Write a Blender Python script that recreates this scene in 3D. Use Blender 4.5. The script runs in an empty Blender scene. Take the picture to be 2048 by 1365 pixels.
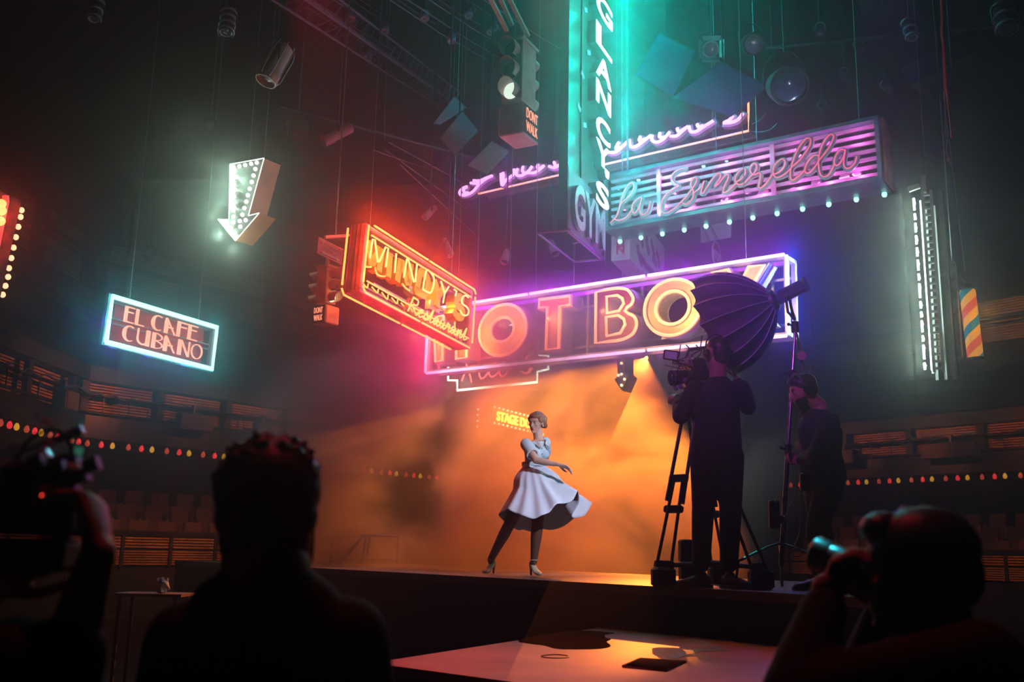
import bpy, math, random
import numpy as np
from mathutils import Vector, Matrix, geometry, noise

random.seed(7)
SC = bpy.context.scene
COL = SC.collection
PI = math.pi

# ------------------------------------------------------------------ camera
FPX = 2048 * 35 / 36.0
EYE = Vector((0, 0, 1.578))
PITCH = math.atan(420 / FPX)
ROLL = math.radians(1.2)
FW = Vector((0, math.cos(PITCH), math.sin(PITCH)))
_u0 = Vector((1, 0, 0)).cross(FW)
RT = Vector((1, 0, 0)) * math.cos(ROLL) + _u0 * math.sin(ROLL)
UP = -Vector((1, 0, 0)) * math.sin(ROLL) + _u0 * math.cos(ROLL)
cam_data = bpy.data.cameras.new('camera')
cam = bpy.data.objects.new('camera', cam_data)
COL.objects.link(cam)
cam_data.lens = 35
cam_data.sensor_width = 36
cam_data.clip_end = 200
cam_data.clip_start = 0.05
_m = Matrix((RT, UP, -FW)).transposed().to_4x4()
_m.translation = EYE
cam.matrix_world = _m
cam_data.dof.use_dof = True
cam_data.dof.focus_distance = 10.5
cam_data.dof.aperture_fstop = 3.2
SC.camera = cam

# ------------------------------------------------------------------ view, world, haze in the air of the hall
SC.view_settings.view_transform = 'Standard'
SC.view_settings.look = 'None'
SC.view_settings.gamma = 1
SC.view_settings.use_curve_mapping = False
SC.view_settings.exposure = 0.0
SC.cycles.max_bounces = 3
SC.cycles.diffuse_bounces = 1
SC.cycles.glossy_bounces = 2
SC.cycles.transmission_bounces = 3
SC.cycles.transparent_max_bounces = 8
SC.cycles.volume_bounces = 0
SC.cycles.sample_clamp_indirect = 2.0
SC.cycles.caustics_reflective = False
SC.cycles.caustics_refractive = False
SC.cycles.use_light_tree = True
HAZE = 0.028
world = bpy.data.worlds.new('hall_air')
SC.world = world
world.use_nodes = True
_nt = world.node_tree
_nt.nodes.clear()
_o = _nt.nodes.new('ShaderNodeOutputWorld')
_b = _nt.nodes.new('ShaderNodeBackground')
_b.inputs[0].default_value = (0.25, 0.45, 0.6, 1)
_b.inputs[1].default_value = 0.0015
_v = _nt.nodes.new('ShaderNodeVolumeScatter')
_v.inputs['Density'].default_value = HAZE
_v.inputs['Anisotropy'].default_value = 0.93
_nt.links.new(_b.outputs[0], _o.inputs['Surface'])
_va = _nt.nodes.new('ShaderNodeVolumeAbsorption')
_va.inputs['Color'].default_value = (0, 0, 0, 1)
_va.inputs['Density'].default_value = 0.032
_vs = _nt.nodes.new('ShaderNodeAddShader')
_nt.links.new(_v.outputs[0], _vs.inputs[0])
_nt.links.new(_va.outputs[0], _vs.inputs[1])
_nt.links.new(_vs.outputs[0], _o.inputs['Volume'])


def ray(px, py):
    return FW + RT * ((px - 1024) / FPX) + UP * ((682.5 - py) / FPX)


def at(px, py, Y):
    """the point of the hall Y metres ahead that is seen at a place in the photograph"""
    r = ray(px, py)
    return EYE + r * (Y / r.y)


def proj(p):
    d = Vector(p) - EYE
    z = d.dot(FW)
    return 1024 + FPX * d.dot(RT) / z, 682.5 - FPX * d.dot(UP) / z


def atz(px, py, z):
    r = ray(px, py)
    return EYE + r * ((z - EYE.z) / r.z)


# ------------------------------------------------------------------ lights
def sRGB(h):
    h = h.lstrip('#')
    c = [int(h[i:i + 2], 16) / 255 for i in (0, 2, 4)]
    return tuple(x / 12.92 if x <= .04045 else ((x + .055) / 1.055) ** 2.4 for x in c)


def lamp(kind, loc, color, power, target=None, **kw):
    d = bpy.data.lights.new('lamp_light', kind)
    d.color = color
    d.energy = power
    if kind == 'POINT':
        d.shadow_soft_size = kw.pop('r', 0.0)
    for k, v in kw.items():
        setattr(d, k, v)
    o = bpy.data.objects.new('lamp_light', d)
    COL.objects.link(o)
    o.location = loc
    if target is not None:
        dr = Vector(target) - Vector(loc)
        o.rotation_euler = dr.to_track_quat('-Z', 'Y').to_euler()
    return o


GK = 0.5


def glow(points, color, power):
    """small lamps along a lit tube; power is shared between them"""
    for p in points:
        lamp('POINT', p, color, power * GK / len(points))


# warm backlight behind the stage, aimed steeply down through the smoke
BACK = at(1293, 716, 19.0)
BAIM = BACK + Vector((-2.35, -5.6, -4.25))
lamp('SPOT', BACK, (1.0, 0.27, 0.03), 11000, target=BAIM, spot_size=math.radians(46), spot_blend=0.14, shadow_soft_size=0.0)
# the softbox over the camera lights the dancer
SOFT = at(1424, 658, 7.72)
lamp('SPOT', SOFT, (0.80, 0.80, 1.0), 470, target=(0.15, 10.1, 2.1), spot_size=math.radians(40), spot_blend=0.8, shadow_soft_size=0.0)
# added unseen spots overhead: red rims the people in the pit, teal the lens
lamp('SPOT', (-.4, 3.9, 7.6), (1.0, .05, .07), 260, target=(0, 1.6, 1.5), spot_size=math.radians(60), spot_blend=0.6, shadow_soft_size=0.0)
lamp('SPOT', (1.4, 3.9, 7.8), (.03, .72, .85), 1100, target=(0.60, 2.10, 1.60), spot_size=math.radians(2.6), spot_blend=0.6, shadow_soft_size=0.0)
# added unseen spots that colour the low platform
lamp('SPOT', (.2, 9.6, 8.3), (1.0, .24, .03), 1500, target=(1.0, 5.3, 1.0), spot_size=math.radians(24), spot_blend=1.0, shadow_soft_size=0.0)
lamp('SPOT', (-2.2, 8.6, 7.6), (1.0, .01, .05), 1500, target=(-.15, 5.0, 1.0), spot_size=math.radians(19), spot_blend=0.7, shadow_soft_size=0.0)
lamp('SPOT', (3.4, 8.4, 7.6), (.40, .12, .9), 420, target=(2.0, 4.7, 1.0), spot_size=math.radians(20), spot_blend=0.7, shadow_soft_size=0.0)
# added unseen spot, in front, that picks out the rope
lamp('SPOT', (4.6, 1.2, 4.0), (1.0, .95, .9), 420, target=(3.92, 9.0, 6.9), spot_size=math.radians(14), spot_blend=0.5, shadow_soft_size=0.0)
# added violet spot, unseen, across the crew and the outside of the softbox
lamp('SPOT', (-1.6, 1.2, 5.6), (.66, .08, 1.0), 1150, target=(1.6, 7.4, 3.2), spot_size=math.radians(19), spot_blend=0.8, shadow_soft_size=0.0)
# ------------------------------------------------------------------ materials
MATC = {}


def mat(name, color, rough=0.6, metal=0.0, var=0.25, scale=6.0, bump=0.0, spec=0.5, stops=None, stretch=None, coat=0.0):
    """principled material whose colour is broken up by noise"""
    if name in MATC:
        return MATC[name]
    if isinstance(color, str):
        color = sRGB(color)
    m = bpy.data.materials.new(name)
    m.use_nodes = True
    nt = m.node_tree
    b = nt.nodes['Principled BSDF']
    b.inputs['Roughness'].default_value = rough
    b.inputs['Metallic'].default_value = metal
    b.inputs['Specular IOR Level'].default_value = spec
    b.inputs['Coat Weight'].default_value = coat
    tc = nt.nodes.new('ShaderNodeTexCoord')
    mp = nt.nodes.new('ShaderNodeMapping')
    if stretch:
        mp.inputs['Scale'].default_value = stretch
    nz = nt.nodes.new('ShaderNodeTexNoise')
    nz.inputs['Scale'].default_value = scale
    nz.inputs['Detail'].default_value = 6
    rp = nt.nodes.new('ShaderNodeValToRGB')
    nt.links.new(tc.outputs['Object'], mp.inputs[0])
    nt.links.new(mp.outputs[0], nz.inputs['Vector'])
    nt.links.new(nz.outputs['Fac'], rp.inputs[0])
    nt.links.new(rp.outputs[0], b.inputs['Base Color'])
    if stops is None:
        lo = tuple(c * (1 - var) for c in color) + (1,)
        hi = tuple(min(1, c * (1 + var)) for c in color) + (1,)
        stops = [(0.3, lo), (0.7, hi)]
    e = rp.color_ramp.elements
    while len(e) < len(stops):
        e.new(0.5)
    for el, (p, c) in zip(e, stops):
        el.position = p
        if isinstance(c, str):
            c = sRGB(c)
        el.color = tuple(c)[:3] + (1,)
    if bump:
        bp = nt.nodes.new('ShaderNodeBump')
        bp.inputs['Strength'].default_value = bump
        nt.links.new(nz.outputs['Fac'], bp.inputs['Height'])
        nt.links.new(bp.outputs[0], b.inputs['Normal'])
    MATC[name] = m
    return m


EMK = 2.3


def glowmat(name, color, strength=1.0):
    """a surface that gives off light: tube, bulb, lit lens"""
    if name in MATC:
        return MATC[name]
    if isinstance(color, str):
        color = sRGB(color)
    m = bpy.data.materials.new(name)
    m.use_nodes = True
    nt = m.node_tree
    b = nt.nodes['Principled BSDF']
    b.inputs['Base Color'].default_value = (.3, .3, .3, 1)
    b.inputs['Roughness'].default_value = .3
    b.inputs['Emission Strength'].default_value = strength * EMK
    tc = nt.nodes.new('ShaderNodeTexCoord')
    nz = nt.nodes.new('ShaderNodeTexNoise')
    nz.inputs['Scale'].default_value = 9
    mx = nt.nodes.new('ShaderNodeMix')
    mx.data_type = 'RGBA'
    mx.inputs[6].default_value = tuple(c * .88 for c in color) + (1,)
    mx.inputs[7].default_value = tuple(color) + (1,)
    nt.links.new(tc.outputs['Object'], nz.inputs['Vector'])
    nt.links.new(nz.outputs['Fac'], mx.inputs[0])
    nt.links.new(mx.outputs[2], b.inputs['Emission Color'])
    m.cycles.emission_sampling = 'NONE'
    MATC[name] = m
    return m


# ------------------------------------------------------------------ mesh building
def catmull(pts, n=6, closed=False):
    pts = [Vector(p) for p in pts]
    if len(pts) < 3:
        return pts
    out = []
    N = len(pts)
    rng = range(N) if closed else range(N - 1)
    for i in rng:
        if closed:
            p0, p1, p2, p3 = pts[i - 1], pts[i], pts[(i + 1) % N], pts[(i + 2) % N]
        else:
            p0, p1, p2, p3 = pts[max(i - 1, 0)], pts[i], pts[i + 1], pts[min(i + 2, N - 1)]
        for k in range(n):
            t = k / n
            out.append(0.5 * ((2 * p1) + (p2 - p0) * t + (2 * p0 - 5 * p1 + 4 * p2 - p3) * t * t + (3 * p1 - p0 - 3 * p2 + p3) * t ** 3))
    if not closed:
        out.append(pts[-1])
    return out


WM = {}          # matrices of the empties, by object name


class MB:
    def __init__(s):
        s.v = []
        s.f = []

    def add(s, vs, fs):
        k = len(s.v)
        s.v += [Vector(v) for v in vs]
        s.f += [tuple(i + k for i in f) for f in fs]
        return s

    def box(s, c, d, R=None, taper=None):
        c = Vector(c)
        x, y, z = d[0] / 2, d[1] / 2, d[2] / 2
        vs = []
        for sz in (-1, 1):
            k = 1 if (taper is None or sz < 0) else taper
            for sx, sy in ((-1, -1), (1, -1), (1, 1), (-1, 1)):
                p = Vector((sx * x * k, sy * y * k, sz * z))
                vs.append(c + (R @ p if R is not None else p))
        return s.add(vs, [(3, 2, 1, 0), (4, 5, 6, 7), (0, 1, 5, 4), (1, 2, 6, 5), (2, 3, 7, 6), (3, 0, 4, 7)])

    def bevbox(s, c, d, b=0.01, R=None):
        """box with chamfered vertical edges and top"""
        c = Vector(c)
        x, y, z = d[0] / 2, d[1] / 2, d[2] / 2
        b = min(b, x * .9, y * .9, z * .9)
        rings = []
        for (zz, ins) in ((-z, b), (-z + b, 0), (z - b, 0), (z, b)):
            X, Y = x - ins, y - ins
            rings.append([(X, -Y + b, zz), (X, Y - b, zz), (X - b, Y, zz), (-X + b, Y, zz), (-X, Y - b, zz), (-X, -Y + b, zz), (-X + b, -Y, zz), (X - b, -Y, zz)])
        vs = []
        for r in rings:
            for p in r:
                p = Vector(p)
                vs.append(c + (R @ p if R is not None else p))
        fs = [tuple(range(7, -1, -1)), tuple(range(24, 32))]
        for k in range(3):
            for i in range(8):
                j = (i + 1) % 8
                fs.append((k * 8 + i, k * 8 + j, k * 8 + 8 + j, k * 8 + 8 + i))
        return s.add(vs, fs)

    def tube(s, pts, r, n=8, closed=False, caps=True):
        pts = [Vector(p) for p in pts]
        q = [pts[0]]
        for p in pts[1:]:
            if (p - q[-1]).length > 1e-6:
                q.append(p)
        pts = q
        N = len(pts)
        if N < 2:
            return s
        rr = r if isinstance(r, (list, tuple)) else [r] * N
        if len(rr) != N:
            rr = [rr[min(len(rr) - 1, int(i * len(rr) / N))] for i in range(N)]
        tang = []
        for i in range(N):
            if closed:
                t = pts[(i + 1) % N] - pts[i - 1]
            else:
                t = pts[min(i + 1, N - 1)] - pts[max(i - 1, 0)]
            if t.length < 1e-9:
                t = Vector((0, 0, 1))
            tang.append(t.normalized())
        a = tang[0].orthogonal().normalized()
        vs = []
        for i in range(N):
            t = tang[i]
            a = (a - t * a.dot(t))
            if a.length < 1e-6:
                a = t.orthogonal()
            a.normalize()
            b = t.cross(a)
            for k in range(n):
                w = 2 * PI * k / n
                vs.append(pts[i] + (a * math.cos(w) + b * math.sin(w)) * rr[i])
        fs = []
        for i in range(N if closed else N - 1):
            j = (i + 1) % N
            for k in range(n):
                l = (k + 1) % n
                fs.append((i * n + k, i * n + l, j * n + l, j * n + k))
        if caps and not closed:
            fs.append(tuple(range(n - 1, -1, -1)))
            fs.append(tuple((N - 1) * n + k for k in range(n)))
        return s.add(vs, fs)

    def cyl(s, p0, p1, r0, r1=None, n=16):
        return s.tube([p0, p1], [r0, r0 if r1 is None else r1], n=n)

    def lathe(s, prof, o, d=(0, 0, 1), n=20, capped=True):
        """profile of (radius, height along d) from point o"""
        o = Vector(o)
        d = Vector(d).normalized()
        a = d.orthogonal().normalized()
        b = d.cross(a)
        vs = []
        for (r, h) in prof:
            for k in range(n):
                w = 2 * PI * k / n
                vs.append(o + d * h + (a * math.cos(w) + b * math.sin(w)) * max(r, 1e-5))
        fs = []
        for i in range(len(prof) - 1):
            for k in range(n):
                l = (k + 1) % n
                fs.append((i * n + k, i * n + l, (i + 1) * n + l, (i + 1) * n + k))
        if capped:
            fs.append(tuple(range(n - 1, -1, -1)))
            fs.append(tuple((len(prof) - 1) * n + k for k in range(n)))
        return s.add(vs, fs)

    def ball(s, c, r, nu=12, nv=8, R=None):
        c = Vector(c)
        if not isinstance(r, (tuple, list)):
            r = (r, r, r)
        vs = [Vector((0, 0, r[2]))]
        for i in range(1, nv):
            th = PI * i / nv
            for k in range(nu):
                w = 2 * PI * k / nu
                vs.append(Vector((r[0] * math.sin(th) * math.cos(w), r[1] * math.sin(th) * math.sin(w), r[2] * math.cos(th))))
        vs.append(Vector((0, 0, -r[2])))
        if R is not None:
            vs = [R @ v for v in vs]
        vs = [c + v for v in vs]
        fs = []
        for k in range(nu):
            fs.append((0, 1 + k, 1 + (k + 1) % nu))
        for i in range(nv - 2):
            for k in range(nu):
                a, b = 1 + i * nu + k, 1 + i * nu + (k + 1) % nu
                fs.append((a, a + nu, b + nu, b))
        L = len(vs) - 1
        for k in range(nu):
            fs.append((L, L - nu + (k + 1) % nu, L - nu + k))
        return s.add(vs, fs)

    def prism(s, poly, z0, z1, holes=(), X=None):
        """flat shape with holes, from z0 to z1; X maps (u, v, z) to where it stands"""
        loops = [[Vector((p[0], p[1], 0)) for p in poly]] + [[Vector((p[0], p[1], 0)) for p in h] for h in holes]
        tri = geometry.tessellate_polygon(loops)
        flat = [p for l in loops for p in l]
        n = len(flat)
        vs = [Vector((p.x, p.y, z0)) for p in flat] + [Vector((p.x, p.y, z1)) for p in flat]
        if X:
            vs = [Vector(X(v)) for v in vs]
        fs = []
        for t in tri:
            fs.append((t[0], t[1], t[2]))
            fs.append((t[2] + n, t[1] + n, t[0] + n))
        k = 0
        for l in loops:
            m = len(l)
            for i in range(m):
                j = (i + 1) % m
                fs.append((k + i, k + j, k + j + n, k + i + n))
            k += m
        return s.add(vs, fs)

    def ribbon(s, pts, w, z0, z1, X=None):
        """flat band of width w that follows pts, with a rounded start and end"""
        pts = [Vector((p[0], p[1], 0)) for p in pts]
        N = len(pts)
        vs = []
        for i, p in enumerate(pts):
            t = (pts[min(i + 1, N - 1)] - pts[max(i - 1, 0)])
            t = t.normalized() if t.length > 1e-9 else Vector((1, 0, 0))
            nn = Vector((-t.y, t.x, 0))
            ww = (w[i] if isinstance(w, (list, tuple)) else w) / 2
            e = t * (ww * .6 if i == N - 1 else (-ww * .6 if i == 0 else 0))
            for z in (z0, z1):
                for sg in (-1, 1):
                    q = p + e * 1.0 + nn * ww * sg
                    v = Vector((q.x, q.y, z))
                    vs.append(Vector(X(v)) if X else v)
        fs = []
        for i in range(N - 1):
            a, b = i * 4, i * 4 + 4
            fs += [(a, a + 1, b + 1, b), (a + 2, b + 2, b + 3, a + 3), (a, b, b + 2, a + 2), (a + 1, a + 3, b + 3, b + 1)]
        fs += [(0, 2, 3, 1), (N * 4 - 4, N * 4 - 3, N * 4 - 1, N * 4 - 2)]
        return s.add(vs, fs)

    def grid(s, fn, nu, nv, closed_u=False):
        vs = [Vector(fn(i / (nu if closed_u else nu - 1), j / (nv - 1))) for j in range(nv) for i in range(nu)]
        fs = []
        for j in range(nv - 1):
            for i in range(nu if closed_u else nu - 1):
                k = (i + 1) % nu
                fs.append((j * nu + i, j * nu + k, (j + 1) * nu + k, (j + 1) * nu + i))
        return s.add(vs, fs)

    def mesh(s, name, M=None):
        vs = s.v if M is None else [M @ v for v in s.v]
        me = bpy.data.meshes.new(name)
        me.from_pydata([tuple(v) for v in vs], [], s.f)
        me.update()
        return me

    def build(s, name, m, parent=None, local=False, smooth=False, label=None, cat=None, group=None, kind=None, remesh=None, flip=False):
        M = None
        loc = None
        if parent is not None:
            if not local:
                M = WM[parent.name].inverted()
        else:
            lo = Vector((min(v.x for v in s.v), min(v.y for v in s.v), min(v.z for v in s.v)))
            hi = Vector((max(v.x for v in s.v), max(v.y for v in s.v), max(v.z for v in s.v)))
            loc = Vector(((lo.x + hi.x) / 2, (lo.y + hi.y) / 2, lo.z))
            M = Matrix.Translation(-loc)
        me = s.mesh(name, M)
        me.materials.append(m)
        if remesh:
            me = remeshed(me, *remesh)
            if not me.materials:
                me.materials.append(m)
        import bmesh
        bm = bmesh.new()
        bm.from_mesh(me)
        if not remesh:
            bmesh.ops.recalc_face_normals(bm, faces=bm.faces)
        if smooth:
            for f in bm.faces:
                f.smooth = True
            if not remesh:
                for e in bm.edges:
                    if len(e.link_faces) == 2 and e.calc_face_angle(0) > math.radians(38):
                        e.smooth = False
        bm.to_mesh(me)
        bm.free()
        o = bpy.data.objects.new(name, me)
        COL.objects.link(o)
        if parent is not None:
            o.parent = parent
            if parent.type != 'EMPTY':
                pass
            WM[o.name] = WM[parent.name]
        else:
            o.location = loc
            WM[o.name] = Matrix.Translation(loc)
        if label:
            o['label'] = label
        if cat:
            o['category'] = cat
        if group:
            o['group'] = group
        if kind:
            o['kind'] = kind
        return o


def remeshed(me, voxel, smooth_it=4):
    """one continuous surface grown over the overlapping volumes in me"""
    o = bpy.data.objects.new('tmp', me)
    COL.objects.link(o)
    r = o.modifiers.new('r', 'REMESH')
    r.mode = 'VOXEL'
    r.voxel_size = voxel
    r.use_smooth_shade = True
    if smooth_it:
        q = o.modifiers.new('s', 'SMOOTH')
        q.factor = 0.5
        q.iterations = smooth_it
    dg = bpy.context.evaluated_depsgraph_get()
    me2 = bpy.data.meshes.new_from_object(o.evaluated_get(dg))
    bpy.data.objects.remove(o)
    return me2


def thing(name, label, cat, loc=(0, 0, 0), M=None, group=None):
    o = bpy.data.objects.new(name, None)
    COL.objects.link(o)
    o.empty_display_size = 0.1
    if M is None:
        M = Matrix.Translation(Vector(loc))
    o.matrix_world = M
    WM[o.name] = M.copy()
    o['label'] = label
    o['category'] = cat
    if group:
        o['group'] = group
    return o


def copy_thing(src, M, label=None, group=None):
    def cp(o, parent):
        c = o.copy()
        COL.objects.link(c)
        c.parent = parent
        for ch in o.children:
            cp(ch, c)
        return c
    kids = list(src.children)
    c = src.copy()
    COL.objects.link(c)
    for ch in kids:
        cp(ch, c)
    c.matrix_world = M
    WM[c.name] = M.copy()
    if label:
        c['label'] = label
    if group:
        c['group'] = group
    return c


def text_mesh(body, w, h, z0, z1, bold=0.0, align='C', spacing=1.0, rot=0.0):
    """lettering of total size w by h, centred on (0, 0); gives an MB"""
    cu = bpy.data.curves.new('t', 'FONT')
    cu.body = body
    cu.size = 1.0
    cu.offset = bold
    cu.extrude = 0.5
    cu.align_x = 'CENTER'
    cu.resolution_u = 4
    cu.space_line = 0.8
    cu.space_character = spacing
    o = bpy.data.objects.new('t', cu)
    COL.objects.link(o)
    dg = bpy.context.evaluated_depsgraph_get()
    me = bpy.data.meshes.new_from_object(o.evaluated_get(dg))
    bpy.data.objects.remove(o)
    vs = [v.co.copy() for v in me.vertices]
    x0, x1 = min(v.x for v in vs), max(v.x for v in vs)
    y0, y1 = min(v.y for v in vs), max(v.y for v in vs)
    out = []
    for v in vs:
        out.append(Vector((((v.x - x0) / (x1 - x0) - .5) * w, ((v.y - y0) / (y1 - y0) - .5) * h, z0 + (v.z + .5) * (z1 - z0))))
    mb = MB()
    mb.add(out, [tuple(p.vertices) for p in me.polygons])
    bpy.data.meshes.remove(me)
    return mb


def moved(mb, X):
    mb.v = [Vector(X(v)) for v in mb.v]
    return mb


# ------------------------------------------------------------------ frames of the hanging signs
class Frame:
    """upright rectangle in the hall: u to the right, v up, z out of its face"""

    def __init__(s, org, U, V, W=1, H=1):
        U = U.normalized()
        V = (V - U * V.dot(U)).normalized()
        s.U, s.V, s.N = U, V, U.cross(V)
        s.W, s.H = W, H
        s.M = Matrix((s.U, s.V, s.N)).transposed().to_4x4()
        s.M.translation = org
        s.o = Vector(org)

    def uv(s, px, py, z=0.0):
        r = ray(px, py)
        o = s.o + s.N * z
        t = (o - EYE).dot(s.N) / r.dot(s.N)
        q = EYE + r * t - s.o
        return Vector((q.dot(s.U), q.dot(s.V), z))

    def path(s, pts, z=0.0):
        return [s.uv(x, y, z) for x, y in pts]

    def w(s, p):
        return s.M @ Vector(p)


def fit(c, Y, wr=30.0):
    """the upright rectangle whose corners (clockwise from top left) lie on four seen points"""
    E = np.array(EYE)
    fwv, rtv, upv = np.array(FW), np.array(RT), np.array(UP)

    def aa(x, y):
        r = fwv + rtv * ((x - 1024) / FPX) + upv * ((682.5 - y) / FPX)
        return E + r * (Y / r[1])

    def pj(p):
        d = p - E
        z = d @ fwv
        return np.array([1024 + FPX * (d @ rtv) / z, 682.5 - FPX * (d @ upv) / z])
    c = np.array(c, float)
    m = c.mean(0)
    best = None

    def corners(p):
        ce = aa(p[0], p[1])
        U = np.array([math.cos(p[2]), math.sin(p[2]), 0])
        V = np.array([0, 0, 1.])
        U2 = U * math.cos(p[3]) + V * math.sin(p[3])
        V2 = -U * math.sin(p[3]) + V * math.cos(p[3])
        w, h = p[4] / 2, p[5] / 2
        return [ce - U2 * w + V2 * h, ce + U2 * w + V2 * h, ce + U2 * w - V2 * h, ce - U2 * w - V2 * h], U2, V2, ce

    def res(p):
        return np.concatenate([(pj(a) - b) for a, b in zip(corners(p)[0], c)] + [[p[3] * wr]])
    for yaw0 in (-1.0, -.5, .5, 1.0):
        p = np.array([m[0], m[1], yaw0, 0, 3., 1.])
        lam = 1.
        r = res(p)
        for it in range(60):
            J = np.array([(res(p + np.eye(6)[i] * 1e-4) - r) / 1e-4 for i in range(6)]).T
            A = J.T @ J
            dp = np.linalg.solve(A + lam * np.diag(np.diag(A) + 1e-6), -J.T @ r)
            rn = res(p + dp)
            if rn @ rn < r @ r:
                p = p + dp
                r = rn
                lam *= .4
            else:
                lam *= 4
        if best is None or r @ r < best[0]:
            best = (r @ r, p)
    p = best[1]
    _, U2, V2, ce = corners(p)
    return Frame(Vector(ce), Vector(U2), Vector(V2), p[4], p[5])


def yawframe(px, py, Y, yaw, W=1, H=1, roll=0.0):
    a = math.radians(yaw)
    b = math.radians(roll)
    U = Vector((math.cos(a), math.sin(a), 0))
    V = Vector((0, 0, 1))
    return Frame(at(px, py, Y), U * math.cos(b) + V * math.sin(b), V * math.cos(b) - U * math.sin(b), W, H)


def along(pts, step):
    """points every step metres along a path"""
    out = []
    pts = [Vector(p) for p in pts]
    acc = step / 2
    for a, b in zip(pts, pts[1:]):
        L = (b - a).length
        while acc < L:
            out.append(a.lerp(b, acc / L))
            acc += step
        acc -= L
    return out


def rect_path(w, h, z, r=0.0, cx=0.0, cy=0.0):
    x, y = w / 2, h / 2
    if r <= 0:
        return [Vector((cx - x, cy - y, z)), Vector((cx + x, cy - y, z)), Vector((cx + x, cy + y, z)), Vector((cx - x, cy + y, z)), Vector((cx - x, cy - y, z))]
    out = []
    for (sx, sy, a0) in ((1, -1, -90), (1, 1, 0), (-1, 1, 90), (-1, -1, 180)):
        for k in range(5):
            a = math.radians(a0 + k * 22.5)
            out.append(Vector((cx + sx * (x - r) + r * math.cos(a), cy + sy * (y - r) + r * math.sin(a), z)))
    out.append(out[0])
    return out


def frame_bars(mb, w, h, t, z0, z1, cx=0, cy=0):
    """rectangular picture-frame of bars t wide between z0 and z1"""
    zc, zd = (z0 + z1) / 2, abs(z1 - z0)
    mb.box((cx, cy + h / 2 - t / 2, zc), (w, t, zd))
    mb.box((cx, cy - h / 2 + t / 2, zc), (w, t, zd))
    mb.box((cx - w / 2 + t / 2, cy, zc), (t, h - 2 * t, zd))
    mb.box((cx + w / 2 - t / 2, cy, zc), (t, h - 2 * t, zd))
    return mb
# ------------------------------------------------------------------ palette
M_BLACK = mat('black_paint', (.012, .012, .014), .6, var=.3)
M_DARK = mat('dark_metal', (.03, .03, .034), .42, .7, var=.3, scale=20)
M_STEEL = mat('scuffed_steel', (.30, .30, .32), .38, .8, var=.3, scale=14)
M_GREY = mat('grey_paint', (.22, .22, .23), .55, var=.2, scale=12)
M_WOOD = mat('slatted_timber', (.34, .17, .07), .55, var=.35, scale=3, stretch=(1, 1, 9))
M_WALL = mat('black_wall_paint', (.016, .015, .017), .85, var=.35, scale=1.2, bump=.1)
M_FLOOR = mat('dark_hall_floor', (.02, .018, .02), .5, var=.4, scale=2, bump=.05)
M_DECK = mat('stage_deck', (.16, .13, .11), .42, var=.35, scale=5, stretch=(1, 7, 1), bump=.06)
M_CLOTH = mat('black_stage_cloth', (.01, .009, .011), .95, var=.3, scale=30)

STAGE_Z = EYE.z - 0.228


def ring_frame(a, b):
    a, b = Vector(a + (0,)), Vector(b + (0,))
    return Frame(a, b - a, Vector((0, 0, 1)), (b - a).length, 11)


RA = ring_frame((-9.9, 8.0), (-9.55, 22.2))
RB = ring_frame((-9.55, 22.2), (-2.1, 31.0))
RC = ring_frame((-2.1, 31.0), (8.6, 31.0))
RD = ring_frame((8.6, 31.0), (16.6, 21.3))
RE_ = ring_frame((16.6, 21.3), (16.6, -4))

# ------------------------------------------------------------------ room
def quad(name, pts, m):
    mb = MB()
    mb.add(pts, [tuple(range(len(pts)))])
    return mb


def slab(name, pts, z0, z1, m, **kw):
    mb = MB()
    mb.prism([(p[0], p[1]) for p in pts], z0, z1)
    return mb.build(name, m, **kw)


slab('floor', [(-14, -5), (18, -5), (18, 34), (-14, 34)], -.2, 0, M_FLOOR, kind='structure')
slab('ceiling', [(-14, -5), (18, -5), (18, 34), (-14, 34)], 11.2, 11.4, M_WALL, kind='structure')
for nm, F, off in (('wall_left', RA, 2.6), ('wall_back_left', RB, 2.6), ('wall_back', RC, 2.6), ('wall_back_right', RD, 2.6), ('wall_right', RE_, 1.2)):
    mb = MB()
    mb.box((F.W / 2, 5.6, -off), (F.W + 5.0, 11.2, .1))
    mb.v = [F.w(v) for v in mb.v]
    mb.build(nm, M_WALL, kind='structure')
MB().box((2, -4.9, 5.6), (32, .1, 11.2)).build('wall_front', M_WALL, kind='structure')

# ------------------------------------------------------------------ stage and the lower platform in front of it
SP = [(-4.69, 14.4), (2.35, 5.79), (2.8, 9.7), (-1.5, 15.6)]
st = thing('stage', 'raised black fronted stage with a worn deck under the dancer', 'stage', (0, 9, 0))
slab('deck', SP, STAGE_Z - .06, STAGE_Z, M_DECK, parent=st)
cx = sum(p[0] for p in SP) / 4
cy = sum(p[1] for p in SP) / 4
slab('skirt', [(cx + (p[0] - cx) * .995, cy + (p[1] - cy) * .995) for p in SP], 0, STAGE_Z - .06, M_CLOTH, parent=st)

LZ = EYE.z - .548
LP = [(-.65, 5.07), (.33, 4.2), (1.35, 3.3), (2.2, 5.2), (2.1, 6.02), (.70, 7.72)]
pf = thing('lower_platform', 'low platform lit red and orange in front of the stage', 'platform', (.8, 5, 0))


def platform_mat():
    m = mat('painted_platform_top', (.40, .21, .145), .42, var=.22, scale=3, bump=.04)
    return m


slab('platform_top', LP, LZ - .05, LZ, platform_mat(), parent=pf)
ccx = sum(p[0] for p in LP) / len(LP)
ccy = sum(p[1] for p in LP) / len(LP)
slab('platform_side', [(ccx + (p[0] - ccx) * .99, ccy + (p[1] - ccy) * .99) for p in LP], 0, LZ - .05, M_CLOTH, parent=pf)


def flat_on(z, pxs, n=6):
    return [tuple(atz(x, y, z).xy) for x, y in pxs]


# stains, grate and manhole outline on the platform
def crop(x0, y0, s, pts):
    return [(x0 + x / s, y0 + y / s) for x, y in pts]


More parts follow.
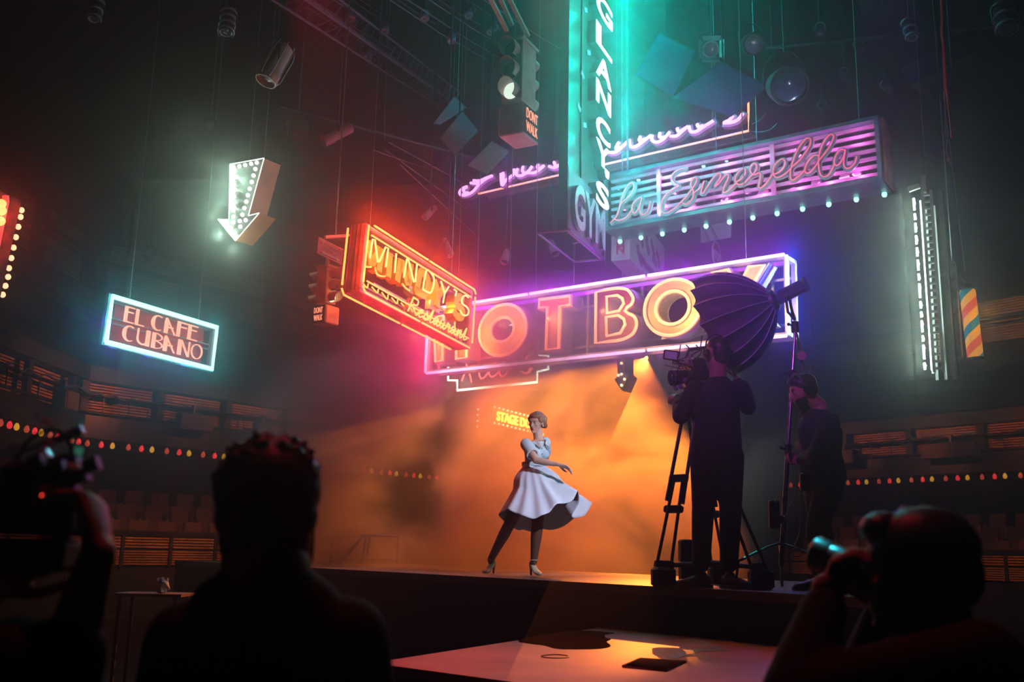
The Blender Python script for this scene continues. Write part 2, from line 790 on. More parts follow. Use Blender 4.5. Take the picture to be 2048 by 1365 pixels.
pud = crop(760, 1160, 2.438, [(675, 300), (760, 275), (850, 262), (930, 250), (1040, 252), (1110, 258), (1145, 263), (1100, 270), (1100, 285), (1125, 292), (1105, 305), (1125, 325), (1075, 338), (960, 341), (860, 338), (800, 322), (720, 312)])
pp = [tuple(p[:2]) for p in catmull([Vector(p + (0,)) for p in flat_on(LZ, pud)], 4, closed=True)]
MB().prism(pp, LZ + .0005, LZ + .003).build('puddle', mat('wet_dark_patch', (.05, .018, .010), .95, var=.4, scale=12, spec=0.0), label='dark irregular wet patch on the lit low platform', cat='puddle')
gp = flat_on(LZ, crop(760, 1160, 2.438, [(1185, 428), (1270, 390), (1490, 405), (1395, 450)]))
gr = thing('drain_grate', 'ribbed metal drain grate set in the low platform', 'grate', (gp[0][0], gp[0][1], LZ))
g0, g1, g2, g3 = [Vector(p) for p in gp]
mb = MB()
for k in range(17):
    t = (k + .5) / 17
    a, b = g0.lerp(g1, t), g3.lerp(g2, t)
    mb.tube([(a.x, a.y, LZ + .006), (b.x, b.y, LZ + .006)], .006, 4)
mb.build('grille', mat('brown_grate_metal', (.10, .05, .035), .6, spec=.2), gr)
mb = MB()
mb.tube([(p.x, p.y, LZ + .004) for p in (g0, g1, g2, g3, g0)], .008, 4)
mb.build('frame', mat('brown_grate_metal', (.10, .05, .035)), gr)
mh = [Vector((p[0], p[1], LZ + .002)) for p in flat_on(LZ, crop(760, 1160, 2.438, [(788, 374), (830, 369), (880, 369), (920, 376), (905, 383), (850, 385), (800, 381)]))]
MB().tube(catmull(mh, 5, closed=True), .004, 4, closed=True).build('manhole_ring', M_DARK, label='thin round manhole outline on the red side of the low platform', cat='manhole')
for pts in ([(1395, 380), (1500, 345), (1640, 323), (1700, 348), (1560, 352), (1440, 388)],):
    q = flat_on(LZ, crop(760, 1160, 2.438, pts))
    MB().prism(q, LZ + .0005, LZ + .002).build('floor_marking', mat('faded_blue_paint', (.20, .24, .36), .5, var=.3), label='faded blue painted arrow on the low platform', cat='marking')

# ------------------------------------------------------------------ galleries round the hall
def slats(mb, u0, u1, v0, v1, z, pitch=.055):
    n = int((v1 - v0) / pitch)
    for k in range(n):
        v = v0 + (k + .5) * (v1 - v0) / n
        mb.box(((u0 + u1) / 2, v, z), (u1 - u0, (v1 - v0) / n * .62, .03))


def gallery(F, side, post_step, u_lo=0.0, u_hi=None):
    u_hi = F.W if u_hi is None else u_hi
    W = u_hi - u_lo
    uc = (u_lo + u_hi) / 2
    # seating tier
    g = thing('seating_tier', 'stepped seating tier with slatted timber front on the ' + side, 'seating tier', M=F.M)
    mb = MB()
    posts = []
    u = u_lo
    while u < u_hi - .1:
        e = min(u + post_step, u_hi)
        slats(mb, u + .05, e - .05, 1.08, 1.42, 0)
        slats(mb, u + .05, e - .05, 1.46, 1.73, 0)
        posts.append(u)
        u = e
    mb.build('slat_front', M_WOOD, g, local=True)
    MB().box((uc, 1.42, -.06), (W, .72, .05)).build('backing_board', M_BLACK, g, local=True)
    mb = MB()
    mb.box((uc, 1.80, 0), (W, .12, .12))
    mb.build('capping_rail', M_DARK, g, local=True)
    MB().box((uc, .53, -.1), (W, 1.06, .1)).build('plinth', M_BLACK, g, local=True)
    mb = MB()
    for k in range(3):
        mb.box((uc, 1.1 + k * .38 + .06 - .5, -.55 - k * .8), (W, 1.2, .8))
    mb.build('steps', M_DARK, g, local=True)
    for u in posts:
        MB().box((u, 1.42, .03), (.08, .74, .05)).build('post', M_BLACK, g, local=True)
    # balcony over it
    b = thing('balcony', 'balcony with timber slats and cabled rail, ' + side, 'balcony', M=F.M)
    MB().box((uc, 3.95, -1.3), (W, .18, 2.6)).build('balcony_floor', M_DARK, b, local=True)
    MB().box((uc, 4.12, .02), (W, .5, .05)).build('fascia', M_DARK, b, local=True)
    mb = MB()
    u = u_lo
    k = 0
    ps = []
    while u < u_hi - .1:
        e = min(u + post_step * 1.55, u_hi)
        slats(mb, u + .09, e - .09, 4.44, 5.16, -.35, .06)
        ps.append(u)
        u = e
    mb.build('slat_wall', M_WOOD, b, local=True)
    MB().box((uc, 5.33, -.1), (W, .34, .3)).build('beam', M_BLACK, b, local=True)
    for u in ps:
        MB().box((u, 4.75, -.1), (.17, 1.4, .12)).build('post', M_BLACK, b, local=True)
    mb = MB()
    mb.tube([(u_lo, 4.82, .05), (u_hi, 4.82, .05)], .035, 6)
    mb.tube([(u_lo, 4.42, .05), (u_hi, 4.42, .05)], .03, 6)
    uu = u_lo + .4
    while uu < u_hi:
        mb.tube([(uu, 4.4, .05), (uu, 4.82, .05)], .015, 4)
        uu += .63
    mb.build('rail', M_DARK, b, local=True)
    R = random.Random(side)
    mb = MB()
    uu = u_lo
    while uu < u_hi - .4:
        L = R.uniform(.5, 1.6)
        e = min(uu + L, u_hi)
        pts = [Vector((uu, 4.83, .07))] + [Vector((uu + (e - uu) * t, 4.83 + R.uniform(-.06, .09), .07 + R.uniform(0, .06))) for t in (.2, .4, .6, .8)] + [Vector((e, 4.83, .07))]
        mb.tube(catmull(pts, 4), R.uniform(.015, .03), 5)
        if R.random() < .5:
            mb.tube(catmull([Vector((uu, 4.8, .1)), Vector((uu + L * .4, 4.8 - R.uniform(.1, .35), .1)), Vector((e, 4.8, .1))], 5), .008, 4)
        uu = e
    mb.build('cable_bundle', M_BLACK, b, local=True)
    # top tier
    t = thing('upper_balcony', 'uppermost dark balcony tier with timber slats on the ' + side, 'balcony', M=F.M)
    mb = MB()
    u = u_lo
    ps = []
    while u < u_hi - .1:
        e = min(u + post_step * 2.1, u_hi)
        slats(mb, u + .35, e - .35, 7.35, 7.92, -.3, .07)
        slats(mb, u + .35, e - .35, 8.0, 8.5, -.3, .07)
        ps.append(u)
        u = e
    mb.build('slat_wall', M_WOOD, t, local=True)
    MB().box((uc, 6.9, 0), (W, .5, .08)).build('fascia', M_BLACK, t, local=True)
    MB().box((uc, 6.6, -1.2), (W, .15, 2.4)).build('balcony_floor', M_BLACK, t, local=True)
    MB().box((uc, 7.96, 0), (W, .05, .05)).build('rail', M_DARK, t, local=True)
    return posts


gallery(RA, 'left side wall', 1.25, 4.0)
gallery(RB, 'back left of the hall', 1.22)
gallery(RC, 'back wall of the hall', 1.25)
gallery(RD, 'back right of the hall', 1.3)


# tip-up seats on the tiers
def make_seat(label, group):
    s = thing('theatre_seat', label, 'seat', group=group)
    MB().bevbox((0, .62, -.02), (.5, .50, .09), .03).build('backrest', mat('seat_fabric', (.10, .05, .04), .8, scale=40), s, local=True)
    MB().bevbox((0, .30, .09), (.48, .40, .08), .03).build('seat_cushion', mat('seat_fabric', (.10, .05, .04)), s, local=True)
    for sx in (-.28, .28):
        MB().box((sx, .3, .05), (.045, .5, .3)).build('arm', M_STEEL, s, local=True)
    return s


seat0 = None
used0 = False
for F, side, u0, u1 in ((RB, 'back left tier', .4, 11.2), (RD, 'back right tier', .4, 11.2), (RA, 'left wall tier', 11.0, 14.0)):
    for row in range(3):
        grp = 'tip-up seats in the %s row of the %s' % (('front', 'middle', 'top')[row], side)
        lab = 'dark folded theatre seat in the %s row of the %s' % (('front', 'middle', 'top')[row], side)
        u = u0 + (row % 2) * .1
        while u < u1:
            M = F.M @ Matrix.Translation((u, 1.20 + row * .38 + .04, -.45 - row * .8))
            if seat0 is None:
                seat0 = make_seat(lab, grp)
                seat0.matrix_world = M
                WM[seat0.name] = M.copy()
            else:
                copy_thing(seat0, M, lab, grp)
            u += .72

# festoon of coloured bulbs hung along the balcony edge
bulb_mats = {'red': glowmat('red_festoon_bulb', (.75, .02, .03), 1.3), 'yellow': glowmat('yellow_festoon_bulb', (.62, .30, .02), 1.1), 'orange': glowmat('orange_festoon_bulb', (.55, .06, .02), .8)}


def festoon_bulb(c, label, group):
    t = thing('festoon_bulb', label, 'bulb', group=group)
    MB().lathe([(.012, .03), (.035, 0), (.055, -.05), (.05, -.09), (.025, -.12), (0, -.125)], (0, 0, 0), (0, 0, 1), 10).build('glass', bulb_mats[c], t, local=True, smooth=True)
    MB().cyl((0, 0, .02), (0, 0, .08), .022, n=8).build('socket', M_BLACK, t, local=True)
    return t


protos = {}
for F, side, u0, u1, has in ((RB, 'back left balcony', 0.1, 11.4, True), (RD, 'back right balcony', .2, 12.4, True), (RA, 'left wall balcony', 10.6, 14.1, True)):
    mb = MB()
    mb.tube([F.w((u, 3.86, .1)) for u in (u0, (u0 + u1) / 2, u1)], .012, 5)
    mb.build('festoon_cable', M_BLACK, label='black festoon cable stretched along the ' + side, cat='cable')
    u = u0
    k = 0
    while u < u1:
        c = ('orange', 'red', 'yellow')[k % 3]
        lab = '%s festoon bulb hanging along the %s' % (c, side)
        grp = '%s festoon bulbs along the %s' % (c, side)
        M = Matrix.Translation(F.w((u, 3.78, .1)))
        if c not in protos:
            o = protos[c] = festoon_bulb(c, lab, grp)
            o.matrix_world = M
            WM[o.name] = M.copy()
        else:
            copy_thing(protos[c], M, lab, grp)
        u += (.42, .34, .50)[k % 3] * .78
        k += 1

# added unseen spots in front of the galleries, turned onto the timber
WARM = (1.0, .27, .10)
for F, us, p1, p2 in ((RA, (12.2, 13.7), 150, 260), (RB, (1.2, 3.6, 6.0, 8.4), 620, 330), (RD, (1.6, 4.4, 7.2, 10.0), 460, 420)):
    for u in us:
        lamp('SPOT', F.w((u, 3.3, 2.4)), WARM, p1, target=F.w((u, 1.35, 0)), spot_size=math.radians(70), spot_blend=.9, shadow_soft_size=0.0)
        lamp('SPOT', F.w((u, 5.05, 2.7)), (1.0, .24, .10), p2 * 1.5, target=F.w((u, 4.74, -.3)), spot_size=math.radians(74), spot_blend=.9, shadow_soft_size=0.0)
for u, p in ((5.5, 300), (8.0, 420), (10.6, 1300)):
    lamp('SPOT', RD.w((u, 8.9, 2.2)), (1.0, .42, .05), p, target=RD.w((u, 7.8, -.3)), spot_size=math.radians(75), spot_blend=.9, shadow_soft_size=0.0)
# ------------------------------------------------------------------ materials of the signs
N_ORANGE = glowmat('orange_neon', (1.0, .30, .12), 1.9)
N_AMBER = glowmat('amber_neon', (1.0, .40, .07), 1.35)
N_VIOLET = glowmat('violet_white_neon', (.85, .62, 1.0), 1.4)
N_CYAN = glowmat('cyan_white_neon', (.45, 1.0, .92), 1.5)
N_WHITE = glowmat('white_bulb', (1, 1, .95), 2.2)
N_MAG = glowmat('magenta_neon', (1.0, .42, 1.0), 1.3)
N_GREEN = glowmat('pale_green_neon', (.62, 1.0, .80), 2.0)
N_WARM = glowmat('warm_bulb', (1.0, .72, .42), 2.0)
N_PEACH = glowmat('peach_letter_glass', (1.0, .33, .15), 1.0)
N_AQUA = glowmat('aqua_bulb', (.35, 1.0, .80), 1.6)
M_CHAN = mat('channel_metal', (.45, .42, .45), .42, .25, var=.2, scale=8)
M_SILVER = mat('brushed_sign_metal', (.55, .55, .58), .35, .5, var=.2, scale=8)
M_GLASS_TUBE = mat('unlit_tube', (.4, .05, .1), .3)


def cx_(x0, y0, s):
    return lambda pts: [(x0 + x / s, y0 + y / s) for x, y in pts]


def standoffs(mb, path, z0, step=.25, r=.006):
    for p in along(path, step):
        mb.cyl((p.x, p.y, p.z), (p.x, p.y, z0), r, n=5)


def hang(F, us, vtop, zoff=0, ztop=11.19, r=.006):
    mb = MB()
    for u in us:
        a = F.w((u, vtop, zoff))
        mb.tube([a, (a.x, a.y, ztop)], r, 5)
    return mb


# ================================================================== HOT BOX
F = fit([(862, 620), (1573, 510), (1580, 672), (850, 748)], 13.0)
HB = F
hb = thing('neon_letter_sign', 'longest sign, big orange edged channel letters inside a violet tube frame', 'sign', M=F.M)
c7 = cx_(840, 480, 4.266)
c8 = cx_(1180, 480, 4.266)
# outer frame: metal bars with a tube in front
mb = frame_bars(MB(), F.W, F.H, .05, -.30, -.24)
frame_bars(mb, F.W, F.H, .05, -.06, 0)
for u in [c[0] for c in F.path(c7([(505, 700), (992, 700), (1428, 700)]) + c8([(445, 700), (1560, 600)]), -.25)]:
    mb.box((u, 0, -.27), (.035, F.H, .035))
for v in (.27, -.29):
    mb.box((0, v, -.27), (F.W, .03, .03))
for sx in (-1, 1):
    for sy in (-1, 1):
        mb.box((sx * (F.W / 2 - .025), sy * (F.H / 2 - .025), -.15), (.05, .05, .28))
mb.build('frame', M_CHAN, hb, local=True)
for nm, a, b in (('frame_tube', (-1, 1), (1, 1)), ('frame_tube', (-1, -1), (1, -1)), ('frame_tube', (-1, -1), (-1, 1)), ('frame_tube', (1, -1), (1, 1))):
    A = Vector((a[0] * F.W / 2, a[1] * F.H / 2, .03))
    B = Vector((b[0] * F.W / 2, b[1] * F.H / 2, .03))
    d = (B - A).normalized()
    parts = 3 if abs(d.x) > .5 else 1
    mb = MB()
    for k in range(parts):
        mb.tube([A.lerp(B, (k + .012) / parts), A.lerp(B, (k + .988) / parts)], .021, 8)
    mb.build(nm, N_VIOLET, hb, local=True, smooth=True)


def letter(F, root, name, outer, holes, face_m, z=.12, depth=.26, tube_m=None, tube_r=.021, inset=None):
    """channel letter: metal can, painted face and a tube along its edge"""
    side = MB().prism([(p.x, p.y) for p in outer], z - depth, z, [[(p.x, p.y) for p in h] for h in holes])
    L = side.build(name, M_CHAN, root, local=True)
    c = sum(outer, Vector()) / len(outer)
    fc = MB().prism([(p.x, p.y) for p in outer], z + .001, z + .006, [[(p.x, p.y) for p in h] for h in holes])
    f = fc.build('letter_face', face_m, L, local=True)
    for pl, sg in [(outer, 1)] + [(h, -1) for h in holes]:
        # tube runs a little inside the edge
        n = len(pl)
        area = sum(pl[i].x * pl[(i + 1) % n].y - pl[(i + 1) % n].x * pl[i].y for i in range(n))
        s_ = (1 if area > 0 else -1) * sg
        off = []
        for i in range(n):
            t0 = (pl[i] - pl[i - 1])
            t1 = (pl[(i + 1) % n] - pl[i])
            t0.z = t1.z = 0
            n0 = Vector((-t0.y, t0.x, 0)).normalized()
            n1 = Vector((-t1.y, t1.x, 0)).normalized()
            b_ = (n0 + n1)
            b_ = b_.normalized() / max(.45, b_.normalized().dot(n0)) if b_.length > .1 else n0
            q = pl[i] + b_ * .026 * s_
            off.append(Vector((q.x, q.y, z + .03)))
        MB().tube(off, tube_r, 7, closed=True).build('letter_tube', tube_m or N_ORANGE, L, local=True, smooth=True)
    return L


def ell(F, x0, x1, y0, y1, z, n=36):
    a, b = F.uv(x0, (y0 + y1) / 2, z), F.uv(x1, (y0 + y1) / 2, z)
    c, d = F.uv((x0 + x1) / 2, y0, z), F.uv((x0 + x1) / 2, y1, z)
    cc = (a + b + c + d) / 4
    rx, ry = (b.x - a.x) / 2, (c.y - d.y) / 2
    return [Vector((cc.x + rx * math.cos(2 * PI * k / n), cc.y + ry * math.sin(2 * PI * k / n), z)) for k in range(n)]


FZ = .12
PAINT_Y = mat('yellow_letter_paint', (.85, .45, .08), .5, var=.3, scale=4, stretch=(6, .6, 1))
PAINT_O = mat('orange_letter_paint', (.75, .28, .08), .5, var=.2, scale=3)
PAINT_M = mat('maroon_letter_paint', (.16, .03, .05), .5, var=.3, scale=5)
PAINT_L = mat('lilac_grey_letter_paint', (.42, .36, .40), .45, var=.15, scale=4)
PAINT_B = mat('pale_blue_letter_paint', (.38, .45, .55), .4, var=.15, scale=4)
Hpx = [(868, 632), (893, 628), (892, 664), (914, 661), (915, 625), (941, 621), (938, 719), (912, 723), (913, 684), (891, 687), (890, 725), (871, 729)]
letter(F, hb, 'letter_h', F.path(Hpx, FZ), [], PAINT_O)
letter(F, hb, 'letter_o', ell(F, 958, 1057, 606.6, 715.6, FZ), [ell(F, 986.5, 1027.5, 639, 681, FZ, 24)], PAINT_Y)
letter(F, hb, 'letter_t', F.path([(1078, 597), (1145, 589), (1146, 614), (1124.8, 616.5), (1122.5, 701), (1091, 704.5), (1094, 618.5), (1077, 620.6)], FZ), [], PAINT_O)
Bout = catmull(F.path([(1214, 577), (1238.5, 573.8), (1260, 578), (1272, 596), (1268, 612), (1257, 622), (1273, 631), (1279.5, 649), (1271, 671), (1248, 684), (1220, 688)], FZ), 3)
Bout = F.path([(1191, 583)], FZ) + Bout + F.path([(1190, 692)], FZ)
Bh1 = F.path([(1219, 598), (1236, 596), (1244, 601), (1246, 608), (1238.5, 619.5), (1219.8, 623)], FZ)
Bh2 = F.path([(1218, 639), (1238, 636), (1247, 642), (1249, 650), (1241, 664), (1219, 669)], FZ)
letter(F, hb, 'letter_b', Bout, [Bh1, Bh2], PAINT_M)
letter(F, hb, 'letter_o', ell(F, 1287, 1407, 556, 676, FZ), [ell(F, 1317, 1377, 587, 646, FZ, 26)], PAINT_L)
letter(F, hb, 'letter_x', F.path([(1419, 543), (1461, 536), (1479, 566), (1497, 531), (1538, 526), (1503, 588), (1545, 648), (1505, 655), (1481, 612), (1459, 660), (1418, 664), (1458, 596)], FZ), [], PAINT_B)
hang(F, (-2.4, -.2, 2.3), F.H / 2).build('hanging_wire', M_STEEL, hb)
# light of the tubes
rp = rect_path(F.W + .10, F.H + .10, .06)
g = [F.w(p) for p in along(rp[2:4], .30)]
glow([p for p in g], (.45, .0, 1.0), 260)
glow([F.w(p) for p in along(rp[0:2], .32)], (.60, .05, .9), 34)
glow([F.w(p) for p in along(rp[1:3], .3)], (.0, .04, 1.0), 120)
glow([F.w(p) for p in along(rp[3:5], .3)], (1.0, .0, .20), 130)
for u in (-2.5, -1.7, -.9, -.1, .7, 1.5, 2.3):  # added unseen spots that brighten the letter faces
    lamp('SPOT', F.w((u, -.1, .75)), (1.0, .62, .14), 115, target=F.w((u + .1, 0, 0)), spot_size=math.radians(100), spot_blend=1.0, shadow_soft_size=0.0)

# ================================================================== MINDY'S
F = fit([(733, 446), (946, 582), (938, 699), (718, 583)], 11.5)
md = thing('neon_restaurant_sign', 'amber tube box sign with yellow letters left of the longest sign', 'sign', M=F.M)
TH = .20
mb = MB()
for z in (-.02, -TH + .02):
    frame_bars(mb, F.W, F.H, .05, z - .015, z + .015)
for sy in (-1, 1):
    mb.box((0, sy * (F.H / 2 - .03), -TH / 2), (F.W, .05, TH))
    mb.box((0, sy * (F.H / 2 - .13), -TH / 2), (F.W - .1, .025, .03))
for sx in (-1, 1):
    mb.box((sx * (F.W / 2 - .012), 0, -TH / 2), (.025, F.H, TH))
strp = MB()
for z in (-.045, -.095, -.150):
    strp.box((-F.W / 2 - .027, 0, z), (.006, F.H * .96, .016))
strp.build('end_slots', mat('dark_end_slot', (.05, .02, .03), .6), md, local=True)
mb.build('box_frame', mat('pinkish_sign_metal', (.34, .24, .24), .4, .3, scale=10), md, local=True)
for z, zz in ((.04, 0), (-TH - .04, 1)):
    g_ = .05
    x, y = F.W / 2, F.H / 2
    segs = [[(-x + .1, y, z), (0.02, y, z)], [(.06, y, z), (x - .03, y, z), (x + .01, y - .05, z)],
            [(x, y - .09, z), (x, -y + .08, z)], [(x - .06, -y, z), (0, -y, z)], [(-.05, -y, z), (-x + .05, -y, z), (-x, -y + .06, z)], [(-x, -y + .10, z), (-x, y - .03, z)]]
    for sg in segs:
        MB().tube([Vector(p) for p in sg], .012, 7).build('border_tube', N_AMBER, md, local=True, smooth=True)
MB().tube([(-F.W / 2 + .08, F.H / 2 - .12, .03), (F.W / 2 - .08, F.H / 2 - .12, .03)], .010, 6).build('inner_tube', N_AMBER, md, local=True, smooth=True)
MB().tube([(-F.W / 2 + .08, -F.H / 2 + .14, .03), (F.W / 2 - .08, -F.H / 2 + .12, .03)], .010, 6).build('inner_tube', N_AMBER, md, local=True, smooth=True)
cm = cx_(680, 430, 4.707)
MS = [[(280, 405), (308, 230), (328, 235), (355, 445), (372, 440), (430, 305), (455, 315), (430, 490)], [(530, 365), (515, 545)],
      [(600, 590), (630, 415), (645, 430), (695, 635), (708, 630), (725, 465)], [(780, 700), (812, 530), (850, 540), (882, 590), (880, 660), (850, 735), (780, 700)],
      [(950, 625), (985, 742), (970, 830)], [(1025, 675), (985, 742)], [(1075, 703), (1098, 720), (1085, 765)],
      [(1208, 780), (1180, 760), (1150, 785), (1150, 835), (1190, 865), (1212, 905), (1195, 945), (1155, 940), (1130, 900)]]
names = ['m', 'i', 'n', 'd', 'y', 'y', 'apostrophe', 's']
YCH = mat('yellow_channel_letter', (.80, .48, .03), .45, var=.25, scale=6)
for nm, p in zip(names, MS):
    q = F.path(cm(p), .02)
    if nm in 'sd':
        q = catmull(q, 4)
    MB().tube(q, .0105, 7).build('letter_tube_' + nm, glowmat('yellow_neon', (1.0, .62, .16), 1.5), md, local=True, smooth=True)
    if nm != 'apostrophe':
        MB().ribbon([Vector((a.x - .045, a.y - .03, 0)) for a in q], .105, -.16, -.03).build('letter_can_' + nm, YCH, md, local=True)
# cursive strokes, one unit = x-height
CUR = {
    'R': ([(0, 0), (.25, 1.9), (.3, 2.0), (.9, 1.9), (.9, 1.3), (.3, 1.0), (.6, .6), (1.1, 0)], 1.2),
    'e': ([(0, .4), (.5, .6), (.55, .95), (.25, .95), (.1, .4), (.35, 0), (.75, .3)], .75),
    's': ([(0, .1), (.4, 1.05), (.5, .6), (.6, .15), (.3, 0), (.1, .15), (.7, .2)], .7),
    't': ([(0, .3), (.4, 1.7), (.25, .3), (.4, 0), (.7, .3)], .65),
    'a': ([(.6, .8), (.3, 1), (.05, .5), (.25, 0), (.6, .8), (.55, .2), (.7, 0), (.9, .3)], .9),
    'u': ([(0, .3), (.15, 1), (.1, .3), (.3, 0), (.6, .9), (.55, .2), (.7, 0), (.9, .3)], .9),
    'r': ([(0, .3), (.2, 1.1), (.3, .9), (.5, .95), (.45, .2), (.6, 0), (.8, .3)], .75),
    'n': ([(0, .3), (.12, 1), (.1, 0), (.35, .95), (.55, .9), (.5, .2), (.65, 0), (.85, .3)], .85),
}


def cursive(word, p0, p1, xh, z):
    adv = sum(CUR[c][1] for c in word)
    d = (Vector(p1) - Vector(p0))
    d.z = 0
    sc = d.length / adv
    d.normalize()
    x = 0
    out = []
    for c in word:
        out += [Vector(p0) + d * (x + a * sc if True else 0) + Vector((b * xh * .25, b * xh, 0)) for a, b in CUR[c][0]]
        for o in out[-len(CUR[c][0]):]:
            o += d * 0
            o.z = z
        x += CUR[c][1] * sc
        # scale a by sc
    return out


def cursive2(word, p0, p1, xh, z):
    adv = sum(CUR[c][1] for c in word)
    p0, p1 = Vector(p0), Vector(p1)
    d = p1 - p0
    d.z = 0
    sc = d.length / adv
    d.normalize()
    x = 0
    out = []
    for c in word:
        for a, b in CUR[c][0]:
            q = p0 + d * ((x + a) * sc) + Vector((b * xh * .25, b * xh, 0))
            q.z = z
            out.append(q)
        x += CUR[c][1]
    return out


qa, qb = F.uv(*cm([(640, 905)])[0], .06), F.uv(*cm([(1185, 1185)])[0], .06)
pth = catmull(cursive2('Restaurant', qa, qb, .095, .06), 4)
MB().tube(pth, .010, 6).build('script_tube', N_AMBER, md, local=True, smooth=True)
MB().tube([p + Vector((-.03, -.02, -.05)) for p in pth], .016, 5).build('script_backing', mat('rose_metal', (.5, .2, .2), .4, .4), md, local=True)
# back-side lettering, cables and transformer boxes seen through the box
R = random.Random(4)
for k in range(7):
    u = -F.W / 2 + .15 + k * .2
    MB().tube(catmull([Vector((u, -.22, -.1)), Vector((u + .06, -.27 - R.random() * .05, -.06)), Vector((u + .13, -.21, -.1))], 5), .009, 5).build('tube_loop', N_AMBER, md, local=True)
for pts in ([(330, 495), (350, 560), (410, 580), (455, 560)], [(585, 650), (620, 690), (655, 715)], [(215, 460), (250, 490), (295, 490)]):
    MB().tube(catmull(F.path(cm(pts), -.05), 5), .010, 6).build('hanging_tube_loop', N_AMBER, md, local=True)
for c_, d_ in (((-.10, -.02, -.1), (.16, .09, .08)), ((.42, -.06, -.1), (.22, .12, .08)), ((-.75, .17, -.12), (.5, .06, .05))):
    MB().box(c_, d_).build('transformer_box', M_CHAN, md, local=True)
mb = MB()
mb.box((0, .03, -.17), (F.W - .1, .03, .02))
mb.box((.15, -.16, -.12), (F.W - .5, .02, .02))
mb.build('cross_bar', M_CHAN, md, local=True)
hang(F, (-1.0, 1.0), F.H / 2, -.1).build('hanging_wire', M_STEEL, md)
rp = rect_path(F.W + .12, F.H + .12, .08)
glow([F.w(p) for p in along(rp[2:], .34)], (1.0, .040, .008), 210)
glow([F.w(p) for p in along(rp[:3], .34)], (1.0, .008, .05), 110)
rp = rect_path(F.W + .12, F.H + .12, -TH - .1)
glow([F.w(p) for p in along(rp, .4)], (1.0, .010, .03), 50)
for u in (-.9, -.3, .3, .9):  # extra spots, unseen, added in front to light the yellow lettering
    lamp('SPOT', F.w((u, .02, .6)), (1.0, .46, .08), 26, target=F.w((u, 0, 0)), spot_size=math.radians(95), spot_blend=1.0, shadow_soft_size=0.0)
glow([F.w((u, .0, -.07)) for u in (-.8, -.25, .25, .8)], (1.0, .42, .05), 26)

# ================================================================== RICO'S
F = yawframe(1000, 742, 15.6, -37)
rc = thing('neon_club_sign', 'small stepped sign outlined in pale green tube below the longest sign', 'sign', M=F.M)
ol = F.path(c7([(240, 1100), (240, 1200), (318, 1200), (318, 1285), (1000, 1215), (1000, 1125), (1095, 1105), (1095, 990), (1000, 985)]), 0)
top = max(p.y for p in ol) + .55
ol += [Vector((ol[-1].x, top, 0)), Vector((ol[0].x + .25, top, 0)), Vector((ol[0].x + .25, ol[0].y + .2, 0)), Vector((ol[0].x, ol[0].y + .2, 0))]
MB().tube(ol, .020, 6, closed=True).build('outline_tube', N_GREEN, rc, local=True)
MB().prism([(p.x, p.y) for p in ol], -.12, -.06).build('back_panel', mat('maroon_sign_panel', (.10, .02, .03), .4), rc, local=True)
for p in ([(355, 1205), (385, 1130), (400, 1085), (385, 1020)], [(385, 1100), (420, 1140), (440, 1215)], [(530, 1070), (505, 1140), (525, 1185), (570, 1150), (600, 1085)],
          [(650, 1050), (610, 1070), (588, 1130), (610, 1170), (660, 1140), (690, 1090)], [(720, 1045), (685, 1090), (680, 1145), (710, 1165), (755, 1110), (750, 1055), (720, 1045)],
          [(935, 985), (905, 1010), (925, 1060), (935, 1110), (905, 1140), (860, 1120)], [(960, 1090), (930, 1130), (900, 1140)]):
    MB().tube(catmull(F.path(c7(p), .02), 5), .014, 6).build('script_tube', glowmat('coral_neon', (1.0, .16, .12), 2.2), rc, local=True, smooth=True)
hang(F, (-.6, .6), top, -.1).build('hanging_wire', M_STEEL, rc)
glow([F.w(Vector((p.x, p.y, .12))) for p in along(ol[1:7], .4)], (.35, 1.0, .6), 30)

# ================================================================== La Esmerelda
F = fit([(1205, 350), (1757, 230), (1762, 358), (1210, 462)], 13.0)
ES = F
es = thing('neon_script_sign', 'open box sign of red cursive lettering over pink lit bars', 'sign', M=F.M)
W, H = F.W, F.H
D = .55
mb = frame_bars(MB(), W, H, .05, -.05, 0)
mb.box((0, -H / 2 + .02, -D / 2), (W, .05, D))
mb.box((0, H / 2 - .02, -D / 2), (W, .04, D))
frame_bars(mb, W, H, .04, -D, -D + .04)
mb.build('box_frame', mat('teal_grey_metal', (.16, .30, .32), .4, .4, scale=6), es, local=True)
MB().box((W / 2 + .04, -.02, -.25), (.03, H, .40)).build('end_panel', mat('coppery_rusted_panel', (.35, .14, .04), .5, var=.7, scale=3, stops=[(.35, (.10, .05, .03)), (.6, (.55, .20, .05))]), es, local=True)
BAR = mat('pale_bar_metal', (.62, .50, .60), .4, .1, var=.1)
for k in range(7):
    v = H / 2 - .07 - k * (H - .14) / 6.6
    MB().box((0, v, -.16), (W - .1, .045, .035)).build('cross_bar', BAR, es, local=True)
for k in (-1.15, .55):
    MB().box((k, 0, -.13), (.06, H, .04)).build('upright', BAR, es, local=True)
E1 = cx_(1220, 320, 7.877)
E2 = cx_(1440, 240, 6.827)
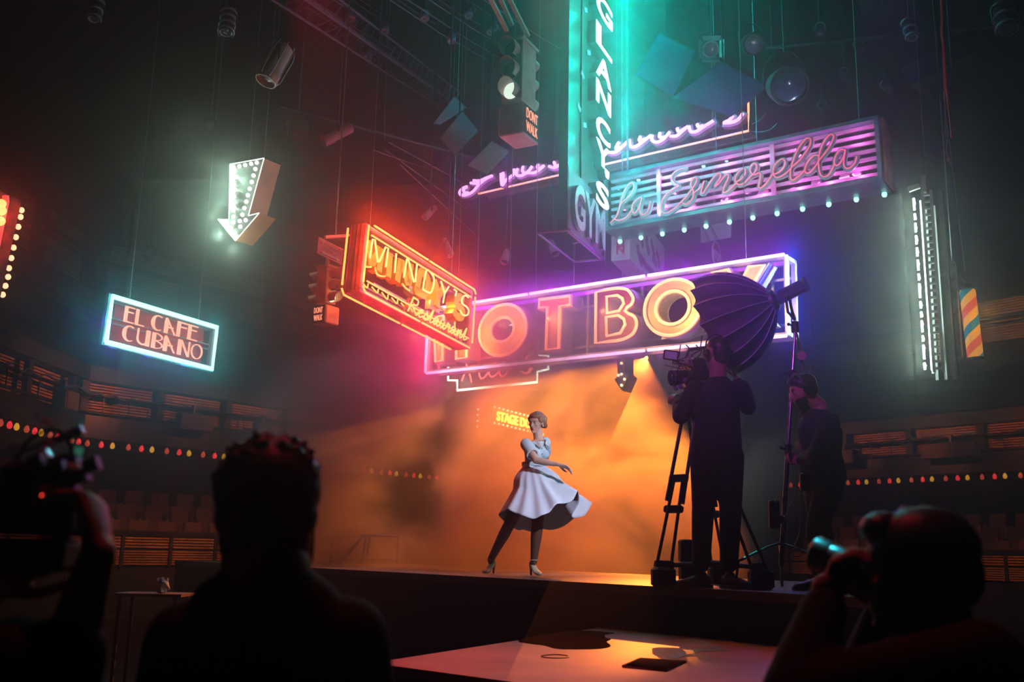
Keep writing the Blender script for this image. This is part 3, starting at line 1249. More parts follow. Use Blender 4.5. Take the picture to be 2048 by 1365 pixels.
word = [E1([(60, 940), (110, 890), (145, 790), (170, 690), (205, 560), (260, 440), (320, 370), (375, 378), (382, 440), (340, 530), (270, 610), (190, 680), (140, 800), (100, 900), (50, 960), (15, 995)]),
        E1([(60, 935), (150, 955), (250, 915), (330, 820), (365, 770)]),
        E1([(500, 590), (430, 630), (372, 690), (350, 770), (375, 845), (430, 810), (470, 720), (505, 595), (480, 700), (470, 790), (505, 865), (565, 850), (615, 770), (640, 650)]),
        E1([(1200, 150), (1130, 145), (1040, 185), (982, 260), (985, 330), (1040, 390), (1085, 412), (1000, 460), (900, 540), (830, 640), (808, 750), (835, 832), (900, 842), (1000, 785), (1100, 695), (1200, 590), (1290, 470), (1355, 370), (1370, 300), (1335, 283), (1295, 330), (1280, 400), (1312, 480), (1320, 570), (1270, 660), (1200, 702), (1150, 680)]),
        E1([(1300, 540), (1400, 465), (1455, 405), (1490, 335), (1465, 420), (1440, 500), (1462, 535), (1530, 440), (1610, 320), (1690, 228), (1740, 222), (1742, 280), (1690, 360), (1660, 425), (1720, 370), (1800, 270), (1850, 232), (1872, 265), (1850, 330), (1805, 430), (1790, 515), (1845, 505), (1930, 425), (1995, 370)]),
        E2([(210, 855), (270, 825), (335, 760), (352, 700), (325, 668), (275, 695), (225, 765), (212, 835), (255, 885), (325, 870), (395, 800), (455, 740), (498, 680), (500, 618), (465, 598), (425, 640), (418, 705), (462, 752), (530, 728), (556, 762), (542, 850), (530, 910), (562, 932), (625, 880), (690, 790), (735, 720)]),
        E2([(725, 745), (800, 722), (872, 650), (892, 580), (858, 538), (795, 570), (740, 640), (728, 730), (765, 785), (835, 772), (925, 710), (990, 640), (1085, 555), (1175, 440), (1232, 340), (1236, 270), (1190, 253), (1128, 310), (1058, 420), (1000, 560), (968, 680), (962, 780), (1000, 825), (1075, 770), (1160, 690)]),
        E2([(1352, 492), (1290, 488), (1218, 550), (1168, 640), (1168, 715), (1220, 725), (1295, 650), (1368, 540), (1475, 400), (1535, 290), (1552, 222), (1510, 203), (1448, 260), (1388, 370), (1353, 500), (1348, 620), (1368, 735), (1420, 780), (1492, 745), (1540, 655), (1565, 600)]),
        E2([(1712, 420), (1650, 408), (1588, 480), (1560, 570), (1588, 625), (1642, 592), (1692, 500), (1716, 408), (1700, 500), (1690, 600), (1718, 660), (1780, 655), (1842, 590), (1868, 500)])]
nm = ['l', 'l_tail', 'a', 'e', 'sm', 'er', 'el', 'd', 'a_end']
TEAL = mat('teal_letter_backing', (.22, .50, .46), .45, var=.25, scale=3, stops=[(.35, (.16, .42, .42)), (.7, (.38, .42, .36))])
RED_T = glowmat('dim_crimson_tube', (.70, .02, .10), 1.0)
for n_, p in zip(nm, word):
    q = catmull(F.path(p, .06), 4)
    MB().ribbon(q, .066, .02, .05).build('letter_backing', TEAL, es, local=True)
    MB().tube([v + Vector((0, 0, .01)) for v in q], .0095, 6).build('letter_tube', RED_T, es, local=True, smooth=True)
# pink lit scalloped fittings behind the lettering
arcs = [E1([(1235, 790), (1290, 812), (1332, 728)]), E1([(1765, 650), (1810, 668), (1850, 605)]), E1([(400, 1000), (455, 1012), (525, 965)]), E2([(15, 1100), (60, 1118), (104, 1065)]), E2([(335, 980), (370, 1002), (408, 955)]),
        E2([(510, 1025), (580, 1058), (645, 1030)]), E2([(1250, 885), (1300, 918), (1362, 850)]), E2([(960, 1025), (1000, 985), (1005, 940)]), E2([(1810, 742), (1860, 772), (1920, 738)]), E2([(1630, 802), (1700, 792), (1765, 770)]),
        E1([(820, 860), (850, 790), (870, 690)]), E1([(960, 540), (1000, 520), (1040, 540)]), E1([(200, 760), (225, 790), (245, 780)])]
for a in arcs:
    q = catmull(F.path(a, -.30), 6)
    MB().tube(q, .014, 6).build('accent_tube', N_MAG, es, local=True, smooth=True)
    c = sum(q, Vector()) / len(q)
    R_ = max((v - c).length for v in q)
    MB().lathe([(R_ * 1.05, 0), (R_ * .95, .05), (.02, .07)], (c.x, c.y + R_ * .7, -.38), (0, 0, 1), 16).build('reflector_dish', BAR, es, local=True, smooth=True)
for (x, y) in [(1236.5, 376), (1277, 360), (1320, 353), (1407, 332), (1453, 320), (1498.6, 307), (1550, 297), (1595, 284), (1646.5, 268), (1701.5, 262)]:
    p = F.uv(x, y - 2, -.35)
    b = MB().ball((p.x, p.y - .02, -.35), .030, 8, 6).build('bulb', N_AQUA, es, local=True, smooth=True)
    MB().cyl((p.x, H / 2 - .04, -.35), (p.x, p.y + .02, -.35), .014, n=6).build('bulb_holder', M_CHAN, b, local=True)
for (x, y) in [(1240, 487), (1282, 476.8), (1324.7, 468), (1368.5, 459.6), (1412, 450), (1458.7, 441), (1505.4, 431.5), (1554, 421), (1604.7, 411), (1657, 400.5), (1712, 389.6), (1768, 378)]:
    p = F.uv(x, y, -.5)
    MB().ball((p.x, -H / 2 - .03, -.5), (.036, .04, .036), 8, 6).build('bulb', N_AQUA, es, local=True, smooth=True)
for c_, d_, a_ in (((.1, .10, -.3), (.30, .12, .08), .15), ((-1.45, .06, -.3), (.34, .14, .08), 0), ((-1.25, -.02, -.26), (.38, .1, .08), 0), ((.95, .12, -.3), (.22, .12, .1), -.6)):
    MB().box(c_, d_, Matrix.Rotation(a_, 3, 'Z')).build('transformer_box', BAR, es, local=True)
hang(F, (-1.7, -.3, .3, 1.7), H / 2, -.25).build('hanging_wire', M_STEEL, es)
glow([F.w((u, v, -.06)) for u in (-1.1, -.7, -.1, .4, .9, 1.3, 1.7) for v in (-.28, .22)], (1.0, .12, .72), 120)
glow([F.w((u, -.15, .5)) for u in (-1.5, -.5, .5, 1.5)], (.10, 1.0, .85), 6)

# ================================================================== purple script sign behind
F = yawframe(1225, 325, 15.5, -35)
ps = thing('purple_script_sign', 'white purple neon script over an orange edged channel', 'sign', M=F.M)
a = F.uv(957, 388, .02)
b = F.uv(1497, 262, .02)
c = F.uv(1497, 222, .02)
d_ = (b - a)
MB().tube([a, b, c, c + Vector((0, .5, 0))], .016, 6).build('edge_tube', N_ORANGE, ps, local=True)
mb = MB()
n_ = Vector((-d_.y, d_.x, 0)).normalized()
for k, (o1, o2, z0, z1) in enumerate(((.0, .035, -.06, 0), (.0, .03, -.34, -.28), (.02, .05, -.30, -.05))):
    pts = [a + n_ * o1, b + n_ * o1, b + n_ * o2, a + n_ * o2]
    mb.prism([(p.x, p.y) for p in pts], z0, z1)
mb.build('channel', mat('dusky_channel_metal', (.45, .25, .3), .4, .4, scale=5), ps, local=True)
s3 = cx_(910, 290, 6.827)
s4 = cx_(1190, 200, 5.535)
scr = [s3([(165, 570), (110, 590), (65, 640), (75, 680), (150, 685), (240, 640), (320, 550), (400, 480), (510, 420)]), s3([(165, 575), (120, 600), (130, 650), (180, 655)]), s3([(250, 485), (330, 490), (430, 450), (510, 420)]), s3([(210, 520), (300, 530), (350, 520)]),
       s3([(625, 390), (640, 550), (700, 480), (800, 400), (805, 330)]), s3([(655, 375), (660, 460), (640, 545)]),
       s3([(860, 320), (840, 370), (850, 415), (900, 420), (960, 390), (1010, 350), (1055, 290)]), s3([(930, 290), (920, 350), (950, 385), (1010, 380), (1080, 380), (1150, 340), (1220, 280)]), s3([(1140, 260), (1125, 300), (1150, 325), (1200, 290)]),
       s3([(1280, 290), (1340, 310), (1400, 290), (1470, 240), (1555, 160)]), s3([(1350, 230), (1365, 270), (1380, 290)]), s3([(1690, 120), (1690, 160), (1730, 185), (1660, 215)]),
       s4([(150, 580), (220, 580), (290, 530), (380, 440)]), s4([(265, 465), (230, 540), (300, 520)]), s4([(380, 440), (390, 510), (440, 520), (520, 470), (620, 390)]), s4([(505, 400), (490, 450), (560, 430)]),
       s4([(635, 390), (630, 440), (680, 470), (760, 430), (830, 350)]), s4([(720, 360), (715, 410), (780, 410)]), s4([(830, 400), (900, 400), (960, 350), (1030, 290)]), s4([(910, 310), (930, 350), (1000, 310)]),
       s4([(1040, 290), (1060, 350), (1120, 350), (1200, 300), (1310, 230)]), s4([(1130, 265), (1150, 300), (1200, 280)]), s4([(1420, 255), (1500, 250), (1580, 220), (1640, 145)]), s4([(1530, 170), (1490, 220), (1430, 250)])]
for p in scr:
    q = catmull(F.path(p, .10), 5)
    MB().tube(q, .027, 6).build('script_tube', N_MAG, ps, local=True, smooth=True)
    MB().ribbon(q, .10, -.06, .06).build('letter_can', mat('mauve_can_metal', (.38, .26, .36), .4, .4), ps, local=True)
for pts in ([(1740, 270), (1800, 240), (1850, 200), (1890, 150)], [(1740, 350), (1840, 355), (1940, 330), (2015, 260)]):
    MB().tube(catmull(F.path(s4(pts), 0), 5), .008, 5).build('arc_bracket', M_STEEL, ps, local=True)
hang(F, (-2.0, .0, 1.9), .6, -.15).build('hanging_wire', M_STEEL, ps)
glow([F.w(p + Vector((0, .05, .22))) for p in along([a, b], .5)], (.60, .05, 1.0), 110)

# ================================================================== GLANCY'S / GYM
F = yawframe(1170, 250, 12.0, 66)
gl = thing('vertical_neon_sign', 'tall upright sign with stacked glowing white letters and teal posts', 'sign', M=F.M)
tl, bl = F.uv(1142, -120), F.uv(1142, 459)
br = F.uv(1209, 512)
bw = .62
u0 = bl.x
u1 = br.x
vb = (bl.y + br.y) / 2 - .03
vt = F.uv(1142, -330).y
uc = (u0 + u1) / 2
TEALP = mat('dark_green_sign_panel', (.015, .045, .045), .35, .2, var=.25, scale=4)
MB().box((uc, (vb + .85 + vt) / 2, -.09), (u1 - u0, vt - vb - .85, .06)).build('face_panel', TEALP, gl, local=True)
mb = MB()
for u in (u0, (u0 * .62 + u1 * .38)):
    mb.box((u, (vb + vt) / 2, -.10), (.045, vt - vb, .12))
mb.box((u1, (vb + vt) / 2, -.10), (.03, vt - vb, .05))
mb.build('upright_post', mat('teal_green_post', (.035, .07, .07), .4, .3), gl, local=True)
lets = "GLANCY'S"
cys = [22, 84, 143, 196, 262, 312, 340, 392]
lab = {"'": 'apostrophe'}
pts_ = []
for ch, cy in zip(lets, cys):
    x0, x1 = 1188, 1223 - (cy / 400) * 8
    p0 = F.uv(x0, cy - 20, .03)
    p1 = F.uv(x1, cy + 20, .03)
    w = p1.x - p0.x
    cxu = (p0.x + p1.x) / 2
    cyv = F.uv((x0 + x1) / 2, cy, .03).y
    hh = .375 if ch != "'" else .16
    ww = w * (1.0 if ch != "'" else .35)
    mbt = text_mesh(ch, ww - .04, hh - .05, .05, .06, bold=.018)
    can = text_mesh(ch, ww - .04, hh - .05, -.06, .05, bold=.018)
    moved(can, lambda v: v + Vector((cxu + (w * .3 if ch == "'" else 0), cyv, 0))).build('letter_can', TEALP, gl, local=True)
    L = moved(mbt, lambda v: v + Vector((cxu + (w * .3 if ch == "'" else 0), cyv, 0)))
    L.build('letter_' + lab.get(ch, ch.lower()), glowmat('white_letter_glass', (.88, 1.0, .97), 1.25), gl, local=True)
    pts_.append(F.w((cxu, cyv, .38)))
# GYM box
gb = [F.uv(1146, 380), F.uv(1206, 512)]
MB().box((uc, vb + .42, -.05), (u1 - u0, .84, .03)).build('gym_panel', mat('mauve_gym_panel', (.20, .08, .18), .5), gl, local=True)
mbt = text_mesh('GYM', (u1 - u0) * .92, .58, -.02, .03, bold=.03)
moved(mbt, lambda v: v + Vector((uc, vb + .38 , 0))).build('gym_lettering', mat('pale_pink_letter', (.48, .30, .42), .5), gl, local=True)
mb = MB()
pc = [Vector((u0 - .04, vb, 0)), Vector((u1, vb, 0)), Vector((u1, vb, -.42)), Vector((u0 - .04, vb, -.42))]
for i in range(4):
    mb.tube([pc[i], pc[(i + 1) % 4]], .014, 6)
for p in (pc[1], pc[2]):
    mb.tube([p + Vector((0, 0, 0)), p + Vector((0, .75, 0))], .012, 6)
for p in pc[1:3]:
    mb.cyl(p, p - Vector((0, .06, 0)), .012, n=6)
mb.build('bottom_frame', mat('dark_steel_edge', (.12, .12, .16), .35, .7), gl, local=True)
# pinkish reflector tabs
R = random.Random(2)
for (x, y) in ((1172, 20), (1178, 105), (1166, 150), (1159, 215), (1170, 250), (1168, 370), (1165, 390)):
    p = F.uv(x, y, -.04)
    MB().box((p.x, p.y, -.045), (.12, .06, .012), Matrix.Rotation(R.uniform(-.4, .4), 3, 'Z')).build('reflector_tab', mat('pink_reflector', (.6, .35, .5), .4), gl, local=True)
glow([F.w((uc + .25, vb + .9 + k * .36, .40)) for k in range(13)], (.0, .82, .66), 1050)
glow([F.w((u1 + .12, vb + .9 + k * .5, -.25)) for k in range(9)], (.0, .58, .75), 700)

# ================================================================== El Cafe Cubano
F = fit([(224, 592), (434, 654), (425, 741), (209, 685)], 14.0)
ec = thing('neon_cafe_sign', 'cyan framed sign with two rows of peach letters hanging at left', 'sign', M=F.M)
mb = frame_bars(MB(), F.W + .06, F.H + .06, .08, -.09, -.02)
for v in (.27, .05, -.02, -.27):
    mb.box((0, v, -.08), (F.W, .022, .02))
mb.build('frame', M_GREY, ec, local=True)
MB().tube(rect_path(F.W - .02, F.H - .02, .01), .035, 8).build('frame_tube', N_CYAN, ec, local=True)
MB().box((0, 0, -.13), (F.W - .28, F.H - .14, .03)).build('red_backing', mat('deep_red_backing', (.40, .01, .02), .5), ec, local=True)
PE = N_PEACH


def deco(ch, w, h):
    """art-deco capitals: one thick side, thin strokes"""
    T, t = .30 * w, .10 * w
    y = h / 2
    x = w / 2
    r = []
    if ch in 'ELFBR':
        r.append([(-x, -y), (-x + T, -y), (-x + T, y), (-x, y)])
    if ch in 'EF':
        r.append([(-x, y - t), (x, y - t), (x, y), (-x, y)])
        r.append([(-x, y * .25), (x * .8, y * .25), (x * .8, y * .25 + t), (-x, y * .25 + t)])
    if ch in 'EL':
        r.append([(-x, -y), (x, -y), (x, -y + t), (-x, -y + t)])

    def arc(cx, cy, rx, ry, a0, a1, w0, w1, n=14):
        o, i = [], []
        for k in range(n + 1):
            s = k / n
            a = math.radians(a0 + (a1 - a0) * s)
            wd = w0 + (w1 - w0) * s
            o.append((cx + rx * math.cos(a), cy + ry * math.sin(a)))
            i.append((cx + (rx - wd) * math.cos(a), cy + (ry - wd * .5) * math.sin(a)))
        return o + i[::-1]
    if ch == 'C':
        r.append(arc(.1 * w, 0, x * 1.15, y, 55, 180, t, T))
        r.append(arc(.1 * w, 0, x * 1.15, y, 180, 305, T, t))
    if ch == 'O':
        r.append(arc(0, 0, x, y, 0, 180, t, t))
        r.append(arc(0, 0, x, y, 180, 360, t, t))
    if ch == 'A':
        r.append([(-x, -y), (-x + T, -y), (-x + T, y * .6), (-x, y * .6)])
        r.append([(-x, y * .6), (-x + T, y * .5), (-x + T * .6, y), (-x + T * .2, y)])
        r.append([(-x + T * .3, y), (-x + T * .3 + t, y), (x, -y), (x - t, -y)])
        r.append([(-x, -y * .25), (x * .5, -y * .25), (x * .5, -y * .25 + t), (-x, -y * .25 + t)])
    if ch == 'N':
        r.append([(-x, -y), (-x + T, -y), (-x + T, y), (-x, y)])
        r.append([(-x + T * .6, y), (-x + T, y), (x, -y), (x - T * .5, -y)])
        r.append([(x - t, -y), (x, -y), (x, y), (x - t, y)])
    if ch == 'U':
        r.append([(-x, -y * .3), (-x + t, -y * .3), (-x + t, y), (-x, y)])
        r.append([(x - T, -y * .3), (x, -y * .3), (x, y), (x - T, y)])
        r.append(arc(0, -y * .3, x, y * .7, 180, 360, t, T))
        r.append([(x - T, -y), (x, -y), (x, 0), (x - T, 0)])
    if ch == 'B':
        r.append(arc(-x + T, y * .5, x * 1.25, y * .5, -90, 90, t, t))
        r.append(arc(-x + T, -y * .5, x * 1.4, y * .5, -90, 90, t, t))
    return r


for row, y0, chars in (('top', .135, [('E', 842, 918), ('L', 918, 990), ('C', 1022, 1112), ('A', 1115, 1205), ('F', 1200, 1282), ('E', 1275, 1350)]),
                       ('low', -.125, [('C', 820, 912), ('U', 920, 1020), ('B', 1022, 1110), ('A', 1102, 1195), ('N', 1198, 1290), ('O', 1288, 1378)])):
    for ch, xa, xb in chars:
        py = 380 + (785 + (xa - 842) * .285 + (60 if row == 'top' else 225)) / 3.4121
        pa = F.uv(xa / 3.4121, py, 0)
        pb = F.uv(xb / 3.4121, py + (xb - xa) * .285 / 3.41, 0)
        w = pb.x - pa.x
        mb = MB()
        for poly in deco(ch, w * .86, .225):
            mb.prism([(p[0] + (pa.x + pb.x) / 2, p[1] + y0) for p in poly], .0, .02)
        mb.build('letter_' + ch.lower(), PE, ec, local=True)
hang(F, (-.6, .6), F.H / 2, -.05).build('hanging_wire', M_STEEL, ec)
rp = rect_path(F.W + .08, F.H + .08, .08)
glow([F.w(p) for p in along(rp, .3)], (.0, .60, .62), 130)
glow([F.w(p) for p in along(rect_path(F.W + .12, F.H + .12, -.2), .6)], (.10, .04, 1.0), 60)
glow([F.w((u, 0, .20)) for u in (-.5, 0, .5)], (1.0, .05, .04), 16)

# ================================================================== big bulb arrow at left
F = yawframe(485, 400, 12.0, -37)
ar = thing('bulb_arrow_sign', 'large white bulb arrow pointing down with an orange side', 'sign', M=F.M)
a6 = cx_(420, 290, 6.206)
poly = F.path(a6([(250, 240), (670, 165), (475, 880), (610, 845), (315, 1190), (100, 925), (235, 930)]), 0)
pl2 = [(p.x, p.y) for p in poly]
MB().prism(pl2, -.27, -.01).build('arrow_box', mat('orange_rusted_box', (.5, .2, .03), .5, var=.5, scale=4, stops=[(.3, (.28, .07, .004)), (.7, (.60, .17, .010))]), ar, local=True)
MB().prism(pl2, -.010, -.004).build('arrow_face', mat('white_arrow_face', (.22, .24, .22), .5, var=.2, scale=18, stops=[(.28, (.40, .20, .04)), (.36, (.20, .22, .20))]), ar, local=True)
mb = MB()
n = len(poly)
for i in range(n):
    mb.tube([poly[i], poly[(i + 1) % n]], .008, 5)
mb.build('face_edge', glowmat('lit_white_edge', (.9, 1, .9), .9), ar, local=True)
bl_ = [(290, 275 + 77 * k) for k in range(9)] + [(365, 265), (437, 250), (510, 235), (580, 220), (563, 300), (540, 380), (518, 460), (493, 545), (470, 625), (450, 705), (427, 785), (402, 868), (210, 972), (290, 962), (370, 945), (442, 935), (262, 1033), (375, 1015), (308, 1095)]
for p in F.path(a6(bl_), .03):
    b = MB().ball((p.x, p.y, .03), .026, 10, 7).build('bulb', N_WHITE, ar, local=True, smooth=True)
    MB().cyl((p.x, p.y, -.003), (p.x, p.y, .015), .012, n=6).build('socket', M_CHAN, b, local=True)
hang(F, (-.1, .2), .45, -.13).build('hanging_wire', M_STEEL, ar)
glow([F.w(F.uv(x, y, .10)) for x, y in ((446, 340), (444, 372), (443, 404), (424, 432), (440, 468), (468, 500), (452, 352), (436, 470))], (.60, 1.0, .74), 120)

# ================================================================== small bulb arrow in the middle
F = yawframe(1236, 745, 15.3, -37)
sa = thing('small_bulb_arrow', 'small dark bulb arrow hanging under the letter B', 'sign', M=F.M)
poly = F.path([(1231, 690), (1249, 688), (1249, 745), (1257, 752), (1244, 782), (1229, 760), (1236, 752)], 0)
MB().prism([(p.x, p.y) for p in poly], -.28, 0).build('arrow_box', mat('grey_brown_box', (.22, .17, .15), .5), sa, local=True)
for p in F.path([(1242.8, 726.8), (1243, 706), (1242.8, 748.9), (1236.5, 751), (1249, 759), (1243, 771)], .03):
    MB().ball((p.x, p.y, .03), .024, 8, 6).build('bulb', N_WARM, sa, local=True, smooth=True)
mb = MB()
mb.tube([F.w((.03, .35, -.1)), Vector((F.w((.03, 0, -.1)).x, F.w((.03, 0, -.1)).y, 11.19))], .015, 6)
mb.build('hanging_rod', M_STEEL, sa)

# ================================================================== red bulb edged sign cut by the left edge
F = yawframe(30, 490, 9.0, 60)
rs = thing('red_bulb_sign', 'rusty red box sign edged with bulbs at far left', 'sign', M=F.M)
q0 = cx_(0, 380, 5.93)
edge = F.path(q0([(255, 130), (5, 1270)]), 0)
poly = [edge[0], edge[1], edge[1] + Vector((-.9, -.15, 0)), edge[0] + Vector((-.9, .1, 0))]
MB().prism([(p.x, p.y) for p in poly], -.25, 0).build('sign_box', mat('rusty_red_paint', (.28, .07, .04), .6, var=.6, scale=5, stops=[(.42, (.07, .03, .02)), (.55, (.34, .09, .05))]), rs, local=True)
for p in q0([(252, 240), (240, 320), (213, 437), (184, 560), (157, 684), (130, 808), (102, 928), (92, 1032), (60, 1138), (28, 1243)]):
    e = F.uv(p[0], p[1], -.05)
    MB().ball((e.x + .004, e.y, -.05), (.026, .030, .026), 8, 6).build('bulb', glowmat('red_hot_bulb', (1.0, .42, .22), 1.6), rs, local=True, smooth=True)
tp = F.path(q0([(65, 70), (70, 130), (-60, 760)]), .05)
MB().tube(tp, .03, 7).build('red_tube', glowmat('red_neon', (1.0, .03, .03), 1.2), rs, local=True)
for p in F.path(q0([(15, 165), (20, 248), (5, 370)]), .08):
    MB().ball(p, .045, 10, 7).build('bulb', glowmat('amber_bulb', (1.0, .45, .12), 1.4), rs, local=True, smooth=True)
glow([F.w(p + Vector((-.08, 0, .15))) for p in along(tp[1:], .4)], (1.0, .03, .02), 14)

# ================================================================== stage door
F = fit([(985, 812), (1063, 832), (1063, 868), (985, 848)], 15.0)
sd = thing('stage_door_sign', 'small yellow STAGE DOOR bulb sign behind the dancer', 'sign', M=F.M)
W2 = F.W * 1.32
u0 = -F.W / 2
MB().box((u0 + W2 / 2, 0, -.1), (W2, F.H, .2)).build('sign_box', mat('mustard_sign_panel', (.50, .26, .05), .5), sd, local=True)
mbt = text_mesh('STAGE DOOR', W2 * .86, F.H * .52, 0, .02, bold=.02)
moved(mbt, lambda v: v + Vector((u0 + W2 / 2, 0, 0))).build('lettering', glowmat('yellow_letter_light', (1.0, .50, .05), 4.5), sd, local=True)
for k in range(13):
    for sy in (-1, 1):
        MB().ball((u0 + .03 + k * (W2 - .06) / 12, sy * (F.H / 2 - .02), .02), .016, 8, 5).build('bulb', N_WARM, sd, local=True, smooth=True)
for k in range(4):
    MB().ball((u0 - .02, F.H / 2 - .05 - k * .085, -.24), .016, 8, 5).build('bulb', N_WARM, sd, local=True, smooth=True)
mb = MB()
mb.tube([F.w((0, F.H / 2, -.1)), Vector((F.w((0, 0, -.1)).x, F.w((0, 0, -.1)).y, 11.19))], .006, 5)
mb.build('hanging_wire', M_STEEL, sd)

# ================================================================== station style arrow panel with maroon letters
F = yawframe(1290, 510, 15.5, 66)
pn = thing('pointed_hanging_sign', 'white pointed panel with faded maroon lettering hanging above the letter O', 'sign', M=F.M)
p3 = cx_(1120, 360, 5.689)
poly = F.path(p3([(795, 420), (1000, 520), (1190, 775), (1185, 1100), (1120, 1250), (795, 905)]), 0)
MB().prism([(p.x, p.y) for p in poly], -.30, 0).build('panel_box', mat('off_white_panel', (.50, .47, .50), .6, var=.12, scale=8), pn, local=True)
MAR = mat('maroon_faded_paint', (.22, .02, .10), .6)
for pts in ([(885, 760), (900, 860), (930, 950)], [(985, 660), (990, 740), (1010, 830)], [(930, 690), (940, 740)], [(1040, 700), (1060, 800), (1080, 930)], [(920, 880), (980, 980), (1060, 1060)], [(1100, 830), (1120, 900), (1130, 980)], [(1060, 900), (1100, 960)], [(960, 930), (990, 1000)]):
    q = catmull(F.path(p3(pts), .004), 4)
    MB().ribbon(q, .11, .002, .008).build('faded_letter', MAR, pn, local=True)
LE = Frame(F.w((poly[0].x, 0, -.15)), -F.N, F.V)
MBt = MB()
for ch, y in (('S', 525), ('O', 715), ('N', 792)):
    e = LE.uv(1120 + 753 / 5.689, 360 + y / 5.689, 0)
    t = text_mesh(ch, .13, .14, .0, .01, bold=.03)
    # stands on the narrow left side, facing -U of the panel
    t.v = [F.w((poly[0].x - .006 - v.z * .5, e.y + v.y, -.15 + v.x)) for v in t.v]
    t.build('side_letter', mat('red_side_letter', (.5, .03, .06), .5), pn)
mb = MB()
a_ = F.w((poly[0].x + .2, poly[0].y, -.1))
mb.tube([a_, (a_.x, a_.y, 11.19)], .012, 6)
mb.build('hanging_rod', M_STEEL, pn)

# stop sign edge on and the plain panel above it
F = yawframe(1433, 512, 15.5, 62)
so = thing('stop_sign', 'octagonal STOP sign seen nearly edge on above the letter X', 'sign', M=F.M)
r_ = .24
octo = [(r_ * math.cos(math.radians(22.5 + 45 * k)), r_ * math.sin(math.radians(22.5 + 45 * k)) * 1.0) for k in range(8)]
MB().prism(octo, -.02, 0).build('sign_plate', mat('dull_red_plate', (.16, .02, .05), .5), so, local=True)
mb = MB()
mb.tube([Vector((x, y, .005)) for x, y in octo], .012, 5, closed=True)
mb.build('white_rim', mat('off_white_panel', (.5, .47, .5)), so, local=True)
text_mesh('STOP', .36, .15, .002, .01, bold=.02).build('lettering', mat('off_white_panel', (.5, .47, .5)), so, local=True)
mb = MB()
mb.tube([F.w((0, .2, -.03)), (F.w((0, 0, 0)).x, F.w((0, 0, 0)).y, 11.19)], .012, 6)
mb.build('hanging_rod', M_STEEL, so)
F = yawframe(1432, 463, 15.0, -37)
bp = thing('blank_hanging_panel', 'plain square panel with two braces hanging below the script sign', 'panel', M=F.M)
MB().box((0, 0, 0), (.52, .30, .03)).build('panel', mat('purple_grey_panel', (.22, .16, .22), .6), bp, local=True)
mb = MB()
mb.tube([(-.24, .12, .03), (-.10, -.16, .03)], .014, 5)
mb.tube([(-.10, .14, .03), (.04, -.14, .03)], .014, 5)
mb.build('brace', M_STEEL, bp, local=True)
mb = MB()
a_ = F.w((0, .15, 0))
mb.tube([a_, (a_.x, a_.y, 11.19)], .008, 5)
mb.build('hanging_wire', M_STEEL, bp)


# ================================================================== traffic lights
def traffic(px, py, Y, yaw, label, a, b, ht, axis, lit, dwh, textface, lensm, body):
    F = yawframe(px, py, Y, yaw)          # corner nearest to us, at the foot of the lamp housing
    t = thing('traffic_light', label, 'traffic light', M=F.M)
    MB().bevbox((a / 2, ht / 2, -b / 2), (a, ht, b), .01).build('housing', body, t, local=True)
    MB().box((a / 2, ht + .015, -b / 2), (a * 1.15, .03, b * 1.15)).build('cap', body, t, local=True)
    for k in range(3):
        v = ht - (k + .5) * ht / 3
        r = min(ht / 6, (b if axis == 'u' else a) / 2) * .86
        for side in (0, 1):
            if axis == 'u':
                o = Vector((-.002 if side == 0 else a + .002, v, -b / 2))
                d = Vector((-1 if side == 0 else 1, 0, 0))
            else:
                o = Vector((a / 2, v, .002 if side == 0 else -b - .002))
                d = Vector((0, 0, 1 if side == 0 else -1))
            mb = MB()
            # cut-away visor
            e1 = Vector((0, 1, 0))
            e2 = d.cross(e1)
            n = 18
            vs = []
            for i in range(n + 1):
                w = -PI * .32 + (PI * 1.64) * i / n
                dirv = e2 * math.cos(w) + e1 * math.sin(w)
                L = .085 + .085 * max(0, math.sin(w) * .5 + .5)
                for (rr, h) in ((r, 0), (r * 1.0, L), (r * .95, L), (r * .95, 0)):
                    vs.append(o + dirv * rr + d * h)
            fs = []
            for i in range(n):
                for q in range(4):
                    q2 = (q + 1) % 4
                    fs.append((i * 4 + q, i * 4 + q2, i * 4 + 4 + q2, i * 4 + 4 + q))
            mb.add(vs, fs)
            vz = mb.build('visor', body, t, local=True, smooth=True)
            lm = lensm if (k == lit and side == 0) else mat('dark_lens', (.06, .03, .03), .2)
            MB().lathe([(r * .93, 0), (r * .8, .02), (r * .4, .035), (0.001, .04)], o, d, 20).build('lens', lm, t, local=True, smooth=True)
    # pedestrian box below
    g_ = .03
    hh = dwh
    MB().bevbox((a / 2 + .02, -g_ - hh / 2, -b / 2), (a + .05, hh, b + .05), .012).build('pedestrian_box', body, t, local=True)
    TF = mat('dark_plum_sign_face', (.05, .01, .04), .3)
    NL = glowmat('dont_walk_letters', (1.0, .30, .16) if lensm is LENS_G else (1.0, .50, .38), .8)
    if textface == 'u':
        sz = b * .92
        X = lambda v: Vector((-.012 - v.z, -g_ - hh / 2 + v.y, -b / 2 + v.x))
        wv = b + .03
    else:
        sz = a * .92
        X = lambda v: Vector((a / 2 + .02 + v.x, -g_ - hh / 2 + v.y, .03 + v.z))
        wv = a + .03
    moved(MB().box((0, 0, .0), (wv * .93, hh * .92, .006)), X).build('sign_face', TF, t, local=True)
    tm = text_mesh('DONT', sz * .86, hh * .32, .004, .01, bold=.0)
    moved(tm, lambda v: X(v + Vector((0, hh * .21, 0)))).build('lettering', NL, t, local=True)
    tm = text_mesh('WALK', sz * .86, hh * .32, .004, .01, bold=.0)
    moved(tm, lambda v: X(v + Vector((0, -hh * .21, 0)))).build('lettering', NL, t, local=True)
    return F, t


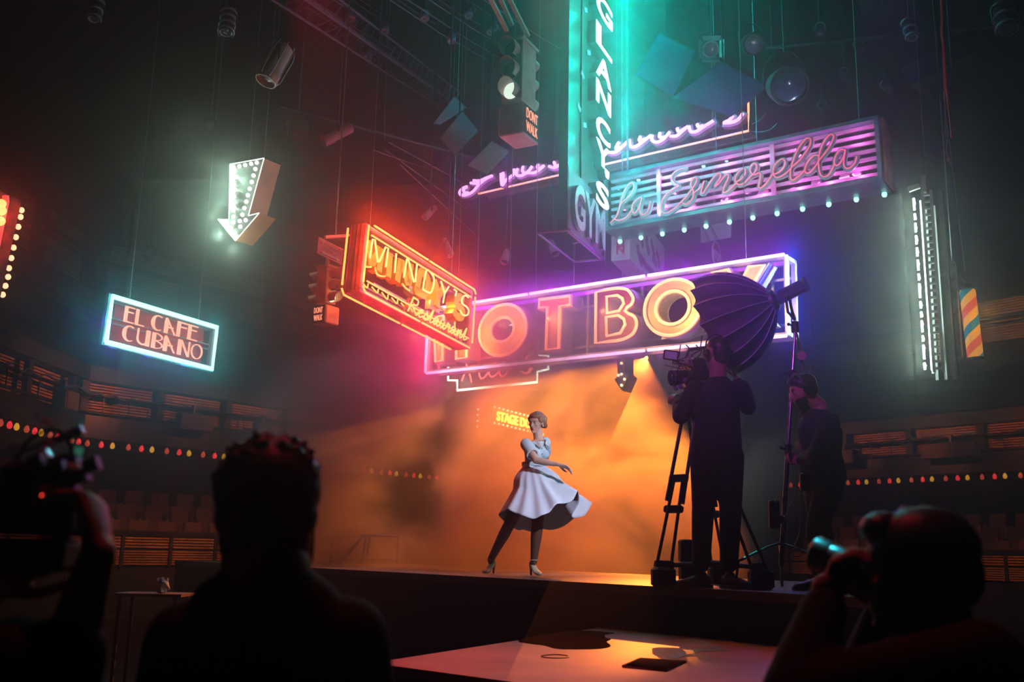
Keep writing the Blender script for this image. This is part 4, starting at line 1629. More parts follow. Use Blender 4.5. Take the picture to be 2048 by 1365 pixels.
LENS_G = glowmat('pale_lit_lens', (.62, .75, .62), .95)
LENS_Y = glowmat('yellow_lit_lens', (.75, .85, .55), 1.1)
F1, t1 = traffic(1043, 198, 10.0, 62, 'upper traffic light over a DONT WALK box beside the purple script sign', .34, .25, .72, 'u', 2, .36, 'n', LENS_G, mat('dusty_rose_housing', (.40, .26, .26), .55))
mb = MB()
# pair of rails it hangs from
for (x0, y0, x1, y1) in ((962, -40, 1014, 62), (984, -40, 1024, 50), (1000, -40, 1056, 72)):
    mb.tube([at(x0, y0, 9.4), at(x1, y1, 10.0)], .03, 4)
mb.build('hanging_rail', mat('dusty_rose_housing', (.4, .26, .26)), t1)
F2, t2 = traffic(651, 604, 11.0, 56, 'lower traffic light with a lit bottom lens left of the amber restaurant sign', .17, .17, .42, 'n', 2, .21, 'u', LENS_Y, mat('brick_orange_housing', (.70, .40, .22), .55))
F = fit([(638, 475), (687, 500), (684, 530), (634, 506)], 11.0)
ns = thing('parking_sign', 'rectangular NO STOPPING ANYTIME plate above the lower traffic light', 'sign', M=F.M)
MB().box((0, 0, -.012), (F.W, F.H, .02)).build('plate', mat('dark_red_plate', (.40, .06, .05), .5), ns, local=True)
MB().tube(rect_path(F.W, F.H, 0), .006, 4).build('rim', mat('cream_sign_paint', (.55, .38, .30), .5), ns, local=True)
cr_ = mat('cream_sign_paint', (.55, .38, .30))
moved(text_mesh('NO STOPPING', F.W * .84, F.H * .19, 0, .006, bold=.01), lambda v: v + Vector((0, F.H * .27, 0))).build('lettering', cr_, ns, local=True)
moved(text_mesh('ANYTIME', F.W * .56, F.H * .19, 0, .006, bold=.01), lambda v: v + Vector((0, -F.H * .02, 0))).build('lettering', cr_, ns, local=True)
y_ = -F.H * .32
MB().prism([(-.17, y_), (-.12, y_ + .028), (-.12, y_ + .012), (.12, y_ + .012), (.12, y_ + .028), (.17, y_), (.12, y_ - .028), (.12, y_ - .012), (-.12, y_ - .012), (-.12, y_ - .028)], 0, .006).build('arrow_mark', cr_, ns, local=True)
MB().cyl((0, -F.H / 2, -.03), (0, -F.H / 2 - .07, -.03), .02, n=8).build('bracket', mat('brick_orange_housing', (.42, .16, .09)), ns, local=True)
MB().tube([(-.1, F.H / 2 + .05, -.02), (.35, F.H / 2 + .22, -.02)], .02, 5).build('cross_arm', mat('brick_orange_housing', (.42, .16, .09)), ns, local=True)
a_ = F.w((.1, F.H / 2 + .1, -.02))
MB().tube([a_, (a_.x, a_.y, 11.19)], .01, 5).build('hanging_wire', M_STEEL, ns)

# ================================================================== white sign seen edge on at right, rusty panel and barber pole
F = yawframe(1866, 560, 10.5, -116)
ws = thing('white_tube_sign', 'tall brilliant white tube sign seen edge on at right', 'sign', M=F.M)
H_ = 2.05
W_ = -.55
WH = mat('white_enamel', (.62, .62, .60), .45, var=.15)
mb = MB()
for z in (0.05, -.04):
    mb.box((0, 0, z), (.05, H_, .03))
    mb.box((W_, 0, z), (.05, H_, .03))
for k in range(26):
    v = -H_ / 2 + (k + .5) * H_ / 26
    mb.box((0, v, 0), (.04, .022, .08))
mb.box((0, H_ / 2 + .09, .03), (.05, .2, .05))
mb.box((0, H_ / 2 + .06, .13), (.04, .06, .12), Matrix.Rotation(.25, 3, 'X'))
mb.build('ladder_frame', WH, ws, local=True)
MB().box((W_ / 2, 0, -.13), (.55, H_, .04)).build('back_panel', mat('grey_back_panel', (.35, .35, .34), .5), ws, local=True)
mb = MB()
R = random.Random(8)
v = -H_ / 2 + .03
while v < H_ / 2 - .05:
    e = v + R.uniform(.05, .16)
    mb.tube([(.02, v, .14), (.02, min(e, H_ / 2), .14)], .014, 6)
    mb.tube([(.01, e, .14), (-.18, e, .14)], .010, 6)
    v = e + .04
for k in range(2):
    mb.tube([(-.15 - k * .2, -H_ / 2 + .05, .08), (-.15 - k * .2, H_ / 2 - .05, .08)], .012, 6)
mb.build('white_tube', glowmat('white_neon', (.86, 1.0, .90), 1.8), ws, local=True)
mb = MB()
mb.tube(catmull([Vector((-.1, H_ / 2, -.16)), Vector((-.12, .4, -.17)), Vector((-.08, 0, -.17)), Vector((-.13, -.5, -.17)), Vector((-.3, -H_ / 2, -.18))], 8), .008, 5)
mb.build('cable', M_BLACK, ws, local=True)
ka = F.w((0, H_ / 2 + .2, 0))
MB().tube([ka, (ka.x, ka.y, 11.19)], .005, 5).build('hanging_wire', M_STEEL, ws)
glow([F.w((-.1, v, .22)) for v in [(-.92 + k * .21) for k in range(10)]], (.66, 1.0, .78), 95)
for v in (-.7, 0, .7):
    lamp('SPOT', F.w((-.15, v, .22)), (.70, 1.0, .78), 240, target=F.w((.0, v - .1, 4)), spot_size=math.radians(150), spot_blend=1.0, shadow_soft_size=0.0)
F = yawframe(1917, 620, 11.0, 60)
rp_ = thing('rusty_narrow_sign', 'narrow lilac grey rusted sign edge beside the barber pole', 'sign', M=F.M)
MB().box((0, 0, -.03), (.20, 1.12, .07)).build('panel', mat('lilac_rusted_metal', (.34, .32, .40), .5, var=.4, scale=9, stops=[(.38, (.13, .10, .11)), (.5, (.34, .31, .40)), (.75, (.36, .40, .44))]), rp_, local=True)
MB().box((-.10, -.45, -.2), (.22, .35, .03)).build('lower_bracket', mat('ochre_metal', (.36, .24, .10), .5), rp_, local=True)
ka = F.w((0, .55, -.03))
MB().tube([ka, (ka.x, ka.y, 11.19)], .006, 5).build('hanging_wire', M_STEEL, rp_)


def barber_mat():
    m = bpy.data.materials.new('barber_stripes')
    m.use_nodes = True
    nt = m.node_tree
    b = nt.nodes['Principled BSDF']
    tc = nt.nodes.new('ShaderNodeTexCoord')
    sp = nt.nodes.new('ShaderNodeSeparateXYZ')
    nt.links.new(tc.outputs['Object'], sp.inputs[0])
    # angle round the pole plus height gives the spiral
    at2 = nt.nodes.new('ShaderNodeMath')
    at2.operation = 'ARCTAN2'
    nt.links.new(sp.outputs['X'], at2.inputs[0])
    nt.links.new(sp.outputs['Y'], at2.inputs[1])
    m1 = nt.nodes.new('ShaderNodeMath')
    m1.operation = 'MULTIPLY_ADD'
    m1.inputs[1].default_value = 1 / (2 * PI)
    m1.inputs[2].default_value = 0
    nt.links.new(at2.outputs[0], m1.inputs[0])
    m2 = nt.nodes.new('ShaderNodeMath')
    m2.operation = 'MULTIPLY_ADD'
    m2.inputs[1].default_value = 2.25
    nt.links.new(sp.outputs['Z'], m2.inputs[0])
    nt.links.new(m1.outputs[0], m2.inputs[2])
    fr = nt.nodes.new('ShaderNodeMath')
    fr.operation = 'FRACT'
    nt.links.new(m2.outputs[0], fr.inputs[0])
    rp = nt.nodes.new('ShaderNodeValToRGB')
    rp.color_ramp.interpolation = 'CONSTANT'
    e = rp.color_ramp.elements
    cols = [(0, (.85, .36, .04, 1)), (.25, (.0, .16, .17, 1)), (.5, (.85, .36, .04, 1)), (.75, (.70, .09, .04, 1))]
    while len(e) < 4:
        e.new(.5)
    for el, (p, c) in zip(e, cols):
        el.position = p
        el.color = c
    nt.links.new(fr.outputs[0], rp.inputs[0])
    nt.links.new(rp.outputs[0], b.inputs['Base Color'])
    nt.links.new(rp.outputs[0], b.inputs['Emission Color'])
    b.inputs['Emission Strength'].default_value = 1.0
    m.cycles.emission_sampling = 'NONE'
    return m


base = at(1951, 716, 11.19)
bz = thing('barber_pole', 'lit barber pole with orange, red and blue stripes at far right', 'barber pole', base)
tilt = Matrix.Rotation(math.radians(-3), 3, 'Y')
hp = .80
cyl = MB().lathe([(.085, 0), (.088, .02), (.088, hp - .02), (.08, hp)], (0, 0, 0), (0, 0, 1), 28)
g_ = cyl.build('striped_cylinder', barber_mat(), bz, local=True, smooth=True)
MB().lathe([(.07, -.04), (.10, -.03), (.10, 0)], (0, 0, 0), (0, 0, 1), 20).build('bottom_cap', M_DARK, bz, local=True)
MB().lathe([(.10, hp), (.10, hp + .02), (.06, hp + .07), (.02, hp + .09)], (0, 0, 0), (0, 0, 1), 20).build('top_cap', M_DARK, bz, local=True)
mb = MB()
mb.tube([(0, 0, hp + .08), (-.06, 0, hp + .2), (-.3, 0, hp + .2)], .015, 6)
mb.build('bracket', M_STEEL, bz, local=True)
bz.rotation_euler = (0, math.radians(-2.5), 0)
ka = base + Vector((0, 0, hp + .1))
MB().tube([(0, 0, hp + .1), (0, 0, 11.2 - base.z)], .005, 5).build('hanging_wire', M_STEEL, bz, local=True)
lamp('POINT', base + Vector((.0, -.35, .45)), (1.0, .45, .08), 2.0)
# ================================================================== stage smoke drifting behind the dancer
def smoke_mat():
    m = bpy.data.materials.new('drifting_smoke')
    m.use_nodes = True
    nt = m.node_tree
    nt.nodes.clear()
    o = nt.nodes.new('ShaderNodeOutputMaterial')
    v = nt.nodes.new('ShaderNodeVolumeScatter')
    v.inputs['Anisotropy'].default_value = 0.6
    v.inputs['Color'].default_value = (1, .96, .92, 1)
    tc = nt.nodes.new('ShaderNodeTexCoord')
    n1 = nt.nodes.new('ShaderNodeTexNoise')
    n1.inputs['Scale'].default_value = 1.5
    n1.inputs['Detail'].default_value = 5
    n1.inputs['Roughness'].default_value = .6
    n1.inputs['Distortion'].default_value = .5
    nt.links.new(tc.outputs['Generated'], n1.inputs['Vector'])
    mp = nt.nodes.new('ShaderNodeMapping')
    nt.links.new(tc.outputs['Generated'], mp.inputs[0])
    nt.links.new(mp.outputs[0], n1.inputs['Vector'])
    mp.inputs['Scale'].default_value = (2.6, 1.6, 1.9)
    # falls off towards the edges of the cloud
    gr = nt.nodes.new('ShaderNodeTexGradient')
    gr.gradient_type = 'SPHERICAL'
    mp2 = nt.nodes.new('ShaderNodeMapping')
    mp2.inputs['Location'].default_value = (-1.0, -1.0, -.72)
    mp2.inputs['Scale'].default_value = (2.0, 2.0, 1.7)
    nt.links.new(tc.outputs['Generated'], mp2.inputs[0])
    nt.links.new(mp2.outputs[0], gr.inputs[0])
    r1 = nt.nodes.new('ShaderNodeMapRange')
    r1.inputs[1].default_value = .45
    r1.inputs[2].default_value = .60
    r1.inputs[3].default_value = .05
    r1.inputs[4].default_value = 1.9
    nt.links.new(n1.outputs['Fac'], r1.inputs[0])
    r2 = nt.nodes.new('ShaderNodeMapRange')
    r2.inputs[1].default_value = .02
    r2.inputs[2].default_value = .45
    r2.interpolation_type = 'SMOOTHSTEP'
    nt.links.new(gr.outputs['Fac'], r2.inputs[0])
    mu = nt.nodes.new('ShaderNodeMath')
    mu.operation = 'MULTIPLY'
    nt.links.new(r1.outputs[0], mu.inputs[0])
    nt.links.new(r2.outputs[0], mu.inputs[1])
    m2 = nt.nodes.new('ShaderNodeMath')
    m2.operation = 'MULTIPLY'
    m2.inputs[1].default_value = SMOKE
    nt.links.new(mu.outputs[0], m2.inputs[0])
    nt.links.new(m2.outputs[0], v.inputs['Density'])
    va = nt.nodes.new('ShaderNodeVolumeAbsorption')
    va.inputs['Color'].default_value = (1.0, .42, .20, 1)
    m3 = nt.nodes.new('ShaderNodeMath')
    m3.operation = 'MULTIPLY'
    m3.inputs[1].default_value = .55
    nt.links.new(m2.outputs[0], m3.inputs[0])
    nt.links.new(m3.outputs[0], va.inputs['Density'])
    ad = nt.nodes.new('ShaderNodeAddShader')
    nt.links.new(v.outputs[0], ad.inputs[0])
    nt.links.new(va.outputs[0], ad.inputs[1])
    nt.links.new(ad.outputs[0], o.inputs['Volume'])
    m.cycles.volume_step_rate = 1.0
    return m


SMOKE = 0.60
sm = MB().box((.05, 13.3, 3.0), (8.2, 6.4, 4.8)).build('smoke', smoke_mat(), label='drifting stage smoke lit orange behind the dancer', cat='smoke', kind='stuff')
SC.cycles.volume_step_rate = 1.0
SC.cycles.volume_max_steps = 64
# ================================================================== people
SKIN = mat('skin', (.62, .36, .27), .5, var=.06, scale=12)
SKIN_D = mat('tan_skin', (.50, .27, .19), .5, var=.08, scale=14)
HAIR_D = mat('dark_hair', (.035, .02, .016), .45, var=.4, scale=3, stretch=(1, 1, 14), bump=.3)
HAIR_A = mat('auburn_waved_hair', (.30, .13, .07), .38, var=.4, scale=4, stretch=(1, 8, 2), bump=.4)


def loft(mb, secs, n=22):
    """closed body of elliptical sections: (centre, half width vector, half depth vector)"""
    vs = []
    for c, a, b in secs:
        c, a, b = Vector(c), Vector(a), Vector(b)
        for k in range(n):
            w = 2 * PI * k / n
            vs.append(c + a * math.cos(w) + b * math.sin(w))
    fs = []
    for i in range(len(secs) - 1):
        for k in range(n):
            l = (k + 1) % n
            fs.append((i * n + k, i * n + l, (i + 1) * n + l, (i + 1) * n + k))
    fs.append(tuple(range(n - 1, -1, -1)))
    fs.append(tuple((len(secs) - 1) * n + k for k in range(n)))
    return mb.add(vs, fs)


def limb(mb, pts, rs, n=12):
    """tapering limb through joints, round at every joint"""
    pts = [Vector(p) for p in pts]
    q = []
    rr = []
    for i in range(len(pts) - 1):
        for k in range(5):
            t = k / 5
            q.append(pts[i].lerp(pts[i + 1], t))
            rr.append(rs[i] + (rs[i + 1] - rs[i]) * t)
    q.append(pts[-1])
    rr.append(rs[-1])
    mb.tube(q, rr, n)
    for p, r in zip(pts, rs):
        mb.ball(p, r, 12, 8)
    return mb


def hand(mb, w, d, nrm, side=1, curl=.5, s=1.0, thumb=(.55, .55), spread=.10, curls=None):
    """palm, four jointed fingers and a thumb that leaves the side of the palm"""
    w, d, nrm = Vector(w), Vector(d).normalized(), Vector(nrm)
    nrm = (nrm - d * nrm.dot(d)).normalized()
    a = d.cross(nrm) * side                      # towards the thumb
    loft(mb, [(w - d * .02 * s, a * .024 * s, nrm * .019 * s), (w + d * .015 * s, a * .028 * s, nrm * .019 * s), (w + d * .05 * s, a * .040 * s, nrm * .016 * s), (w + d * .085 * s, a * .041 * s, nrm * .013 * s), (w + d * .095 * s, a * .036 * s, nrm * .009 * s)], 14)
    fl = ((.030, .044, .026, .022), (.010, .049, .030, .023), (-.011, .045, .028, .022), (-.030, .035, .021, .019))
    for k, (off, l1, l2, l3) in enumerate(fl):
        c = curls[k] if curls else curl * (1 + .12 * k)
        p = w + d * (.088 - abs(off) * .12) * s + a * off * s
        dr = (d + a * off * spread * 12).normalized()
        pts = [p - dr * .02 * s, p]
        for L, cc in ((l1, c * .8), (l2, c * 1.1), (l3, c * .8)):
            dr = (dr * math.cos(cc) + nrm * math.sin(cc)).normalized()
            nr2 = (nrm * math.cos(cc) - d * math.sin(cc))
            ax = dr.cross(a).normalized()
            p = p + dr * L * s
            pts.append(p)
            d2 = dr
            nrm_k = a.cross(dr).normalized()
            if nrm_k.dot(nrm) < 0 and cc < 1.2:
                nrm_k = -nrm_k
        limb(mb, pts, [.010 * s, .0095 * s, .009 * s, .008 * s, .0068 * s], 9)
    t0 = w + d * .022 * s + a * .026 * s
    t1 = t0 + (d * .75 + a * .75 * (1 - thumb[0] * .4) + nrm * thumb[0]).normalized() * .042 * s
    t2 = t1 + (d * .85 + a * .25 * (1 - thumb[1]) + nrm * thumb[1]).normalized() * .032 * s
    t3 = t2 + (d * .9 - a * .1 + nrm * thumb[1]).normalized() * .026 * s
    limb(mb, [w + d * .02 * s + a * .012 * s, t0, t1, t2, t3], [.014 * s, .014 * s, .0115 * s, .0105 * s, .008 * s], 9)
    return mb


def head_axes(fwd, up=(0, 0, 1)):
    f = Vector(fwd).normalized()
    r = f.cross(Vector(up)).normalized()
    u = r.cross(f)
    return r, f, u         # person's right-hand side is +r


def head(mb, c, fwd, up=(0, 0, 1), s=1.0, female=False, neck=None, nr=.055):
    c = Vector(c)
    r, f, u = head_axes(fwd, up)
    R3 = Matrix((r, f, u)).transposed()
    g = lambda x, y, z: c + (r * x + f * y + u * z) * s
    mb.ball(g(0, -.012, .030), (.074 * s, .094 * s, .082 * s), 20, 14, R3)          # skull
    loft(mb, [(g(0, .028, .055), r * .058 * s, f * .058 * s), (g(0, .036, .010), r * .064 * s, f * .056 * s), (g(0, .036, -.030), r * .060 * s, f * .052 * s), (g(0, .040, -.065), r * .047 * s, f * .045 * s), (g(0, .050, -.092), r * .030 * s, f * .032 * s), (g(0, .055, -.104), r * .014 * s, f * .018 * s)], 20)
    # brow, nose, lips, chin, cheekbones
    mb.ball(g(0, .080, .030), (.045 * s, .014 * s, .010 * s), 12, 8, R3)
    loft(mb, [(g(0, .088, .022), r * .008 * s, f * .008 * s), (g(0, .100, -.002), r * .010 * s, f * .010 * s), (g(0, .108, -.020), r * .014 * s, f * .013 * s), (g(0, .098, -.030), r * .015 * s, f * .010 * s)], 10)
    mb.ball(g(0, .088, -.052), (.022 * s, .010 * s, .010 * s), 10, 8, R3)
    mb.ball(g(0, .082, -.088), (.018 * s, .014 * s, .014 * s), 10, 8, R3)
    for sx in (-1, 1):
        mb.ball(g(sx * .040, .066, -.012), (.020 * s, .018 * s, .014 * s), 10, 8, R3)
        mb.ball(g(sx * .076, -.008, -.004), (.009 * s, .020 * s, .031 * s), 10, 8, R3)
    if neck is not None:
        limb(mb, [g(0, -.015, -.045), neck], [nr, nr * 1.08], 16)
    return g, R3


def face_details(root, g, R3, s=1.0, lip=(.42, .06, .06), brow=(.08, .04, .03), closed=False):
    ey = mat('eye_white', (.7, .68, .65), .2)
    ir = mat('dark_iris', (.04, .02, .015), .15)
    for sx in (-1, 1):
        mb = MB().ball(g(sx * .031, .078, .012), (.0135 * s, .010 * s, .0085 * s), 10, 8, R3)
        e = mb.build('eye', ey, root, smooth=True)
        MB().ball(g(sx * .031, .0875, .010), (.006 * s, .003 * s, .006 * s), 8, 6, R3).build('iris', ir, e)
        MB().tube([g(sx * .016, .092, .030), g(sx * .032, .090, .036), g(sx * .050, .080, .030)], [.003 * s, .004 * s, .002 * s], 6).build('eyebrow', mat('brow_hair_' + root.name, brow, .6), root)
        MB().tube([g(sx * .019, .089, .018), g(sx * .032, .091, .0215), g(sx * .045, .082, .017)], .0022 * s, 5).build('eyelashes', mat('lash_black', (.02, .012, .01), .6), root)
    lm = mat('lip_colour_' + root.name, lip, .35)
    MB().ball(g(0, .0965, -.049), (.020 * s, .006 * s, .0055 * s), 10, 6, R3).ball(g(0, .0945, -.059), (.017 * s, .006 * s, .0055 * s), 10, 6, R3).build('lips', lm, root, smooth=True)


def torso(mb, neck, shL, shR, hipL, hipR, depth=.12, grow=0.0, waist=.80, chest=1.0, fwd=None):
    """neck to hips; shoulders and hips may be turned against one another"""
    neck, shL, shR, hipL, hipR = [Vector(p) for p in (neck, shL, shR, hipL, hipR)]
    sm_ = (shL + shR) / 2
    hm = (hipL + hipR) / 2
    a1 = (shR - shL) / 2
    a2 = (hipR - hipL) / 2
    up = (sm_ - hm).normalized()
    b1 = a1.normalized().cross(up)
    b2 = a2.normalized().cross(up)
    secs = []

    def sec(t, w, d, lift=0):
        c = hm.lerp(sm_, t) + up * lift
        a = a2.normalized().lerp(a1.normalized(), t).normalized()
        b = b2.lerp(b1, t).normalized()
        secs.append((c, a * (w + grow), b * (d + grow)))
    L1, L2 = a1.length, a2.length + .075
    sec(-.16, L2 * .82, depth * .85)
    sec(0, L2, depth * 1.0)
    sec(.18, L2 * .98, depth * .95)
    sec(.42, (L1 + L2) / 2 * waist, depth * .82)
    sec(.66, L1 * .86, depth * .98 * chest)
    sec(.84, L1 * .93, depth * 1.0 * chest)
    sec(.97, L1 * .93, depth * .80)
    sec(1.0, L1 * .80, depth * .62, .022)
    secs.append((sm_.lerp(neck, .6) + up * .01, a1.normalized() * (.078 + grow), b1 * (.062 + grow)))
    secs.append((neck, a1.normalized() * (.056 + grow), b1 * (.054 + grow)))
    loft(mb, secs, 26)
    return mb


def shoe(name, root, ankle, toe_dir, m, L=.27, sole=None, z=None, h=.09, sole_label=None):
    a = Vector(ankle)
    d = Vector(toe_dir)
    d.z = 0
    d.normalize()
    sd = Vector((-d.y, d.x, 0))
    z = z if z is not None else a.z
    o = Vector((a.x, a.y, z))
    mb = MB()
    up = Vector((0, 0, 1))
    loft(mb, [(o - d * .065 + up * .045, sd * .02, up * .03), (o - d * .055 + up * .05, sd * .036, up * .042), (o + up * .055, sd * .042, up * .045), (o + d * .07 + up * .046, sd * .045, up * .036), (o + d * .13 + up * .036, sd * .048, up * .026), (o + d * .185 + up * .030, sd * .036, up * .020), (o + d * .205 + up * .028, sd * .018, up * .012)], 16)
    mb.ball(o + up * h * .95, (.040, .040, .035), 12, 8)
    b = mb.build(name, m, root, remesh=(.008, 3), smooth=True)
    mb = MB()
    pl = []
    for t, w in ((-.075, .028), (-.05, .038), (0, .040), (.06, .045), (.13, .050), (.185, .040), (.212, .018)):
        pl.append((t, w))
    poly = [(t, w) for t, w in pl] + [(t, -w) for t, w in reversed(pl)]
    mb.prism(poly, 0, .026, X=lambda v: o + d * v.x + sd * v.y + up * v.z)
    mb.build('sole', sole or m, b)
    return b


def Pt(px, py, Y):
    return at(px, py, Y)


# ---------------------------------------------------------------- the dancer
dn = thing('person', 'woman dancing in a pale blue short sleeved dress with a swirling skirt', 'person', (Pt(1062, 1147, 10.0).x, 10.0, STAGE_Z))
b = MB()
hc = Pt(1073, 847, 9.98)
nk = Pt(1077, 880, 10.0)
fwd = Vector((-.50, -.80, -.20))
gW, RW = head(b, hc, fwd, up=(.10, 0, 1), s=.93, neck=nk, nr=.046)
sR, sL = Pt(1052, 889, 9.93), Pt(1090, 886, 10.08)
hR, hL = Pt(1058, 957, 9.95), Pt(1076, 957, 10.06)
torso(b, nk, sR, sL, hR, hL, depth=.088, waist=.72)
eR, wR = Pt(1072, 921, 9.72), Pt(1116, 929.5, 9.62)
limb(b, [sR, eR], [.046, .038])
limb(b, [eR, Pt(1090, 925, 9.68), wR], [.037, .034, .021])
hand(b, wR, Pt(1132, 934, 9.62) - wR, (-.15, -.35, -1), side=1, curl=.42, s=.95, thumb=(.3, .3))
eL, wL = Pt(1092, 915, 10.30), Pt(1072, 934, 10.38)
limb(b, [sL, eL, wL], [.046, .037, .022])
hand(b, wL, (-1, .3, -.5), (0, -1, 0), side=-1, curl=.5, s=.95)
kR, aR = Pt(1020, 1047, 10.02), Pt(982, 1119, 10.35)
kL, aL = Pt(1075, 1047, 9.86), Pt(1068, 1120, 9.98)
limb(b, [hR, kR], [.085, .058], 16)
limb(b, [kR, kR.lerp(aR, .3), aR], [.056, .055, .033], 14)
limb(b, [hL, kL], [.085, .058], 16)
limb(b, [kL, kL.lerp(aL, .3), aL], [.056, .055, .033], 14)
b.build('body', SKIN, dn, remesh=(.0062, 3), smooth=True)
face_details(dn, gW, RW, .93, lip=(.45, .04, .05), brow=(.06, .025, .015))
for side_, (k, a, toe, py) in enumerate(((kR, aR, (-.45, -.75, 0), 1), (kL, aL, (.45, -.85, 0), 1))):
    # tan stocking, beige strapped dance shoe with a small heel
    MB()
    st_ = MB()
    limb(st_, [(hR, hL)[side_].lerp(k, .45), k], [.078, .060], 16)
    limb(st_, [k, k.lerp(a, .3), a, a - Vector((0, 0, .02))], [.059, .058, .0355, .034], 14)
    st_.build('stocking', mat('brown_stocking', (.17, .075, .05), .5, var=.15, scale=20), dn, remesh=(.009, 2), smooth=True)
    d = Vector(toe).normalized()
    sd = Vector((-d.y, d.x, 0))
    o = Vector((a.x, a.y, STAGE_Z)) - d * .02
    mb = MB()
    up = Vector((0, 0, 1))
    loft(mb, [(o - d * .04 + up * .105, sd * .022, up * .030), (o - d * .02 + up * .098, sd * .032, up * .042), (o + d * .03 + up * .068, sd * .034, up * .026), (o + d * .08 + up * .028, sd * .038, up * .024), (o + d * .12 + up * .020, sd * .036, up * .020), (o + d * .155 + up * .016, sd * .020, up * .012)], 14)
    s_ = mb.build('shoe', mat('beige_shoe_leather', (.62, .45, .32), .4), dn, remesh=(.007, 2), smooth=True)
    MB().lathe([(.010, 0), (.011, .04), (.021, .092)], o - d * .035, (0, 0, 1), 10).build('heel', mat('dark_heel', (.10, .05, .03), .4), s_)
    c = a + Vector((0, 0, -.005))
    MB().tube([c + (d * math.cos(w) + sd * math.sin(w)) * .040 for w in [k_ * PI / 6 for k_ in range(12)]], .005, 5, closed=True).build('strap', mat('beige_shoe_leather', (.62, .45, .32)), s_)
DRESS = mat('pale_blue_dress_cotton', (.50, .66, .76), .75, var=.05, scale=8)
b = MB()
torso(b, nk - Vector((0, 0, .028)), sR, sL, hR + Vector((0, 0, .05)), hL + Vector((0, 0, .05)), depth=.094, waist=.74, grow=.006)
limb(b, [sR, sR.lerp(eR, .52)], [.060, .056], 14)
limb(b, [sL, sL.lerp(eL, .52)], [.060, .056], 14)
side_v = (sL - sR).normalized()
fr = side_v.cross(Vector((0, 0, 1))).normalized()
ch = (sR + sL) / 2
for k in (-1, 1):
    b.ball(ch + side_v * .052 * k - Vector((0, 0, .115)) + fr * .075, (.052, .045, .050), 14, 10)
bod = b.build('bodice', DRESS, dn, remesh=(.0085, 4), smooth=True)
# collar, cuffs, buttons, belt
ckm = mat('white_collar_cotton', (.68, .68, .70), .7)
for k in (-1, 1):
    base_ = nk - Vector((0, 0, .015))
    mb = MB()
    q = [base_ + side_v * .048 * k - fr * .01 + Vector((0, 0, .018)), base_ + side_v * .058 * k + fr * .045, base_ + side_v * .012 * k + fr * .083 - Vector((0, 0, .038)), base_ + side_v * .050 * k + fr * .105 - Vector((0, 0, .075)), base_ + side_v * .088 * k + fr * .075 - Vector((0, 0, .045)), base_ + side_v * .080 * k + fr * .0 - Vector((0, 0, .012))]
    mb.add(q + [p + fr * .008 + Vector((0, 0, .006)) for p in q], [(0, 1, 2, 3, 4, 5), (6, 7, 8, 9, 10, 11)] + [(i, (i + 1) % 6, 6 + (i + 1) % 6, 6 + i) for i in range(6)])
    mb.build('collar', ckm, bod)
for k, (s0, e0) in enumerate(((sR, eR), (sL, eL))):
    c = s0.lerp(e0, .62)
    ax = (e0 - s0).normalized()
    MB().lathe([(.058, -.012), (.061, -.010), (.061, .012), (.058, .014), (.05, .012), (.05, -.010)], c, ax, 20, capped=False).build('sleeve_cuff', ckm, bod, smooth=True)
for k in range(5):
    p = ch + fr * (.102 + (.012 if k in (1, 2) else -.004)) - Vector((0, 0, .06 + k * .052))
    MB().ball(p, .0065, 8, 6).build('button', mat('teal_button', (.12, .28, .34), .3), bod)
wc = (hR + hL) / 2 + Vector((0, 0, .125))
wa = side_v
# swirling skirt
hem = [(1000, 1030, 9.85), (1006, 1024, 9.65), (1018, 1019, 9.50), (1030, 1026, 9.42), (1046, 1032, 9.36), (1066, 1039, 9.34), (1084, 1030, 9.36), (1100, 1023, 9.40), (1112, 1010, 9.45), (1128, 1008, 9.5), (1142, 1001, 9.58), (1158, 982, 9.68),
       (1155, 1006, 9.80), (1147, 1034, 9.86), (1166, 1030, 9.96), (1187, 1007, 10.08), (1174, 1016, 10.25), (1150, 1036, 10.40), (1124, 1053, 10.5), (1102, 1061, 10.55), (1082, 1059, 10.56), (1064, 1063, 10.55), (1048, 1059, 10.52), (1034, 1062, 10.45), (1020, 1052, 10.3), (1006, 1043, 10.05)]
hp = catmull([Pt(*h) for h in hem], 5, closed=True)
NH = len(hp)
cen = sum(hp, Vector()) / NH
vs = []
NV = 26
for j in range(NV):
    t = j / (NV - 1)
    for i in range(NH):
        h = hp[i]
        ang = math.atan2((h - cen).dot(fr), (h - cen).dot(wa))
        w0 = wc + wa * .118 * math.cos(ang) + fr * .092 * math.sin(ang)
        k = t ** 1.12
        zz = w0.z + (h.z - w0.z) * (t ** .92)
        p = Vector((w0.x + (h.x - w0.x) * k, w0.y + (h.y - w0.y) * k, zz))
        # hips push the cloth out near the top
        o = (h - cen)
        o.z = 0
        p += o.normalized() * (.055 * math.sin(min(1, t * 2.2) * PI) * (1 - t))
        p += o.normalized() * math.sin(i / NH * 2 * PI * 13 + t * 1.5) * .016 * t
        p += Vector((0, 0, 1)) * math.sin(i / NH * 2 * PI * 7) * .006 * t
        vs.append(p)
fs = []
for j in range(NV - 1):
    for i in range(NH):
        l = (i + 1) % NH
        fs.append((j * NH + i, j * NH + l, (j + 1) * NH + l, (j + 1) * NH + i))
sk = MB().add(vs, fs).build('skirt', mat('pale_lilac_skirt_cotton', (.60, .62, .74), .8, var=.05, scale=8), dn, smooth=True)
so_ = sk.modifiers.new('thickness', 'SOLIDIFY')
so_.thickness = .004
MB().lathe([(.116, -.02), (.121, -.018), (.121, .018), (.116, .02)], wc + Vector((0, 0, .012)), (0, 0, 1), 28).build('belt', DRESS, bod, smooth=True)
for o in ():
    pass
